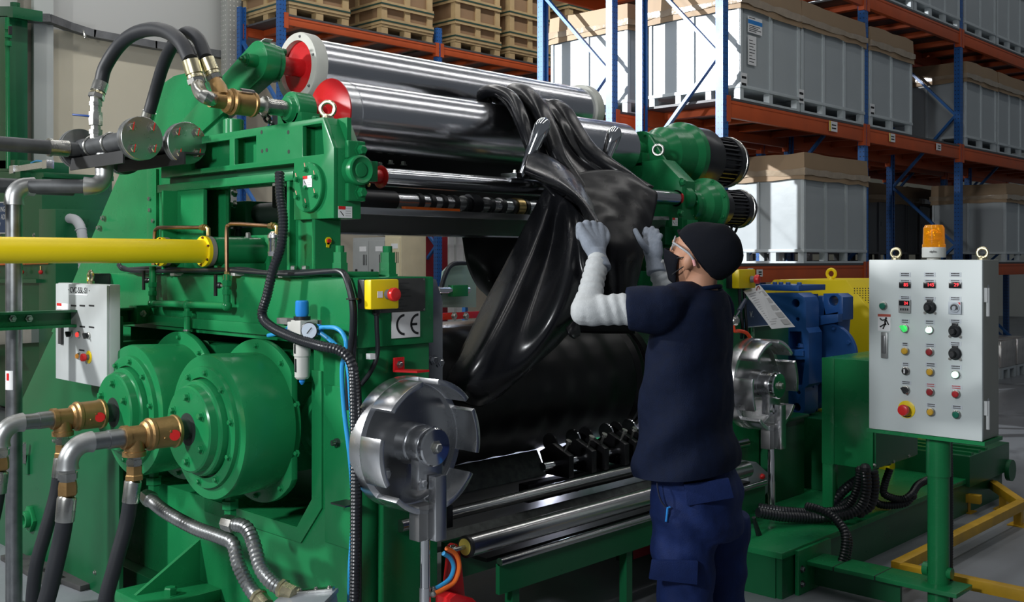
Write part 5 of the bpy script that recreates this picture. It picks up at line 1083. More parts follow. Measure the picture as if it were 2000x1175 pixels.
MOTB = mat('black_motor_enamel', (.016, .017, .02), .3, 0, .1, 10)
def gearmotor(y, z, x0, x1, x2, x3, rs, label):
    t = thing('gear_motor', (x1, y, z), label, 'motor', 'gear motors at the roll ends'); a, b, c, e = rs; g = x1-x0
    part('coupling_flange', GREEN, t, lambda m: m.lathe((x0, y, z), AX, [(0, a*.6), (0, a), (.035, a), (.035, a*.92)], 48))
    part('gear_housing', GREEN, t, lambda m: m.lathe((x0+.03, y, z), AX, [(0, a*.9), (g*.25, a*.98), (g*.4, b*.78), (g*.75, b*.86), (g*.84, b), (g*.95, b), (g-.03, b*.95)], 56))
    ringbolts(t, (x0+.03+g*.84, y, z), (-1, 0, 0), b*.92, 8, .011, .012, GREEN, .35)
    ringbolts(t, (x0, y, z), (-1, 0, 0), a*.85, 6, .009, .01, GREEN, .2)
    part('brake_drum', MOTB, t, lambda m: m.lathe((x1, y, z), AX, [(0, c*1.02), (.01, c*1.04), (.02, c), (x2-x1-.02, c*.99), (x2-x1, c*.94), (x2-x1, c*.5)], 56))
    L_ = x3-x2-.10
    part('motor_body', MOTB, t, lambda m: m.cyl((x2, y, z), (x2+L_, y, z), e*.88, None, 40))
    for k in range(30):
        an = 2*math.pi*k/30; v = Vector((0, math.cos(an), math.sin(an)))
        part('cooling_fin', MOTB, t, lambda m: m.obox(Vector((x2+L_/2, y, z))+v*e*.93, (L_/2, 0, 0), v*e*.09, v.cross(AX)*.0045))
    part('fan_cover', MOTB, t, lambda m: m.lathe((x2+L_, y, z), AX, [(0, e*.86), (0, e*1.06), (.04, e*1.07), (.085, e*1.02), (.10, e*.8), (.10, 0)], 48))
    part('trim_ring', ZINC, t, lambda m: m.torus((x2+L_+.05, y, z), AX, e*1.065, .005, 48, 8))
    part('lifting_lug', MOTB, t, lambda m: m.torus((x2+L_*.8, y-.02, z-e*1.12), (0, 1, .2), .03, .008, 20, 8))
    return t
gearmotor(R2Y, R2Z, 5.0, 5.42, 5.65, 5.99, (.125, .215, .200, .155), 'large black finned motor with green housing driving the front roll')
gearmotor(TY+.02, TZ-.035, 4.98, 5.16, 5.33, 5.60, (.095, .168, .118, .108), 'smaller black finned motor below, at the end of the chrome bar')
t = thing('steel_chute', W(1262, 450, Y=3.45), 'small grey steel chute hanging under the far bracket', 'chute')
part('face', STAIN, t, lambda m: m.prism([W(1262, 426, Y=3.4), W(1302, 426, Y=3.4), W(1296, 460, Y=3.5), W(1256, 456, Y=3.5)], (0, .01, 0)))
part('rim', ZINC, t, lambda m: m.bar(W(1260, 426, Y=3.39), W(1304, 426, Y=3.39), .02, .02))
part('hanger', DGREEN, t, lambda m: m.box(4.78, 4.86, 3.42, 3.5, 1.66, 1.76))
# guide posts carried on the chrome bar
for k, (a, b_, lab) in enumerate(((((1062, 240), 3.28), ((1017, 345), 3.36), 'chrome guide post in front of the folded rubber'), (((1202, 256), 3.28), ((1167, 352), 3.36), 'chrome guide post standing right of the folded rubber'))):
    tp, bt = W(*a[0], Y=a[1]), W(*b_[0], Y=b_[1]); ax = tp-bt; L_ = ax.length
    t = thing('guide_post', bt, lab, 'guide post', 'chrome guide posts')
    part('post', CHROME, t, lambda m: m.lathe(bt, ax, [(0, .016), (L_*.3, .024), (L_*.75, .036), (L_*.93, .039), (L_, .034), (L_+.020, .020), (L_+.027, 0)], 28))
    part('carriage', STEEL, t, lambda m: (m.box(bt.x-.045, bt.x+.045, TY-.055, TY+.05, TZ+.035, TZ+.062),), .004)
    part('stem', CHROME, t, lambda m: m.cyl(bt, (bt.x, TY-.03, TZ+.05), .013, None, 14))
    part('bushing', DARKM, t, lambda m: m.lathe((bt.x-.10, SY, SZ), AX, [(0, .036), (0, .05), (.06, .05), (.06, .036), (0, .036)], 24))
    bolt(t, (bt.x-.03, TY-.03, TZ+.062), AZ, .008, .012, ZINC); bolt(t, (bt.x+.03, TY-.03, TZ+.062), AZ, .008, .012, ZINC)

# ------------------------------------------------------------------ gearbox, yellow cover, platform and cabinets at right
ZP0 = .22
t = thing('drive_platform', (5.8, 3.4, 0), 'wide green base platform of the drive, cables lying on it', 'platform')
part('deck', GREEN, t, lambda m: m.box(4.30, 7.2, 2.42, 4.6, ZP0-.03, ZP0), .004)
part('front_skirt', DGREEN, t, lambda m: m.box(4.32, 7.2, 2.43, 2.46, 0, ZP0-.03))
part('near_skirt', DGREEN, t, lambda m: m.box(4.31, 4.34, 2.46, 3.0, 0, ZP0-.03))
part('end_box', DGREEN, t, lambda m: m.box(6.55, 7.25, 2.40, 2.9, ZP0-.05, ZP0+.14), .006)
for k in range(3): part('end_rib', GREEN, t, lambda m: m.box(6.6+k*.12, 6.64+k*.12, 2.41, 2.88, ZP0+.14, ZP0+.155))
part('end_boss', DGREEN, t, lambda m: m.lathe((7.22, 2.40, .18), (0, -1, 0), [(0, .07), (.03, .07), (.03, .03)], 24))
t = thing('gearbox', (6.0, 3.2, .65), 'blue cast gearbox with round bolted cover and lifting holes', 'gearbox')
XB1 = 5.6
def G1(px, py): return W(px, py, X=XB1)
def circ(c, r, n=20): return [Vector(c)+Vector((0, r*math.cos(2*math.pi*k/n), r*math.sin(2*math.pi*k/n))) for k in range(n)]
ol = [G1(1490, 572), G1(1558, 572), G1(1570, 580), G1(1574, 590), G1(1574, 640), G1(1580, 650), G1(1580, 750), G1(1572, 757), G1(1572, 800), G1(1566, 811), G1(1490, 811)]
rec1 = [G1(1542, 647), G1(1565, 647), G1(1570, 680), G1(1542, 684)]; rec2 = [G1(1542, 702), G1(1572, 702), G1(1566, 754), G1(1542, 750)]
part('front_casting', BLUE, t, lambda m: m.plate(ol, [circ(G1(1554, 592), .026), circ(G1(1558, 623), .012), circ(G1(1560, 766), .012), circ(G1(1556, 795), .026), rec1, rec2], (.16, 0, 0)), .004)
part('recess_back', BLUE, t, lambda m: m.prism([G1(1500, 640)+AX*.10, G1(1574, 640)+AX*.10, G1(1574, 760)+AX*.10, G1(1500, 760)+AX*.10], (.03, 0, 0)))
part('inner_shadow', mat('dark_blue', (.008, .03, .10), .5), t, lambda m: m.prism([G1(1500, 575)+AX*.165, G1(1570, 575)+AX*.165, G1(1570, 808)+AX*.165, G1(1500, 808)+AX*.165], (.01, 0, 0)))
pieces('rib', BLUE, t, [(XB1-.02, XB1+.14, G1(1572, 0).y, G1(1540, 0).y, G1(1555, 694).z, G1(1555, 683).z)], .003)
bolt(t, G1(1557, 678)+Vector((.05, 0, .0)), AZ, .02, .02, BLUE)
XB2 = 5.85
def G2(px, py): return W(px, py, X=XB2)
part('main_casting', BLUE, t, lambda m: m.prism([G2(1560, 578), G2(1608, 578), G2(1615, 610), G2(1640, 605), G2(1636, 650), G2(1640, 700), G2(1615, 770), G2(1590, 800), G2(1560, 800)], (.16, 0, 0)), .01)
part('top_ear', BLUE, t, lambda m: m.plate([G2(1608, 573), G2(1636, 573), G2(1646, 580), G2(1646, 625), G2(1625, 628), G2(1608, 620)], [circ(G2(1628, 587), .030)], (.14, 0, 0)), .004)
part('shelf', BLUE, t, lambda m: m.prism([G2(1575, 618), G2(1646, 612), G2(1646, 628), G2(1575, 640)], (-.06, 0, 0)), .004)
rc = G2(1618, 690); part('round_cover', BLUE, t, lambda m: m.lathe(rc, (-1, 0, 0), [(0, .19), (.02, .19), (.024, .184), (.024, 0)], 48))
for k in range(8): 
    an = k*math.pi/4+.3; bolt(t, rc+Vector((-.024, .162*math.cos(an), .162*math.sin(an))), (-1, 0, 0), .013, .012, BLUE)
for (a, b_) in ((1588, 645), (1630, 640)): part('hole', mat('bore_blue', (.005, .01, .03), .6), t, lambda m: m.lathe(G2(a, b_)-AX*.001, AX, [(0, .012), (.001, .012)], 14), smooth=0)
part('top_lid', BLUE, t, lambda m: m.box(5.66, 6.0, G1(1550, 0).y, G1(1500, 0).y+.1, 1.385, 1.42), .004)
for k, px in enumerate((1497, 1509, 1523, 1545)): bolt(t, (5.70, G1(px, 0).y, 1.42), AZ, .014, .016, BLUE)
part('pedestal', DGREEN, t, lambda m: m.box(5.62, 6.1, 2.85, 3.3, ZP0, .64), .006)
XY = 6.45
def GY(px, py): return W(px, py, X=XY)
t = thing('machine_cover', (6.8, 3.0, ZP0), 'large yellow sheet cover behind the blue gearbox', 'cover')
yp = [GY(1488, 574), GY(1510, 546), GY(1652, 546), GY(1735, 650), GY(1735, 740), GY(1488, 740)]
part('cover', YEL, t, lambda m: m.prism(yp, (.9, 0, 0)), .008)
part('skirt', YEL, t, lambda m: m.prism([(XY+.02, yp[4].y, yp[4].z), (XY+.02, yp[5].y, yp[5].z), (XY+.02, yp[5].y, ZP0), (XY+.02, yp[4].y, ZP0)], (.86, 0, 0)))
part('eye', YEL, t, lambda m: (m.torus(GY(1603, 537)+AX*.15+AZ*.008, AX, .03, .011), m.lathe(Vector((XY+.15, GY(1603, 0).y, GY(1603, 546).z)), AZ, [(0, .02), (.02, .02)], 12)))
def vents(m):
    for i in range(10):
        for j in range(9):
            px, py = 1669+i*5.4, 563+j*4.6
            if j <= 2+i*.9 and py > 546+(px-1652)*1.25-60 and px < 1722: 
                q = GY(px, py); m.lathe(q-AX*.001, AX, [(0, .0042), (.001, .0042)], 6)
tag(part('vent_holes', INK, t, vents, smooth=0), kind='stuff')
# green switch cabinet on a post
t = thing('switch_cabinet', (5.4, 2.5, ZP0), 'green electrical cabinet half hidden by the control panel', 'cabinet')
XC = 5.2; yc0, yc1 = W(1705, 0, X=XC).y, W(1606, 0, X=XC).y; zc1, zc0 = W(1610, 698, X=XC).z, W(1700, 917, X=XC).z
part('body', GREEN, t, lambda m: m.box(XC, XC+.55, yc0, yc1, zc0, zc1), .006)
part('side_cover', DGREEN, t, lambda m: m.box(XC+.01, XC+.54, yc0-.012, yc0, zc0+.01, zc1-.01), .003)  # darker green paints the shaded side of the cabinet
part('door_strip', GREEN, t, lambda m: m.box(XC-.006, XC, yc1-.07, yc1, zc0, zc1), .002)
part('post', GREEN, t, lambda m: m.box(XC, XC+.06, yc1-.06, yc1, ZP0, zc0), .004)
part('post', DGREEN, t, lambda m: m.box(XC+.45, XC+.5, yc1-.06, yc1, ZP0, zc0), .004)
for (a, b_) in ((1705, 908), (1742, 901), (1772, 890)): bolt(t, W(a+3, b_, Y=yc0-.012), (0, -1, 0), .007, .005, ZINC, 'screw')
for k, x in enumerate((5.25, 5.40, 5.55)): part('gland', PLBLK, t, lambda m: m.lathe((x, yc0+.09, zc0), -AZ, [(0, .03), (.03, .03), (.035, .024)], 14))
t = thing('drive_column', (5.9, 2.9, ZP0), 'dark green box column under the blue gearbox', 'column')
part('body', DGREEN, t, lambda m: m.box(5.12, 5.5, 2.95, 3.4, ZP0, .66), .006); part('cap', DGREEN, t, lambda m: m.box(5.1, 5.52, 2.93, 3.42, .66, .68), .003)
# conduits on the platform
for k, (pts, r, lab) in enumerate((
    ([(1480, 1000, 5.2), (1530, 1008, 5.25), (1580, 1010, 5.3), (1640, 1008, 5.3), (1680, 990, 5.3), (1692, 950, 5.3), (1690, 915, 5.3)], .026, 'thick ribbed black conduit lying along the drive platform'),
    ([(1480, 990, 5.3), (1540, 998, 5.3), (1600, 1000, 5.35), (1650, 992, 5.4), (1672, 960, 5.4), (1680, 918, 5.4)], .022, 'ribbed black conduit just behind the thick one'),
    ([(1575, 988, 5.1), (1600, 995, 5.05), (1630, 1012, 5.0), (1650, 1040, 4.95), (1650, 1075, 4.92), (1640, 1110, 4.9)], .021, 'ribbed black conduit curling down off the platform edge'),
    ([(1582, 990, 5.12), (1612, 1002, 5.06), (1642, 1022, 5.0), (1658, 1052, 4.96), (1655, 1085, 4.93), (1650, 1110, 4.9)], .017, 'thinner ribbed conduit running down beside the curl'),
    ([(1705, 918, 5.35), (1708, 950, 5.35), (1700, 985, 5.35), (1680, 1000, 5.35)], .026, 'black conduit dropping from the green cabinet'),
    ([(1738, 915, 5.6), (1728, 945, 5.6), (1728, 965, 5.6), (1760, 975, 5.6), (1780, 965, 5.6), (1795, 945, 5.7), (1830, 930, 5.8)], .02, 'ribbed conduit looping right beneath the control panel'),
    ([(1625, 985, 5.6), (1650, 955, 5.6), (1680, 935, 5.65), (1700, 930, 5.7)], .026, 'slanting grey-black conduit behind the post'),
    ([(1625, 1000, 5.55), (1660, 975, 5.55), (1690, 962, 5.6), (1720, 985, 5.6), (1765, 983, 5.6), (1783, 968, 5.6)], .02, 'flat coil of black conduit at the back of the platform'))):
    t = thing('ribbed_conduit', W(*pts[0][:2], d=pts[0][2]), lab, 'conduit', 'conduits on the drive platform')
    hose('conduit', [W(a, b, d=c_) for a, b, c_ in pts], r, BLACKG, t, True, 14)
    part('end_gland', PLBLK, t, lambda m: m.sphere(W(*pts[-1][:2], d=pts[-1][2]), r*1.15, 10))
# things fixed to the far frame front
t = thing('emergency_stop', W(1460, 545, Y=2.98), 'yellow stop box behind the worker at the far frame', 'stop button')
a, b_ = W(1446, 526, Y=2.97), W(1478, 562, Y=2.97)
part('back_box', PLBLK, t, lambda m: m.box(a.x-.02, b_.x-.02, 3.01, 3.05, b_.z, a.z), .004)
cvr = part('yellow_cover', YEL, t, lambda m: m.box(a.x-.02, b_.x-.02, 2.965, 3.01, b_.z, a.z), .006)
estop(cvr, W(1466, 545, Y=2.965), (.25, -1, 0), 1.35, False)
for k in (0, 1): part('cable', BLACKG, t, lambda m: m.tube(spline([W(1444+k*9, 562, Y=3.0), W(1446+k*9, 600, Y=3.0), W(1450+k*8, 640, Y=3.0), W(1448+k*8, 660, Y=3.02)], 6), .009, 10))
t = thing('instruction_sheet', W(1505, 600, Y=2.98), 'white printed instruction sheet tilted on the green far frame', 'sign')
shp = [W(1453, 568, Y=2.99), W(1484, 556, Y=2.99), W(1553, 638, Y=2.86), W(1508, 642, Y=2.86)]
sh_ = part('sheet', WHITEP, t, lambda m: m.prism(shp, (0, .004, 0)), smooth=0)
def lerp(u, v, off=.003): 
    p_ = shp[0]*(1-u)*(1-v)+shp[1]*u*(1-v)+shp[2]*u*v+shp[3]*(1-u)*v; return p_-AY*off
def quad(m, u0, u1, v0, v1, off=.003): m.add([lerp(u0, v0, off), lerp(u1, v0, off), lerp(u1, v1, off), lerp(u0, v1, off)], [(0, 1, 2, 3)])
part('picture_block', mat('grey_print', (.5, .5, .5), .5), sh_, lambda m: [quad(m, .62, .92, .12+k*.17, .24+k*.17) for k in range(5)], smooth=0)
part('red_stamp', mat('pale_red', (.55, .12, .10), .5), sh_, lambda m: [m.lathe(lerp(.72, .07), (0, -1, 0), [(0, .02), (.0005, .02), (.0005, .012), (0, .012), (0, .02)], 16)], smooth=0)
part('text_lines', mat('pale_ink', (.42, .42, .43), .5), sh_, lambda m: [quad(m, .08, .5-.1*(k % 3), .1+k*.055, .112+k*.055) for k in range(15)], smooth=0)
t = thing('blue_sign', W(1475, 615, Y=3.03), 'blue sign plate with white lettering behind the instruction sheet', 'sign')
part('plate', mat('dark_blue_sign', (.05, .09, .20), .35), t, lambda m: m.prism([W(1455, 585, Y=3.03), W(1470, 585, Y=3.03), W(1512, 634, Y=3.03), W(1455, 640, Y=3.03)], (0, .005, 0)), smooth=0)
lettering('lettering', 'V.', .05, W(1468, 614, Y=3.027), AX, AZ, WHITEP, t)
part('border', WHITEP, t, lambda m: m.bar(W(1456, 639, Y=3.027), W(1511, 634, Y=3.027), .004, .006, AY))
t = thing('toggle_lever', W(1440, 625, Y=2.95), 'small chrome lever with a dark grip beside the worker', 'lever')
part('grip', mat('navy_grip', (.02, .03, .06), .4), t, lambda m: m.cyl(W(1444, 606, Y=2.93), W(1456, 585, Y=2.93), .014, .011, 14)); part('rod', CHROME, t, lambda m: m.cyl(W(1434, 622, Y=2.95), W(1445, 605, Y=2.93), .006, None, 10)); part('knuckle', ZINC, t, lambda m: m.sphere(W(1434, 626, Y=2.96), .03, 14))
t = thing('air_hose', W(1450, 650, Y=2.97), 'orange-red air hose curving above the far slotted wheel', 'hose')
hose('hose', [W(a, b, Y=2.96) for a, b in ((1432, 628), (1434, 645), (1445, 646), (1458, 650), (1466, 660))], .010, mat('orange_red_hose', (.80, .07, .02), .3), t); part('fitting', ZINC, t, lambda m: m.sphere(W(1466, 660, Y=2.96), .014, 10))
t = thing('pendant_box', W(1490, 970, Y=2.9), 'grey cast pendant box with a red button behind the lever', 'switch box')
pb_ = [W(1462, 905, Y=2.9), W(1478, 902, Y=2.9), W(1503, 925, Y=2.9), W(1505, 952, Y=2.9), W(1494, 968, Y=2.9), W(1462, 968, Y=2.9)]
part('body', CASTG, t, lambda m: m.prism(pb_, (0, .1, 0)), .006)
part('red_button', SIGNR, t, lambda m: m.sphere(W(1489, 930, Y=2.895), .016, 14)); part('side_knob', PLBLK, t, lambda m: m.sphere(W(1507, 931, Y=2.93), .012, 10)); part('gland', ZINC, t, lambda m: m.lathe(W(1483, 968, Y=2.93), -AZ, [(0, .022), (.04, .022), (.045, .016)], 10))
part('post', DGREEN, t, lambda m: m.box(W(1468, 0, Y=2.95).x, W(1480, 0, Y=2.95).x, 2.95, 2.99, ZP0, W(1470, 960, Y=2.9).z))
t = thing('pipe_elbow', W(1500, 1062, Y=2.5), 'oily steel elbow fitting on the platform edge', 'fitting')
part('elbow', IRON, t, lambda m: m.tube([W(1480, 1062, Y=2.75), W(1494, 1062, Y=2.72), W(1504, 1066, Y=2.70), W(1510, 1074, Y=2.69)], [.04, .045, .05, .045], 18)); part('collar', ZINC, t, lambda m: m.torus(W(1494, 1062, Y=2.72), (1, -.2, 0), .045, .008))
for k, (pts, lab) in enumerate((([(1475, 1020), (1490, 1060), (1505, 1110), (1512, 1140), (1500, 1147), (1470, 1135), (1455, 1130)], 'black cable loop hanging behind the far lever, outer'), ([(1472, 1010), (1482, 1050), (1495, 1095), (1500, 1118), (1485, 1125), (1458, 1122)], 'black cable loop hanging behind the far lever, inner'))):
    t = thing('cable_loop', W(*pts[0], Y=2.7), lab, 'cable', 'cable loops'); hose('cable', [W(a, b, Y=2.66) for a, b in pts], .010, BLACKG, t); part('plug', PLBLK, t, lambda m: m.lathe(W(*pts[-1], Y=2.66), -AZ, [(0, .016), (.05, .016)], 10))

# ------------------------------------------------------------------ control panel on its post
XK = 4.5
def K(px, py): return W(px, py, X=XK)
yk0, yk1 = K(1918, 0).y, K(1697, 0).y; zk1 = .5*(K(1697, 508).z+K(1917, 506).z); zk0 = .5*(K(1699, 836).z+K(1920, 861).z)
t = thing('operator_console', (XK+.12, (yk0+yk1)/2, 0), 'light grey control panel with rows of buttons on a green post', 'control panel')
part('enclosure', PANELS, t, lambda m: m.box(XK+.016, XK+.20, yk0, yk1, zk0, zk1), .004)
dr = part('door', PANELG, t, lambda m: m.box(XK, XK+.016, yk0-.001, yk1, zk0-.002, zk1), .004)
for z in (K(1920, 590).z, K(1922, 812).z):
    part('hinge', mat('white_hinge', (.62, .64, .64), .4), t, lambda m: (m.cyl((XK+.034, yk0-.012, z-.06), (XK+.034, yk0-.012, z+.06), .0075, None, 12), m.box(XK+.02, XK+.034, yk0-.014, yk0, z+.0, z+.06)))
    part('hinge_pin', CHROME, t, lambda m: m.cyl((XK+.034, yk0-.012, z+.06), (XK+.034, yk0-.012, z+.072), .005, .004, 10))
part('base_tray', GREEN, t, lambda m: m.box(XK-.004, XK+.21, yk0-.012, yk1+.01, zk0-.018, zk0-.003))
pyy = W(1833, 0, X=XK+.10).y
part('post_socket', GREEN, t, lambda m: m.cyl((XK+.10, pyy, zk0-.19), (XK+.10, pyy, zk0-.018), .052, None, 36))
part('post', GREEN, t, lambda m: m.cyl((XK+.10, pyy, 0), (XK+.10, pyy, zk0-.17), .046, None, 36))
part('post_clamp', GREEN, t, lambda m: m.lathe((XK+.10, pyy-.06, .20), (0, 1, 0), [(0, .025), (.02, .025), (.02, .02), (.10, .02), (.10, .03), (.125, .03)], 16))
part('post_foot', GREEN, t, lambda m: m.box(XK, XK+.2, pyy-.1, pyy+.1, 0, .012))
part('rear_conduit', BLACKG, t, lambda m: m.tube(*corrugated([(XK+.16, pyy-.02, zk0-.02), (XK+.165, pyy-.022, zk0-.3), (XK+.165, pyy-.02, .05)], .017), 12), smooth=60)
for px in (1733, 1918): 
    q = Vector((XK+.09, K(px, 0).y+(.0 if px < 1800 else .03), zk1)); part('lifting_eye', ZYEL, t, lambda m: (m.lathe(q, AZ, [(0, .020), (.008, .02), (.012, .012)], 16), m.torus(q+AZ*.030, (1, .15, 0), .0205, .0065)))
LBL = mat('panel_label', (.55, .60, .64), .5); LED = mat('red_led', (1, .03, .04), .4, emit=2.2); LITG = mat('lit_green_white', (.55, 1., .75), .3, emit=1.6); GBT = mat('green_button', (.01, .16, .10), .3)
YBT = mat('yellow_button', (.62, .36, .03), .35); RBT = mat('dark_red_button', (.30, .02, .025), .35); SCREEN = mat('display_black', (.01, .01, .012), .2)
def klabel(px, py, w=.052, h=.030, rows=2, red=False):
    c_ = K(px, py); l = part('label', LBL, dr, lambda m: m.box(XK-.001, XK, c_.y-w/2, c_.y+w/2, c_.z-h/2, c_.z+h/2), smooth=0)
    def tx(m):
        for r_ in range(rows):
            zz = c_.z+h*(.22-.44*r_ if rows == 2 else .0); x = -w*.36; n = 6 if r_ == 0 else 10
            for k in range(n):
                ww = w*.72/n; yy = c_.y-(x+k*ww); m.box(XK-.0016, XK-.001, yy-ww*.8, yy, zz-h*(.12 if r_ == 0 else .09), zz+h*(.12 if r_ == 0 else .09))
    tag(part('label_print', INK if not red else mat('red_ink', (.45, .06, .06), .5), l, tx, smooth=0), kind='stuff')
def display(px, py, txt, w=.052, h=.026):
    c_ = K(px, py); s_ = part('display', SCREEN, dr, lambda m: m.box(XK-.006, XK, c_.y-w/2, c_.y+w/2, c_.z-h/2, c_.z+h/2), .001)
    lettering('digits', txt, .021, (XK-.0065, c_.y-.006, c_.z+.001), -AY, AZ, LED, s_)
for (px, txt) in ((1768, '85'), (1816, '145'), (1866, '29')):
    klabel(px, 536, .05, .020); klabel(px, 549, .05, .016); display(px, 556.5, txt)
klabel(1768, 581, .05, .016); klabel(1816, 583, .05, .018); klabel(1866, 583, .05, .018)
c_ = K(1768, 598); tm = part('timer', mat('timer_grey', (.30, .31, .31), .4), dr, lambda m: m.box(XK-.010, XK, c_.y-.027, c_.y+.027, c_.z-.029, c_.z+.029), .002)
part('timer_screen', SCREEN, tm, lambda m: m.box(XK-.0115, XK-.010, c_.y-.023, c_.y+.023, c_.z+.004, c_.z+.025), smooth=0); lettering('digits', '24', .018, (XK-.012, c_.y-.008, c_.z+.014), -AY, AZ, LED, tm)
tag(part('timer_keys', INK, tm, lambda m: [m.box(XK-.0115, XK-.010, c_.y-.018+k*.010, c_.y-.012+k*.010, c_.z-.018, c_.z-.008) for k in range(4)], smooth=0), kind='stuff')
def rotary_knob(px, py):
    c_ = K(px, py); k_ = part('dial', mat('dial_dark', (.03, .033, .036), .3, .5), dr, lambda m: m.lathe(c_, (-1, 0, 0), [(0, .027), (.008, .027), (.012, .022), (.012, .014)], 28))
    part('dial_knob', PLBLK, k_, lambda m: m.lathe(c_+Vector((0, .004, -.002)), (-1, 0, 0), [(.01, .014), (.03, .012), (.032, .010), (.032, 0)], 20)); part('dial_stop', PLBLK, k_, lambda m: m.box(XK-.010, XK, c_.y-.012, c_.y+.012, c_.z+.022, c_.z+.034), .001)
    for s_ in (-1, 1): part('dial_foot', ZINC, k_, lambda m: m.lathe(c_+Vector((0, s_*.022, -.024)), (-1, 0, 0), [(0, .006), (.006, .006)], 10))
rotary_knob(1817, 600); rotary_knob(1866, 646); rotary_knob(1866, 690)
c_ = K(1866, 601); tm = part('dial_timer', mat('blue_grey_timer', (.42, .47, .52), .4), dr, lambda m: m.box(XK-.010, XK, c_.y-.027, c_.y+.027, c_.z-.027, c_.z+.027), .002)
part('timer_dial', mat('timer_ring', (.30, .34, .38), .4), tm, lambda m: m.lathe(c_, (-1, 0, 0), [(.010, .021), (.014, .02), (.014, .01), (.02, .008), (.02, 0)], 24)); part('timer_arc', INK, tm, lambda m: m.lathe(c_, (-1, 0, 0), [(.0142, .016), (.0148, .016), (.0148, .010), (.0142, .010)], 16, 2.6, 6.9), smooth=0); part('timer_corner', SIGNR, tm, lambda m: m.prism([c_+Vector((-.0105, -.024, .024)), c_+Vector((-.0105, -.014, .024)), c_+Vector((-.0105, -.024, .014))], (-.001, 0, 0)), smooth=0)
B = lambda px, py, mm, kind='button': knob(dr, K(px, py), mm, kind, 1.22)
klabel(1768, 627, .04, .020); klabel(1816, 629, .045, .020); klabel(1866, 627, .05, .018); klabel(1768, 672, .03, .018); klabel(1817, 674, .045, .018); klabel(1866, 671, .05, .018)
klabel(1769, 711, .032, .018); klabel(1818, 712, .048, .020); klabel(1867, 717, .05, .020); klabel(1770, 747, .046, .018); klabel(1818, 752, .045, .020, red=True); klabel(1868, 756, .05, .020, red=True); klabel(1819, 791, .045, .018); klabel(1869, 795, .045, .018)
B(1768, 641, mat('lit_green_knob', (.05, .75, .15), .3, emit=.5), 'knob'); B(1816, 644, LITG); B(1769, 685, YBT); B(1817, 687, RBT); B(1770, 724, PLBLK); B(1818, 726, YBT); B(1867, 731, LITG); B(1770, 761, PLBLK, 'knob'); B(1818, 765, RBT); B(1868, 769, mat('red_button', (.45, .02, .025), .35)); B(1819, 804, YBT); B(1869, 809, GBT); B(1726, 597, GBT)
part('selector_mark', WHITEP, dr, lambda m: m.box(XK-.0225, XK-.0205, K(1770, 724).y-.003, K(1770, 724).y+.003, K(1770, 724).z-.009, K(1770, 724).z+.009), smooth=0)
estop(dr, K(1771, 799), (-1, 0, 0), 1.28)
part('stop_bezel_print', INK, dr, lambda m: m.lathe(K(1771, 799), (-1, 0, 0), [(.0045, .035), (.005, .035), (.005, .031), (.0045, .031)], 12, .7, 2.3), smooth=0)
sg = part('warning_card', WHITEP, dr, lambda m: m.box(XK-.002, XK, K(1740, 0).y, K(1715, 0).y, K(1728, 646).z, K(1728, 613).z), smooth=0)
part('warning_band', mat('brick_red', (.45, .08, .05), .5), sg, lambda m: m.box(XK-.003, XK-.002, K(1740, 0).y, K(1715, 0).y, K(1728, 618).z, K(1728, 613).z), smooth=0)
fig = lambda pts, th: [bar_(a, b, th) for a, b in pts]
def stick(m):
    for (a, b) in (((1730, 622), (1729, 633)), ((1729, 633), (1725, 642)), ((1729, 632), (1719, 638)), ((1731, 624), (1736, 634)), ((1730, 624), (1723, 625)), ((1723, 625), (1719, 621)), ((1728, 627), (1731, 634))):
        m.bar(K(*a)-AX*.0026, K(*b)-AX*.0026, .006, .001, AX)
    m.lathe(K(1731, 621)-AX*.002, (-1, 0, 0), [(0, .005), (.001, .005)], 10)
part('warning_figure', INK, sg, stick, smooth=0)
lk = part('door_handle', mat('handle_grey', (.30, .31, .31), .35, .6), dr, lambda m: m.box(XK-.010, XK, K(1735, 0).y, K(1722, 0).y, K(1728, 699).z, K(1728, 648).z), .003)
part('handle_grip', mat('grip_grey', (.20, .205, .21), .3, .6), lk, lambda m: m.obox(K(1728, 672)-AX*.012, (.004, 0, 0), (0, .009, 0), (0, 0, .04)), .003)
# amber beacon
t = thing('warning_beacon', (XK+.09, W(1824, 0, X=XK+.09).y, zk1), 'amber rotating beacon on top of the control panel', 'beacon'); c_ = Vector((XK+.09, W(1824, 0, X=XK+.09).y, zk1))
AMB = mat('amber_lens', (1., .42, .01), .08, 0, 0, 4, trans=.75, emit=.10)
part('foot', GREYP, t, lambda m: m.lathe(c_, AZ, [(0, .030), (.010, .030)], 24)); part('base', mat('beacon_base', (.62, .64, .62), .4), t, lambda m: m.lathe(c_+AZ*.010, AZ, [(0, .048), (.005, .050), (.042, .050), (.046, .047)], 40))
part('lens', AMB, t, lambda m: m.lathe(c_+AZ*.056, AZ, [(0, .049), (.012, .049), (.014, .046), (.085, .044), (.098, .036), (.098, 0)], 40)); part('reflector', mat('beacon_reflector', (.85, .55, .12), .12, 1), t, lambda m: (m.sphere(c_+AZ*.105, .026, 16, (.7, 1, 1.2)), m.cyl(c_+AZ*.057, c_+AZ*.09, .012, None, 12)))
lettering('lettering', 'alpha', .014, c_+Vector((-.0505, -.016, .036)), -AY+AX*.3, AZ, INK, t)
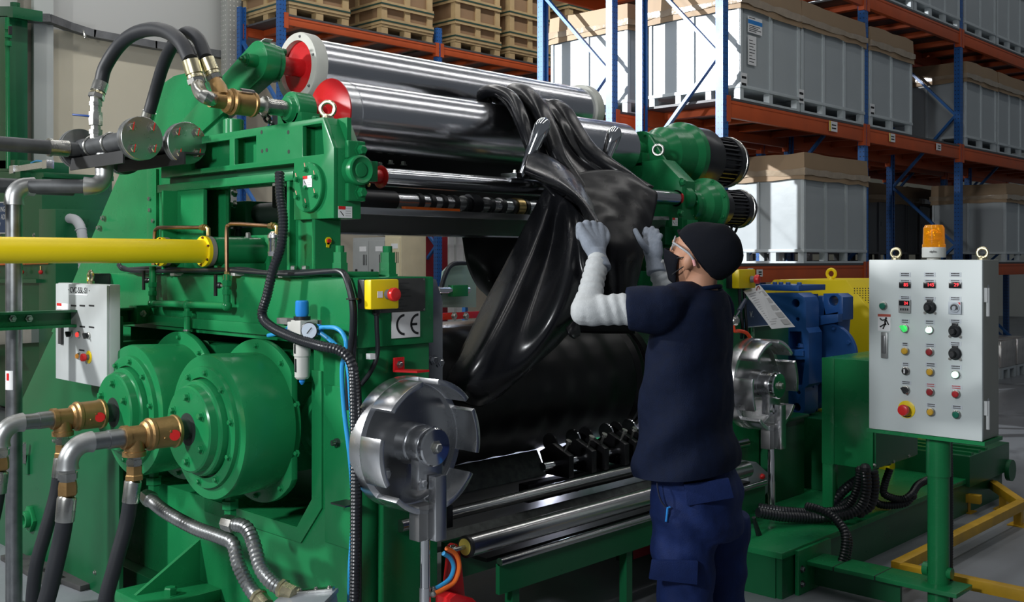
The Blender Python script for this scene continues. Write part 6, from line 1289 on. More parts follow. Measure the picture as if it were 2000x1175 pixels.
# green beam to the post and yellow floor rail
t = thing('link_beam', (XK+.08, 2.1, .1), 'green beam joining the platform to the control panel post', 'beam')
part('beam', GREEN, t, lambda m: m.box(XK-.01, XK+.17, 1.70, 2.42, .13, .15), .003); part('web', DGREEN, t, lambda m: m.box(XK+.07, XK+.09, 1.98, 2.42, .02, .13)); part('end_plate', GREEN, t, lambda m: m.box(XK-.08, XK+.24, 2.40, 2.42, 0, .21), .003)
for k in (0, 1): part('joint_line', INK, t, lambda m: m.box(XK-.012, XK+.172, 2.26-.2*k, 2.265-.2*k, .1295, .1506), smooth=0)
for z in (.05, .12): bolt(t, (XK-.05, 2.40, z), (0, -1, 0), .012, .012, IRON)
t = thing('floor_rail', (5.4, 2.0, 0), 'low worn yellow floor rail of square tube beyond the panel', 'rail'); zr = .115; a5 = .052
p0, p1 = W(1752, 1100, Z=zr), W(2060, 968, Z=zr)
rx, ry = 4.80, 2.10
part('long_rail', RAILY, t, lambda m: m.box(rx, 6.55, ry-a5/2, ry+a5/2, zr-a5/2, zr+a5/2), .003)
part('near_rail', RAILY, t, lambda m: m.box(rx-a5/2, rx+a5/2, 1.0, ry-a5/2, zr-a5/2, zr+a5/2), .003)
part('far_rail', RAILY, t, lambda m: m.bar((6.55, ry, zr), (7.0, 2.42, zr), a5, a5), .003)
part('back_rail', RAILY, t, lambda m: m.bar((7.0, 2.42, zr), (7.05, 2.9, zr), a5, a5), .003)
part('back_rail', RAILY, t, lambda m: m.bar((6.6, 2.35, zr-.02), (6.55, 2.75, zr-.02), a5, a5), .003)
for (x, y) in ((4.95, ry), (6.5, ry), (6.85, 2.3), (6.62, 2.45), (4.8, 1.3)):
    part('leg', RAILY, t, lambda m: m.box(x-.022, x+.022, y-.022, y+.022, .006, zr-a5/2)); part('foot', RAILY, t, lambda m: m.box(x-.05, x+.05, y-.05, y+.05, 0, .006))
part('open_end', INK, t, lambda m: m.box(rx-a5/2-.0006, rx-a5/2, ry-.018, ry+.018, zr-.018, zr+.018), smooth=0) if 0 else None

# ------------------------------------------------------------------ second machine seen at the left edge
XM = 4.05
def M2(px, py): return W(px, py, X=XM)
t = thing('mixer', (XM, 7.0, 0), 'green machine with blue sign behind the standpipe at the left edge', 'machine')
part('body', DGREEN, t, lambda m: m.prism([M2(-60, 345), M2(82, 345), M2(82, 520), (XM, M2(82, 0).y, .05), (XM, M2(-60, 0).y, .05)], (.7, 0, 0)), .006)
part('side_box', DGREEN, t, lambda m: m.prism([M2(82, 408)-AX*.03, M2(115, 408)-AX*.03, (XM-.03, M2(115, 0).y, .4), (XM-.03, M2(82, 0).y, .4)], (.5, 0, 0)), .006)
part('top_plate', DGREEN, t, lambda m: m.prism([M2(-60, 333), M2(85, 336), M2(85, 346), M2(-60, 346)], (.7, 0, 0)), .004)
part('top_box', DGREEN, t, lambda m: m.prism([M2(-20, 312), M2(38, 312), M2(38, 334), M2(-20, 334)], (.5, 0, 0)), .006)
part('mast', DGREEN, t, lambda m: m.prism([M2(-12, 30), M2(15, 30), M2(15, 330), M2(-12, 330)], (.2, 0, 0)), .006)
part('mast_head', DGREEN, t, lambda m: m.prism([M2(-20, 12), M2(25, 12), M2(25, 34), M2(-20, 34)], (.3, 0, 0)), .006)
part('mast_pipe', GREEN, t, lambda m: m.tube([M2(24, 36)-AX*.05, M2(26, 330)-AX*.05], .022, 14)); part('mast_bolt', DGREEN, t, lambda m: m.lathe(M2(10, 12)+AX*.1, AZ, [(0, .05), (.05, .05)], 8))
for (a, b_) in ((26, 50), (26, 66), (26, 82)): part('pipe_fitting', GREEN, t, lambda m: m.lathe(M2(a, b_)-AX*.05, -AZ, [(0, .026), (0, .034), (.05, .034), (.05, .026)], 8))
part('valve_handle', PLBLK, t, lambda m: m.bar(M2(36, 54)-AX*.08, M2(36, 70)-AX*.08, .03, .03))
sgn = part('sign', mat('sign_blue', (.012, .055, .17), .35), t, lambda m: m.prism([M2(-70, 396)-AX*.012, M2(30, 396)-AX*.012, M2(30, 454)-AX*.012, M2(-70, 454)-AX*.012], (.012, 0, 0)), smooth=0)
for (a, b_) in ((394, 396), (454, 456)): part('sign_border', WHITEP, sgn, lambda m: m.prism([M2(-70, a)-AX*.013, M2(30, a)-AX*.013, M2(30, b_)-AX*.013, M2(-70, b_)-AX*.013], (.012, 0, 0)), smooth=0)
lettering('lettering', 'ING', .075, M2(8, 409)-AX*.0135, -AY, AZ, WHITEP, sgn); lettering('lettering', 'ADI', .075, M2(9, 424)-AX*.0135, -AY, AZ, WHITEP, sgn); lettering('lettering', 'V', .075, M2(2, 440)-AX*.0135, -AY, AZ, WHITEP, sgn)
for (a, b_) in ((67, 459), (2, 458)): bolt(t, M2(a, b_), (-1, 0, 0), .016, .012, ZINC)
for k, px in enumerate((8, 55, 92)): part('air_tap', SIGNR, t, lambda m: m.sphere(M2(px, 531)-AX*.06, .022, 12)); part('tap_stem', BRASS, t, lambda m: m.cyl(M2(px, 519)-AX*.06, M2(px, 530)-AX*.06, .01, None, 10))
part('tap_line', ORHOSE, t, lambda m: m.tube([M2(-20, 517)-AX*.06, M2(105, 513)-AX*.06], .012, 10))
part('ledge', DGREEN, t, lambda m: m.prism([M2(-60, 543)-AX*.08, M2(87, 545)-AX*.08, M2(87, 552)-AX*.08, M2(-60, 552)-AX*.08], (.08, 0, 0)))
part('hopper', STAIN, t, lambda m: m.prism([M2(-60, 638)-AX*.1, M2(82, 636)-AX*.1, M2(82, 668)-AX*.1, M2(-60, 676)-AX*.1], (.09, 0, 0))); part('chute_lip', ZINC, t, lambda m: m.prism([M2(-60, 672)-AX*.3, M2(60, 668)-AX*.3, M2(80, 686)-AX*.4, M2(-60, 692)-AX*.4], (.01, 0, -.01)))
t = thing('air_cylinder', M2(80, 326), 'small silver air cylinder on the green machine at left', 'air cylinder')
q = M2(77, 326)-AX*.1; part('barrel', ALU, t, lambda m: m.box(q.x, q.x+.06, M2(108, 0).y, M2(46, 0).y, M2(77, 333).z, M2(77, 321).z), .004)
for (a, b_) in ((39, 47), (104, 113)): part('end_cap', ALU, t, lambda m: m.box(q.x-.006, q.x+.066, M2(b_, 0).y, M2(a, 0).y, M2(77, 335).z, M2(77, 319).z), .003)
part('air_line', BLUEHO, t, lambda m: m.tube(spline([M2(75, 319)-AX*.07, M2(85, 315)-AX*.07, M2(100, 316)-AX*.07], 5), .008, 8)); part('mount', DGREEN, t, lambda m: m.box(q.x, q.x+.3, M2(60, 0).y, M2(50, 0).y, M2(77, 345).z, M2(77, 333).z))
t = thing('vent_duct', M2(135, 500), 'grey flexible duct bending down beside the green machine', 'duct')
part('duct', mat('grey_duct', (.40, .42, .44), .5), t, lambda m: m.tube(*corrugated([M2(112, 425)+AX*.1, M2(128, 430)+AX*.1, M2(138, 450)+AX*.1, M2(142, 500)+AX*.1, M2(140, 560)+AX*.1, M2(138, 640)+AX*.1], .045, amp=.05), 18), smooth=60); part('cuff', mat('grey_duct', (.40, .42, .44), .5), t, lambda m: m.torus(M2(137, 448)+AX*.1, (0, .3, 1), .048, .006))
# small green machine glimpsed through the mill
t = thing('laboratory_mill', (5.6, 6.2, 0), 'small green machine with glass guard seen beyond the mill', 'machine'); YQ = 6.2
def Q(px, py): return W(px, py, Y=YQ)
part('base', DGREEN, t, lambda m: m.box(Q(855, 0).x, Q(960, 0).x, YQ, YQ+.5, 0, Q(890, 640).z), .006)
part('glass_guard', mat('tinted_guard', (.30, .42, .38), .12, 0, .1, 4, alpha=.85), t, lambda m: m.prism([Q(858, 600), Q(866, 530), Q(878, 518), Q(930, 518), Q(930, 600)], (0, .02, 0)))
part('guard_hose', BLACKG, t, lambda m: m.tube(spline([Q(850, 575)-AY*.05, Q(862, 535)-AY*.05, Q(876, 516)-AY*.05, Q(905, 513)-AY*.05], 6), .02, 10))
part('roller', CHROME, t, lambda m: m.cyl(Q(845, 566)-AY*.06, Q(905, 566)-AY*.06, .028, None, 20)); part('roller_block', GREEN, t, lambda m: m.box(Q(870, 0).x, Q(900, 0).x, YQ-.09, YQ-.03, Q(890, 578).z, Q(890, 556).z), .004)
part('red_bar', RED, t, lambda m: m.box(Q(855, 0).x, Q(930, 0).x, YQ-.06, YQ-.02, Q(890, 622).z, Q(890, 609).z), .003)
for px in (877, 900): bolt(t, Q(px, 616)-AY*.06, (0, -1, 0), .022, .02, ZINC)
part('steel_edge', CHROME, t, lambda m: m.box(Q(855, 0).x, Q(930, 0).x, YQ-.1, YQ-.02, Q(890, 650).z, Q(890, 628).z), .008)
part('far_post', BLUEPLAIN, t, lambda m: m.box(Q(925, 0).x, Q(930, 0).x, YQ+.1, YQ+.14, 0, 1.5))
# ================================================================== black rubber sheet
def surf(ctrl, nu=10, nv=10, thick=.012, name='sheet', m=None, root=None, wob=0.):
    rows = [spline(r, nv) for r in ctrl]; cols = len(rows[0]); g = []
    for j in range(cols): g.append(spline([r[j] for r in rows], nu))
    nr = len(g[0]); b = MB(); P_ = []
    for i in range(nr):
        for j in range(cols): P_.append(g[j][i])
    if wob:
        rs = random.Random(3)
        for k, p in enumerate(P_): P_[k] = p+Vector((math.sin(p.z*47+p.x*31), math.sin(p.x*53+p.z*29), math.sin(p.x*41+p.y*37)))*wob
    fs = [(i*cols+j, i*cols+j+1, (i+1)*cols+j+1, (i+1)*cols+j) for i in range(nr-1) for j in range(cols-1)]
    b.add(P_, fs); o_ = b.build(name, m or RUB, root, smooth=180)
    md = o_.modifiers.new('thickness', 'SOLIDIFY'); md.thickness = thick; md.offset = 0
    return o_
def Cp(*rows): return [[W(a, b, d=d) for (a, b, d) in r] for r in rows]
sheet = thing('rubber_sheet', (3.6, 3.4, 1.3), 'glossy black rubber sheet draped from the polished roll down to the mill', 'rubber sheet')
RUBS = mat('black_rubber_sheet', (.0085, .009, .011), .26, 0, .3, 6, .035, 14, .5, rvar=.12)
RUBD = mat('dull_rubber', (.006, .006, .0075), .30, 0, .35, 10, .20, 14, .35, rvar=.12)
# bundle coming over the front roll: five rows of folds
def bundle():
    rows = []
    spec = [  # (left px,py), (right px,py), d left, d right
        ((930, 198), (1075, 222), 5.52, 5.72), ((938, 183), (1092, 208), 5.38, 5.56), ((960, 180), (1108, 226), 5.24, 5.44), ((988, 205), (1128, 258), 5.13, 5.34), ((1010, 250), (1150, 296), 5.07, 5.28), ((1030, 300), (1178, 318), 5.02, 5.24), ((1050, 345), (1226, 338), 4.94, 5.22), ((1082, 385), (1276, 366), 4.85, 5.18)]
    n = 17
    for k, (l, r, dl, dr_) in enumerate(spec):
        row = []
        for j in range(n):
            u = j/(n-1); rid = abs(math.sin(u*math.pi*3.0))**.7; e = min(1, u*8, (1-u)*8)
            lift = (.075*rid-.02)*(1.0 if k < 5 else 1-.22*(k-4))*max(.25, e)
            row.append(W(l[0]+(r[0]-l[0])*u, l[1]+(r[1]-l[1])*u-lift*170*(.9 if k < 4 else .5), d=dl+(dr_-dl)*u-lift*.7))
        rows.append(row)
    return rows
surf(bundle(), 7, 3, .016, 'roll_fold', RUBS, sheet)
for pts, r in (([(950, 200, 5.46), (943, 184, 5.38), (966, 177, 5.27), (1000, 192, 5.13), (1020, 232, 5.02), (1034, 282, 4.97), (1044, 315, 4.96), (1060, 345, 4.95)], .032),
               ([(988, 198, 5.46), (1004, 181, 5.38), (1030, 187, 5.27), (1054, 216, 5.16), (1074, 262, 5.07), (1094, 310, 5.0), (1124, 352, 4.95), (1150, 392, 4.9)], .048),
               ([(1060, 226, 5.52), (1078, 210, 5.45), (1102, 222, 5.37), (1126, 260, 5.28), (1150, 294, 5.2), (1186, 320, 5.12), (1226, 345, 5.07), (1262, 370, 5.06)], .046)):
    P_ = spline([W(a, b_, d=c_) for a, b_, c_ in pts], 8); n_ = len(P_)
    part('fold_ridge', RUBS, sheet, lambda m: m.tube(P_, [r*(1-.55*max(0, k/n_-.55)/.45) for k in range(n_)], 24), smooth=60)
surf(Cp([(1048, 345, 4.97), (1100, 345, 4.98), (1160, 335, 5.02), (1226, 338, 5.06), (1262, 368, 5.08)],
        [(1070, 372, 4.92), (1120, 372, 4.9), (1175, 365, 4.93), (1235, 362, 4.98), (1282, 378, 5.05)],
        [(1095, 405, 4.88), (1145, 405, 4.84), (1190, 402, 4.84), (1240, 402, 4.9), (1278, 410, 4.98)],
        [(1120, 440, 4.84), (1165, 440, 4.76), (1200, 440, 4.76), (1238, 442, 4.82), (1268, 448, 4.9)],
        [(1140, 490, 4.82), (1172, 490, 4.72), (1205, 490, 4.7), (1236, 490, 4.74), (1258, 492, 4.82)],
        [(1150, 545, 4.82), (1180, 545, 4.74), (1208, 545, 4.72), (1230, 545, 4.76), (1244, 545, 4.82)],
        [(1160, 600, 4.86), (1185, 600, 4.8), (1208, 600, 4.78), (1225, 598, 4.8), (1236, 592, 4.84)]), 8, 8, .014, 'side_drape', RUBD, sheet, .002)
surf(Cp([(1050, 318, 5.05), (1075, 322, 5.02), (1105, 340, 4.98), (1135, 368, 4.9), (1152, 400, 4.8)],
        [(1036, 300, 4.92), (1062, 302, 4.86), (1096, 322, 4.74), (1130, 356, 4.6), (1156, 398, 4.44)],
        [(1028, 312, 4.78), (1058, 320, 4.68), (1096, 342, 4.52), (1134, 378, 4.34), (1162, 420, 4.18)],
        [(1026, 332, 4.72), (1056, 346, 4.60), (1096, 362, 4.44), (1136, 390, 4.24), (1168, 434, 4.08)],
        [(1040, 345, 4.78), (1068, 358, 4.68), (1102, 372, 4.54), (1136, 398, 4.34), (1160, 440, 4.14)],
        [(1056, 352, 4.9), (1078, 364, 4.84), (1108, 380, 4.72), (1134, 406, 4.54), (1150, 444, 4.30)]), 8, 8, .012, 'hood_fold', RUBS, sheet)
surf(Cp([(1068, 362, 4.98), (1080, 372, 4.90), (1100, 385, 4.82), (1120, 402, 4.70), (1138, 425, 4.52), (1152, 450, 4.34)],
        [(1046, 405, 4.94), (1068, 410, 4.80), (1092, 420, 4.78), (1112, 440, 4.58), (1136, 462, 4.50), (1156, 480, 4.36)],
        [(1022, 450, 4.90), (1052, 458, 4.72), (1082, 470, 4.74), (1108, 488, 4.50), (1134, 505, 4.48), (1158, 520, 4.42)],
        [(985, 522, 4.80), (1020, 530, 4.58), (1060, 545, 4.60), (1098, 558, 4.42), (1130, 566, 4.46), (1152, 572, 4.50)],
        [(942, 602, 4.68), (980, 612, 4.44), (1026, 630, 4.46), (1070, 640, 4.38), (1104, 636, 4.46), (1130, 622, 4.56)],
        [(902, 685, 4.52), (938, 696, 4.34), (984, 716, 4.38), (1026, 716, 4.44), (1062, 694, 4.56), (1096, 664, 4.66)],
        [(878, 730, 4.46), (908, 748, 4.34), (950, 766, 4.40), (990, 756, 4.52), (1022, 730, 4.62), (1060, 698, 4.72)],
        [(866, 756, 4.46), (893, 778, 4.40), (930, 792, 4.44), (966, 780, 4.56), (1000, 750, 4.66), (1040, 716, 4.76)]), 9, 8, .012, 'front_swoop', RUBS, sheet)
surf(Cp([(1070, 372, 5.12), (1110, 385, 5.06), (1150, 395, 5.0), (1190, 400, 4.98)],
        [(1050, 450, 5.08), (1100, 460, 5.02), (1150, 470, 4.96), (1200, 480, 4.92)],
        [(1020, 540, 5.02), (1090, 550, 4.98), (1160, 560, 4.94), (1225, 570, 4.92)],
        [(985, 640, 4.88), (1070, 645, 4.92), (1160, 650, 4.98), (1240, 650, 5.05)]), 8, 8, .012, 'cavity_fill', RUB, sheet)  # added black sheet that fills the dark cavity under the hood
surf(Cp([(900, 440, 6.1), (950, 440, 6.15), (1000, 442, 6.2), (1060, 444, 6.3), (1120, 446, 6.4)],
        [(905, 480, 6.1), (950, 482, 6.1), (1000, 484, 6.15), (1060, 488, 6.25), (1120, 490, 6.35)],
        [(914, 520, 6.1), (955, 530, 6.05), (1000, 535, 6.1), (1060, 538, 6.2), (1120, 540, 6.3)],
        [(932, 556, 6.15), (965, 580, 6.1), (1005, 595, 6.1), (1060, 600, 6.2), (1120, 604, 6.3)],
        [(952, 575, 6.3), (975, 600, 6.3), (1010, 630, 6.3), (1060, 650, 6.35), (1120, 660, 6.4)]), 6, 6, .014, 'rear_loop', RUB, sheet)
# sheet returning from the rear roll up between the blender rolls, dark behind the chrome bar
surf([[Vector((x, y, z)) for x in (2.95, 3.6, 4.2, 4.7)] for (y, z) in ((4.02, 1.80), (3.98, 1.95), (3.96, 2.1), (3.965, 2.28), (3.955, 2.38))], 5, 4, .012, 'rising_web', RUB, sheet)
surf(Cp([(1105, 640, 4.42), (1118, 628, 4.45), (1132, 618, 4.5)], [(1112, 650, 4.40), (1122, 645, 4.44), (1130, 640, 4.48)], [(1122, 662, 4.44), (1126, 660, 4.45), (1130, 656, 4.47)]), 5, 5, .010, 'torn_edge', RUBD, sheet, .004)

# ================================================================== worker
def remeshed(mb, voxel, smooth_n, name, m, root, disp=0., dscale=.1, extra=None):
    o_ = mb.build(name, m, root, smooth=180)
    md = o_.modifiers.new('r', 'REMESH'); md.mode = 'VOXEL'; md.voxel_size = voxel; md.use_smooth_shade = True
    ms = o_.modifiers.new('s', 'SMOOTH'); ms.factor = .5; ms.iterations = smooth_n
    if disp:
        tx = bpy.data.textures.new(name+'_folds', 'CLOUDS'); tx.noise_scale = dscale; tx.noise_depth = 1
        dp = o_.modifiers.new('d', 'DISPLACE'); dp.texture = tx; dp.strength = disp; dp.mid_level = .5
    par = o_.parent; o_.parent = None; col.objects.unlink(o_); me = evaluated_mesh(o_); col.objects.link(o_); o_.parent = par
    o_.modifiers.clear(); old = o_.data; o_.data = me; me.name = name; bpy.data.meshes.remove(old)
    me.shade_smooth(); me.materials.clear(); me.materials.append(m)
    if extra: extra(me, o_)
    return o_
PD_ = 3.85
vw = Vector((C, S, 0)); rr = Vector((S, -C, 0))      # away from the camera, and sideways
fw = Vector((-.2, .98, 0)).normalized(); lf = Vector((-.98, -.2, 0)).normalized()
def PW_(px, py, d=PD_): return W(px, py, d=d)
def ring_(c, a, b, n=28, up=None, p=2.3):
    out = []
    for k in range(n):
        t_ = 2*math.pi*k/n; ca, sa = math.cos(t_), math.sin(t_)
        out.append(Vector(c)+fw*a*math.copysign(abs(ca)**(2/p), ca)+lf*b*math.copysign(abs(sa)**(2/p), sa))
    return out
def loft(mb, rings):
    n = len(rings[0]); P_ = [p for r in rings for p in r]
    fs = [(i*n+k, i*n+(k+1) % n, (i+1)*n+(k+1) % n, (i+1)*n+k) for i in range(len(rings)-1) for k in range(n)]
    fs += [tuple(range(n-1, -1, -1)), tuple((len(rings)-1)*n+k for k in range(n))]; mb.add(P_, fs)
man = thing('person', (PW_(1365, 505).x, PW_(1365, 505).y, 0), 'worker in navy T-shirt, black beanie and grey gloves pulling the rubber sheet', 'person')
SKIN = mat('skin', (.42, .215, .135), .5, 0, .08, 14, spec=.4); NAVY = mat('navy_tshirt', (.0035, .0075, .024), .8, 0, .15, 40, .25, 300, .15); TROU = mat('blue_workwear', (.006, .017, .080), .72, 0, .15, 30, .2, 250, .2)
SLEEV = mat('grey_arm_sleeve', (.43, .45, .46), .75, 0, .08, 60, .25, 320); GLOV = mat('grey_knit_glove', (.22, .25, .30), .85, 0, .1, 80, .35, 400); BEAN = mat('black_beanie', (.004, .005, .0085), .85, 0, .1, 40, .2, 350, .12)
HCt = PW_(1363, 500); hf = (fw*math.cos(.30)+AZ*math.sin(.30)).normalized(); hl = lf.copy(); hu = hf.cross(hl).normalized()
if hu.z < 0: hu = -hu
def HP(f, l, u): return HCt+hf*f+hl*l+hu*u
def ell(mb, c, rf, rl, ru, seg=20):
    P_ = []; n = seg//2
    for k in range(n+1):
        for i in range(seg):
            a, b = math.pi*k/n, 2*math.pi*i/seg; P_.append(c+hf*rf*math.sin(a)*math.cos(b)+hl*rl*math.sin(a)*math.sin(b)+hu*ru*math.cos(a))
    mb.add(P_, [(k*seg+i, (k+1)*seg+i, (k+1)*seg+(i+1) % seg, k*seg+(i+1) % seg) for k in range(n) for i in range(seg)])
# shoulders, elbows, wrists, hips, knees, ankles
SL, SR = PW_(1292, 602, 3.70), PW_(1398, 600, 4.02); EL, ER = PW_(1146, 606, 3.72), PW_(1330, 640, 4.30); WL, WR = PW_(1168, 505, 3.88), PW_(1278, 512, 4.28)
HLp, HRp = PW_(1342, 985, 3.80), PW_(1402, 985, 3.95); KL, KR = PW_(1336, 1105, 3.80), PW_(1405, 1110, 3.98)
AL, AR = Vector((KL.x, KL.y-.03, .09)), Vector((KR.x, KR.y-.03, .09))
b = MB()
ell(b, HP(-.005, 0, .01), .100, .078, .115); ell(b, HP(.035, 0, -.055), .062, .056, .072); ell(b, HP(.055, 0, -.098), .034, .038, .028); ell(b, HP(.098, 0, -.012), .020, .015, .032, 12); ell(b, HP(.088, 0, .028), .022, .05, .018, 12)
ell(b, HP(-.004, .086, -.018), .023, .017, .036, 16); ell(b, HP(-.004, -.086, -.018), .023, .017, .036, 16); ell(b, HP(.055, .045, -.03), .03, .02, .03, 12); ell(b, HP(.055, -.045, -.03), .03, .02, .03, 12)
b.tube([HP(-.03, 0, -.04), HP(-.045, 0, -.10), PW_(1372, 575), PW_(1366, 610)], [.060, .058, .064, .09], 20)
loft(b, [ring_(PW_(x, y), a, bb) for (x, y, a, bb) in ((1360, 590, .09, .15), (1352, 640, .11, .19), (1350, 720, .12, .19), (1350, 800, .11, .165), (1352, 880, .115, .17), (1360, 960, .12, .18), (1368, 1000, .11, .17))])
for s_, e_, w_ in ((SL, EL, WL), (SR, ER, WR)): b.tube([s_, s_.lerp(e_, .5), e_, e_.lerp(w_, .35), w_], [.056, .046, .040, .042, .028], 14)
for h_, k_, a_ in ((HLp, KL, AL), (HRp, KR, AR)): b.tube([h_+AZ*.04, h_.lerp(k_, .5), k_, k_.lerp(a_, .35), a_], [.085, .072, .055, .057, .036], 16)
body = remeshed(b, .0085, 4, 'body', SKIN, man)
# T-shirt
b = MB()
loft(b, [ring_(PW_(x, y), a, bb, 36) for (x, y, a, bb) in ((1374, 566, .074, .085), (1366, 578, .095, .140), (1357, 600, .118, .190), (1352, 640, .135, .205), (1346, 700, .142, .215), (1343, 760, .150, .215), (1341, 820, .160, .220), (1341, 870, .176, .225), (1342, 905, .188, .228), (1343, 940, .190, .230), (1343, 975, .19, .23))])
hem = SL.lerp(EL, .46)
b.sphere(SL, .090, 18); b.tube([SL, SL.lerp(EL, .2), hem], [.090, .087, .078], 20); b.tube([PW_(1362, 588), SL.lerp(PW_(1362, 588), .3)+AZ*.008, SL], [.075, .08, .085], 18)
hemr = SR.lerp(ER, .45); b.tube([SR, SR.lerp(ER, .3), hemr], [.09, .082, .074], 18)
def shirt_folds(me, o_):
    N_ = [v.normal.copy() for v in me.vertices]; q0 = PW_(1345, 740)
    for v in me.vertices:
        p = v.co+ORG[man.name]; q = p-q0; s1 = q.dot(fw); zz = p.z
        w1 = .011*math.sin((zz*1.0+s1*.75)*34+math.sin(zz*9)*1.2)*max(0, 1-abs(zz-.96)/.3)
        w2 = .010*math.sin((zz*.8-s1*1.1)*26)*max(0, 1-(p-SL).length/.28)
        v.co += N_[v.index]*(w1+w2)
    bm = bmesh.new(); bm.from_mesh(me); c0 = PW_(1343, 912)-ORG[man.name]
    bmesh.ops.bisect_plane(bm, geom=bm.verts[:]+bm.edges[:]+bm.faces[:], plane_co=c0, plane_no=(AZ-rr*.10).normalized(), clear_inner=True); bm.to_mesh(me); bm.free()
tshirt = remeshed(b, .009, 3, 'tshirt', NAVY, man, .012, .09, shirt_folds)
part('collar', NAVY, man, lambda m: m.tube([PW_(1372, 569)+(fw*.066*math.cos(a)+lf*.072*math.sin(a))+AZ*(.008-.012*math.cos(a)) for a in [2*math.pi*k/24 for k in range(25)]], .008, 10))
# arm sleeves
def arm_sleeve(s_, e_, w_, t0):
    b = MB(); b.tube(spline([s_.lerp(e_, t0), s_.lerp(e_, .7), e_+(e_-s_).normalized()*.005, e_.lerp(w_, .25), e_.lerp(w_, .65), w_], 4), [.060-.021*k/20 for k in range(21)], 18); b.sphere(e_+(e_-(s_+w_)*.5)*.05, .050, 14)
    def wr(me, o_):
        N_ = [v.normal.copy() for v in me.vertices]
        for v in me.vertices:
            p = v.co+ORG[man.name]; v.co += N_[v.index]*.0022*math.sin((p-e_).length*190+p.z*30)
    remeshed(b, .006, 3, 'arm_sleeve', SLEEV, man, .006, .05, wr)
arm_sleeve(SL, EL, WL, .34); arm_sleeve(SR, ER, WR, .35)
# gloves with five fingers each
def glove(wr, pts_palm, fingers, cuff_dir, name='glove'):
    b = MB(); c0, k0, k1, thick = pts_palm
    b.tube([wr-cuff_dir*.05, wr-cuff_dir*.02, wr+cuff_dir*.005, wr+cuff_dir*.03], [.041, .038, .034, .036], 18)
    mid = (k0+k1)/2
    for t_ in (0, .33, .66, 1):
        kk = k0.lerp(k1, t_); b.tube([wr.lerp(mid, .05), wr.lerp(kk, .5), kk], [.029, .030, .0185], 14)
    for ch in fingers:
        pts, r = ch; b.tube(spline(pts, 4), [r*(1-.22*i/(len(pts)*4-4)) for i in range(len(pts)*4-3)], 12); b.sphere(pts[-1], r*.80, 10)
    remeshed(b, .0042, 3, name, GLOV, man)
# left: closed on the rubber edge, back of the hand towards the camera
k0, k1 = PW_(1133, 447, 3.93), PW_(1172, 446, 3.99)
def curl(k, up, l): return ([k, k+AZ*.016*up+vw*.014, k+AZ*.008*up+vw*.046, k-AZ*.022+vw*.056, k-AZ*.030+vw*.036], .0172*l)
glove(WL, (None, k0, k1, 0), [curl(k0, .8, .95), curl(k0.lerp(k1, .33), 1.25, 1.02), curl(k0.lerp(k1, .66), 1.05, 1.02), curl(k1, .7, .95),
      ([WL.lerp(k1, .35)+rr*.012, WL.lerp(k1, .7)+rr*.030+vw*.01, k1+rr*.022-AZ*.005+vw*.03, k1+rr*.006+AZ*.012+vw*.046], .0145)], (PW_(1152, 447, 3.95)-WL).normalized())
# right: open, thumb raised against the sheet
k0, k1 = PW_(1262, 468, 4.36), PW_(1285, 470, 4.28)
glove(WR, (None, k0, k1, 0), [([k0, PW_(1262, 452, 4.40), PW_(1262, 447, 4.44), PW_(1258, 456, 4.48)], .013), ([k0.lerp(k1, .35), PW_(1272, 451, 4.37), PW_(1274, 446, 4.42), PW_(1268, 455, 4.47)], .0135), ([k0.lerp(k1, .7), PW_(1281, 455, 4.33), PW_(1283, 451, 4.39), PW_(1277, 460, 4.44)], .013), ([k1, PW_(1289, 462, 4.29), PW_(1290, 460, 4.35), PW_(1285, 468, 4.40)], .012),
      ([WR.lerp(k0, .35), PW_(1256, 478, 4.27), PW_(1247, 462, 4.28), PW_(1241, 450, 4.30)], .0145)], (PW_(1270, 470, 4.32)-WR).normalized())
# trousers
b = MB()
loft(b, [ring_(PW_(x, y, d), a, bb, 32) for (x, y, d, a, bb) in ((1352, 890, 3.86, .140, .185), (1356, 930, 3.86, .150, .195), (1362, 970, 3.86, .158, .200), (1366, 1010, 3.86, .155, .195), (1368, 1040, 3.87, .140, .180))])
for (h_, k_, a_, q) in ((PW_(1338, 1000, 3.80), KL, AL, 1), (PW_(1406, 1000, 3.97), KR, AR, .92)): b.tube(spline([h_, h_.lerp(k_, .5), k_, k_.lerp(a_, .5), a_-AZ*.01], 4), [r*q for r in (.128, .128, .127, .125, .123, .121, .118, .114, .110, .107, .104, .101, .098, .096, .094, .092, .090)], 20)
def tr_folds(me, o_):
    N_ = [v.normal.copy() for v in me.vertices]; q0 = PW_(1345, 1000)
    for v in me.vertices:
        p = v.co+ORG[man.name]; s1 = (p-q0).dot(rr); v.co += N_[v.index]*(.006*math.sin(p.z*38+s1*30+math.sin(s1*18)*1.5))
trousers = remeshed(b, .009, 3, 'trousers', TROU, man, .012, .08, tr_folds)
def flap(pts, dd, name):
    q = [PW_(a, b_, dd) for a, b_ in pts]; part(name, TROU, trousers, lambda m: m.prism(q, vw*.02), .003)
flap([(1336, 945), (1424, 934), (1434, 972), (1342, 988)], 3.655, 'pocket_flap'); flap([(1274, 1094), (1364, 1096), (1362, 1142), (1268, 1131)], 3.665, 'cargo_flap')
part('pen', BLUEPL, trousers, lambda m: m.cyl(PW_(1301, 1018, 3.685), PW_(1304, 990, 3.69), .004, None, 10)); part('pen_clip', BLUEPL, trousers, lambda m: m.bar(PW_(1304, 991, 3.688), PW_(1309, 989, 3.688), .006, .004))
part('pocket_seam', mat('seam_dark', (.004, .008, .03), .8), trousers, lambda m: m.tube(spline([PW_(1284, 920, 3.705), PW_(1284, 950, 3.70), PW_(1290, 975, 3.695), PW_(1300, 990, 3.69)], 5), .003, 8))
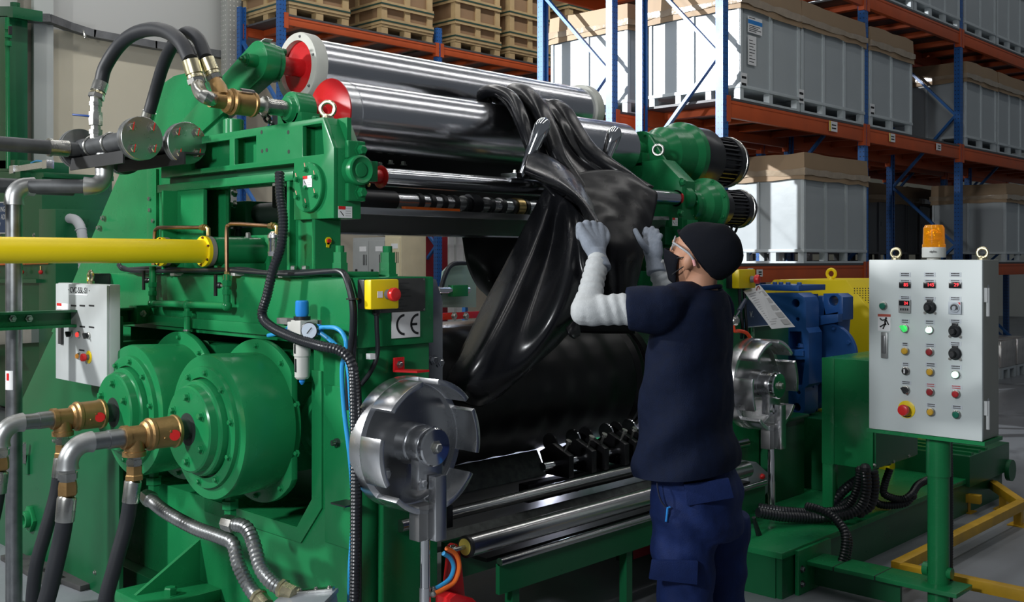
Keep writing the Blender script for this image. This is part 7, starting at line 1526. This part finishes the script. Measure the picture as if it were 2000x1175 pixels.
for a_, nm in ((AL, 0), (AR, 1)): 
    bb = MB(); bb.tube([a_+AZ*.05, a_-AZ*.03, a_-AZ*.04+fw*.10, a_-AZ*.055+fw*.19], [.05, .055, .048, .036], 16); bb.obox(a_-AZ*.082+fw*.06, fw*.14, lf*.045, AZ*.008); remeshed(bb, .008, 3, 'shoe', PLBLK, man)
# beanie
b = MB(); P_ = []; seg, n = 40, 28
for k in range(n+1):
    for i in range(seg):
        a, be = math.pi*k/n, 2*math.pi*i/seg; f_, l_, u_ = .112*math.sin(a)*math.cos(be), .090*math.sin(a)*math.sin(be), .128*math.cos(a)
        f_ -= .008; u_ += .012
        bk = max(0, min(1, (-f_+u_*.9-.02)/.14)); f_ -= .050*bk; u_ += .000*bk
        wr_ = .0035*math.sin(f_*55+u_*40)*bk; lim = .024+(.5 if f_ > 0 else .85)*f_
        if u_ < lim: u_ = lim+(u_-lim)*.02; s_ = .98; f_ *= s_; l_ *= s_
        P_.append(HP(f_+wr_, l_*(1+wr_*4), u_+wr_))
b.add(P_, [(k*seg+i, (k+1)*seg+i, (k+1)*seg+(i+1) % seg, k*seg+(i+1) % seg) for k in range(n) for i in range(seg)])
beanie = b.build('beanie', BEAN, man, smooth=60)
# mask with ear loops, goggles
b = MB(); P_ = []; nu_, nv_ = 14, 10
for i in range(nu_+1):
    for j in range(nv_+1):
        th = math.radians(-72+144*i/nu_); v_ = j/nv_; u_ = -.018-.105*v_; rad = .112-.020*abs(v_-.35)-.012*v_+(.022 if abs(th) < .4 else .004)*(1-v_)
        P_.append(HP(.008+rad*math.cos(th)*(1-.12*v_), rad*.72*math.sin(th), u_+.010*math.cos(th)))
b.add(P_, [(i*(nv_+1)+j, i*(nv_+1)+j+1, (i+1)*(nv_+1)+j+1, (i+1)*(nv_+1)+j) for i in range(nu_) for j in range(nv_)])
mask = b.build('face_mask', BEAN, man, smooth=60); md = mask.modifiers.new('t', 'SOLIDIFY'); md.thickness = .004
for u0, u1 in ((-.022, -.004), (-.085, -.038)): part('ear_loop', PLBLK, mask, lambda m: m.tube(spline([HP(.045, .078, u0), HP(.025, .084, (u0+u1)/2), HP(.004, .088, u1)], 5), .0022, 8))
gl = part('safety_glasses', mat('clear_lens', (.75, .80, .82), .06, 0, 0, 4, alpha=.35), man, lambda m: [m.lathe(HP(.092, s_*.033, .022), hf*.9+hl*s_*.35, [(0, .026), (.003, .026), (.003, .0)], 20) for s_ in (-1, 1)])
part('lens_rim', mat('grey_rim', (.32, .33, .35), .4), gl, lambda m: m.torus(HP(.094, .033, .022), hf*.9+hl*.35, .026, .003, 24, 8)); part('temple_arm', mat('grey_temple', (.30, .31, .33), .4), gl, lambda m: m.tube(spline([HP(.085, .058, .026), HP(.045, .086, .022), HP(.0, .094, .010), HP(-.030, .092, -.012)], 5), .0042, 10)); part('temple_tip', mat('pink_tip', (.62, .30, .30), .5), gl, lambda m: m.tube([HP(-.024, .0935, -.006), HP(-.036, .0925, -.026)], .0055, 10))
for s_ in (-1, 1): part('eye', mat('eye_white', (.7, .68, .66), .3), man, lambda m: m.sphere(HP(.084, s_*.032, .020), .011, 12))
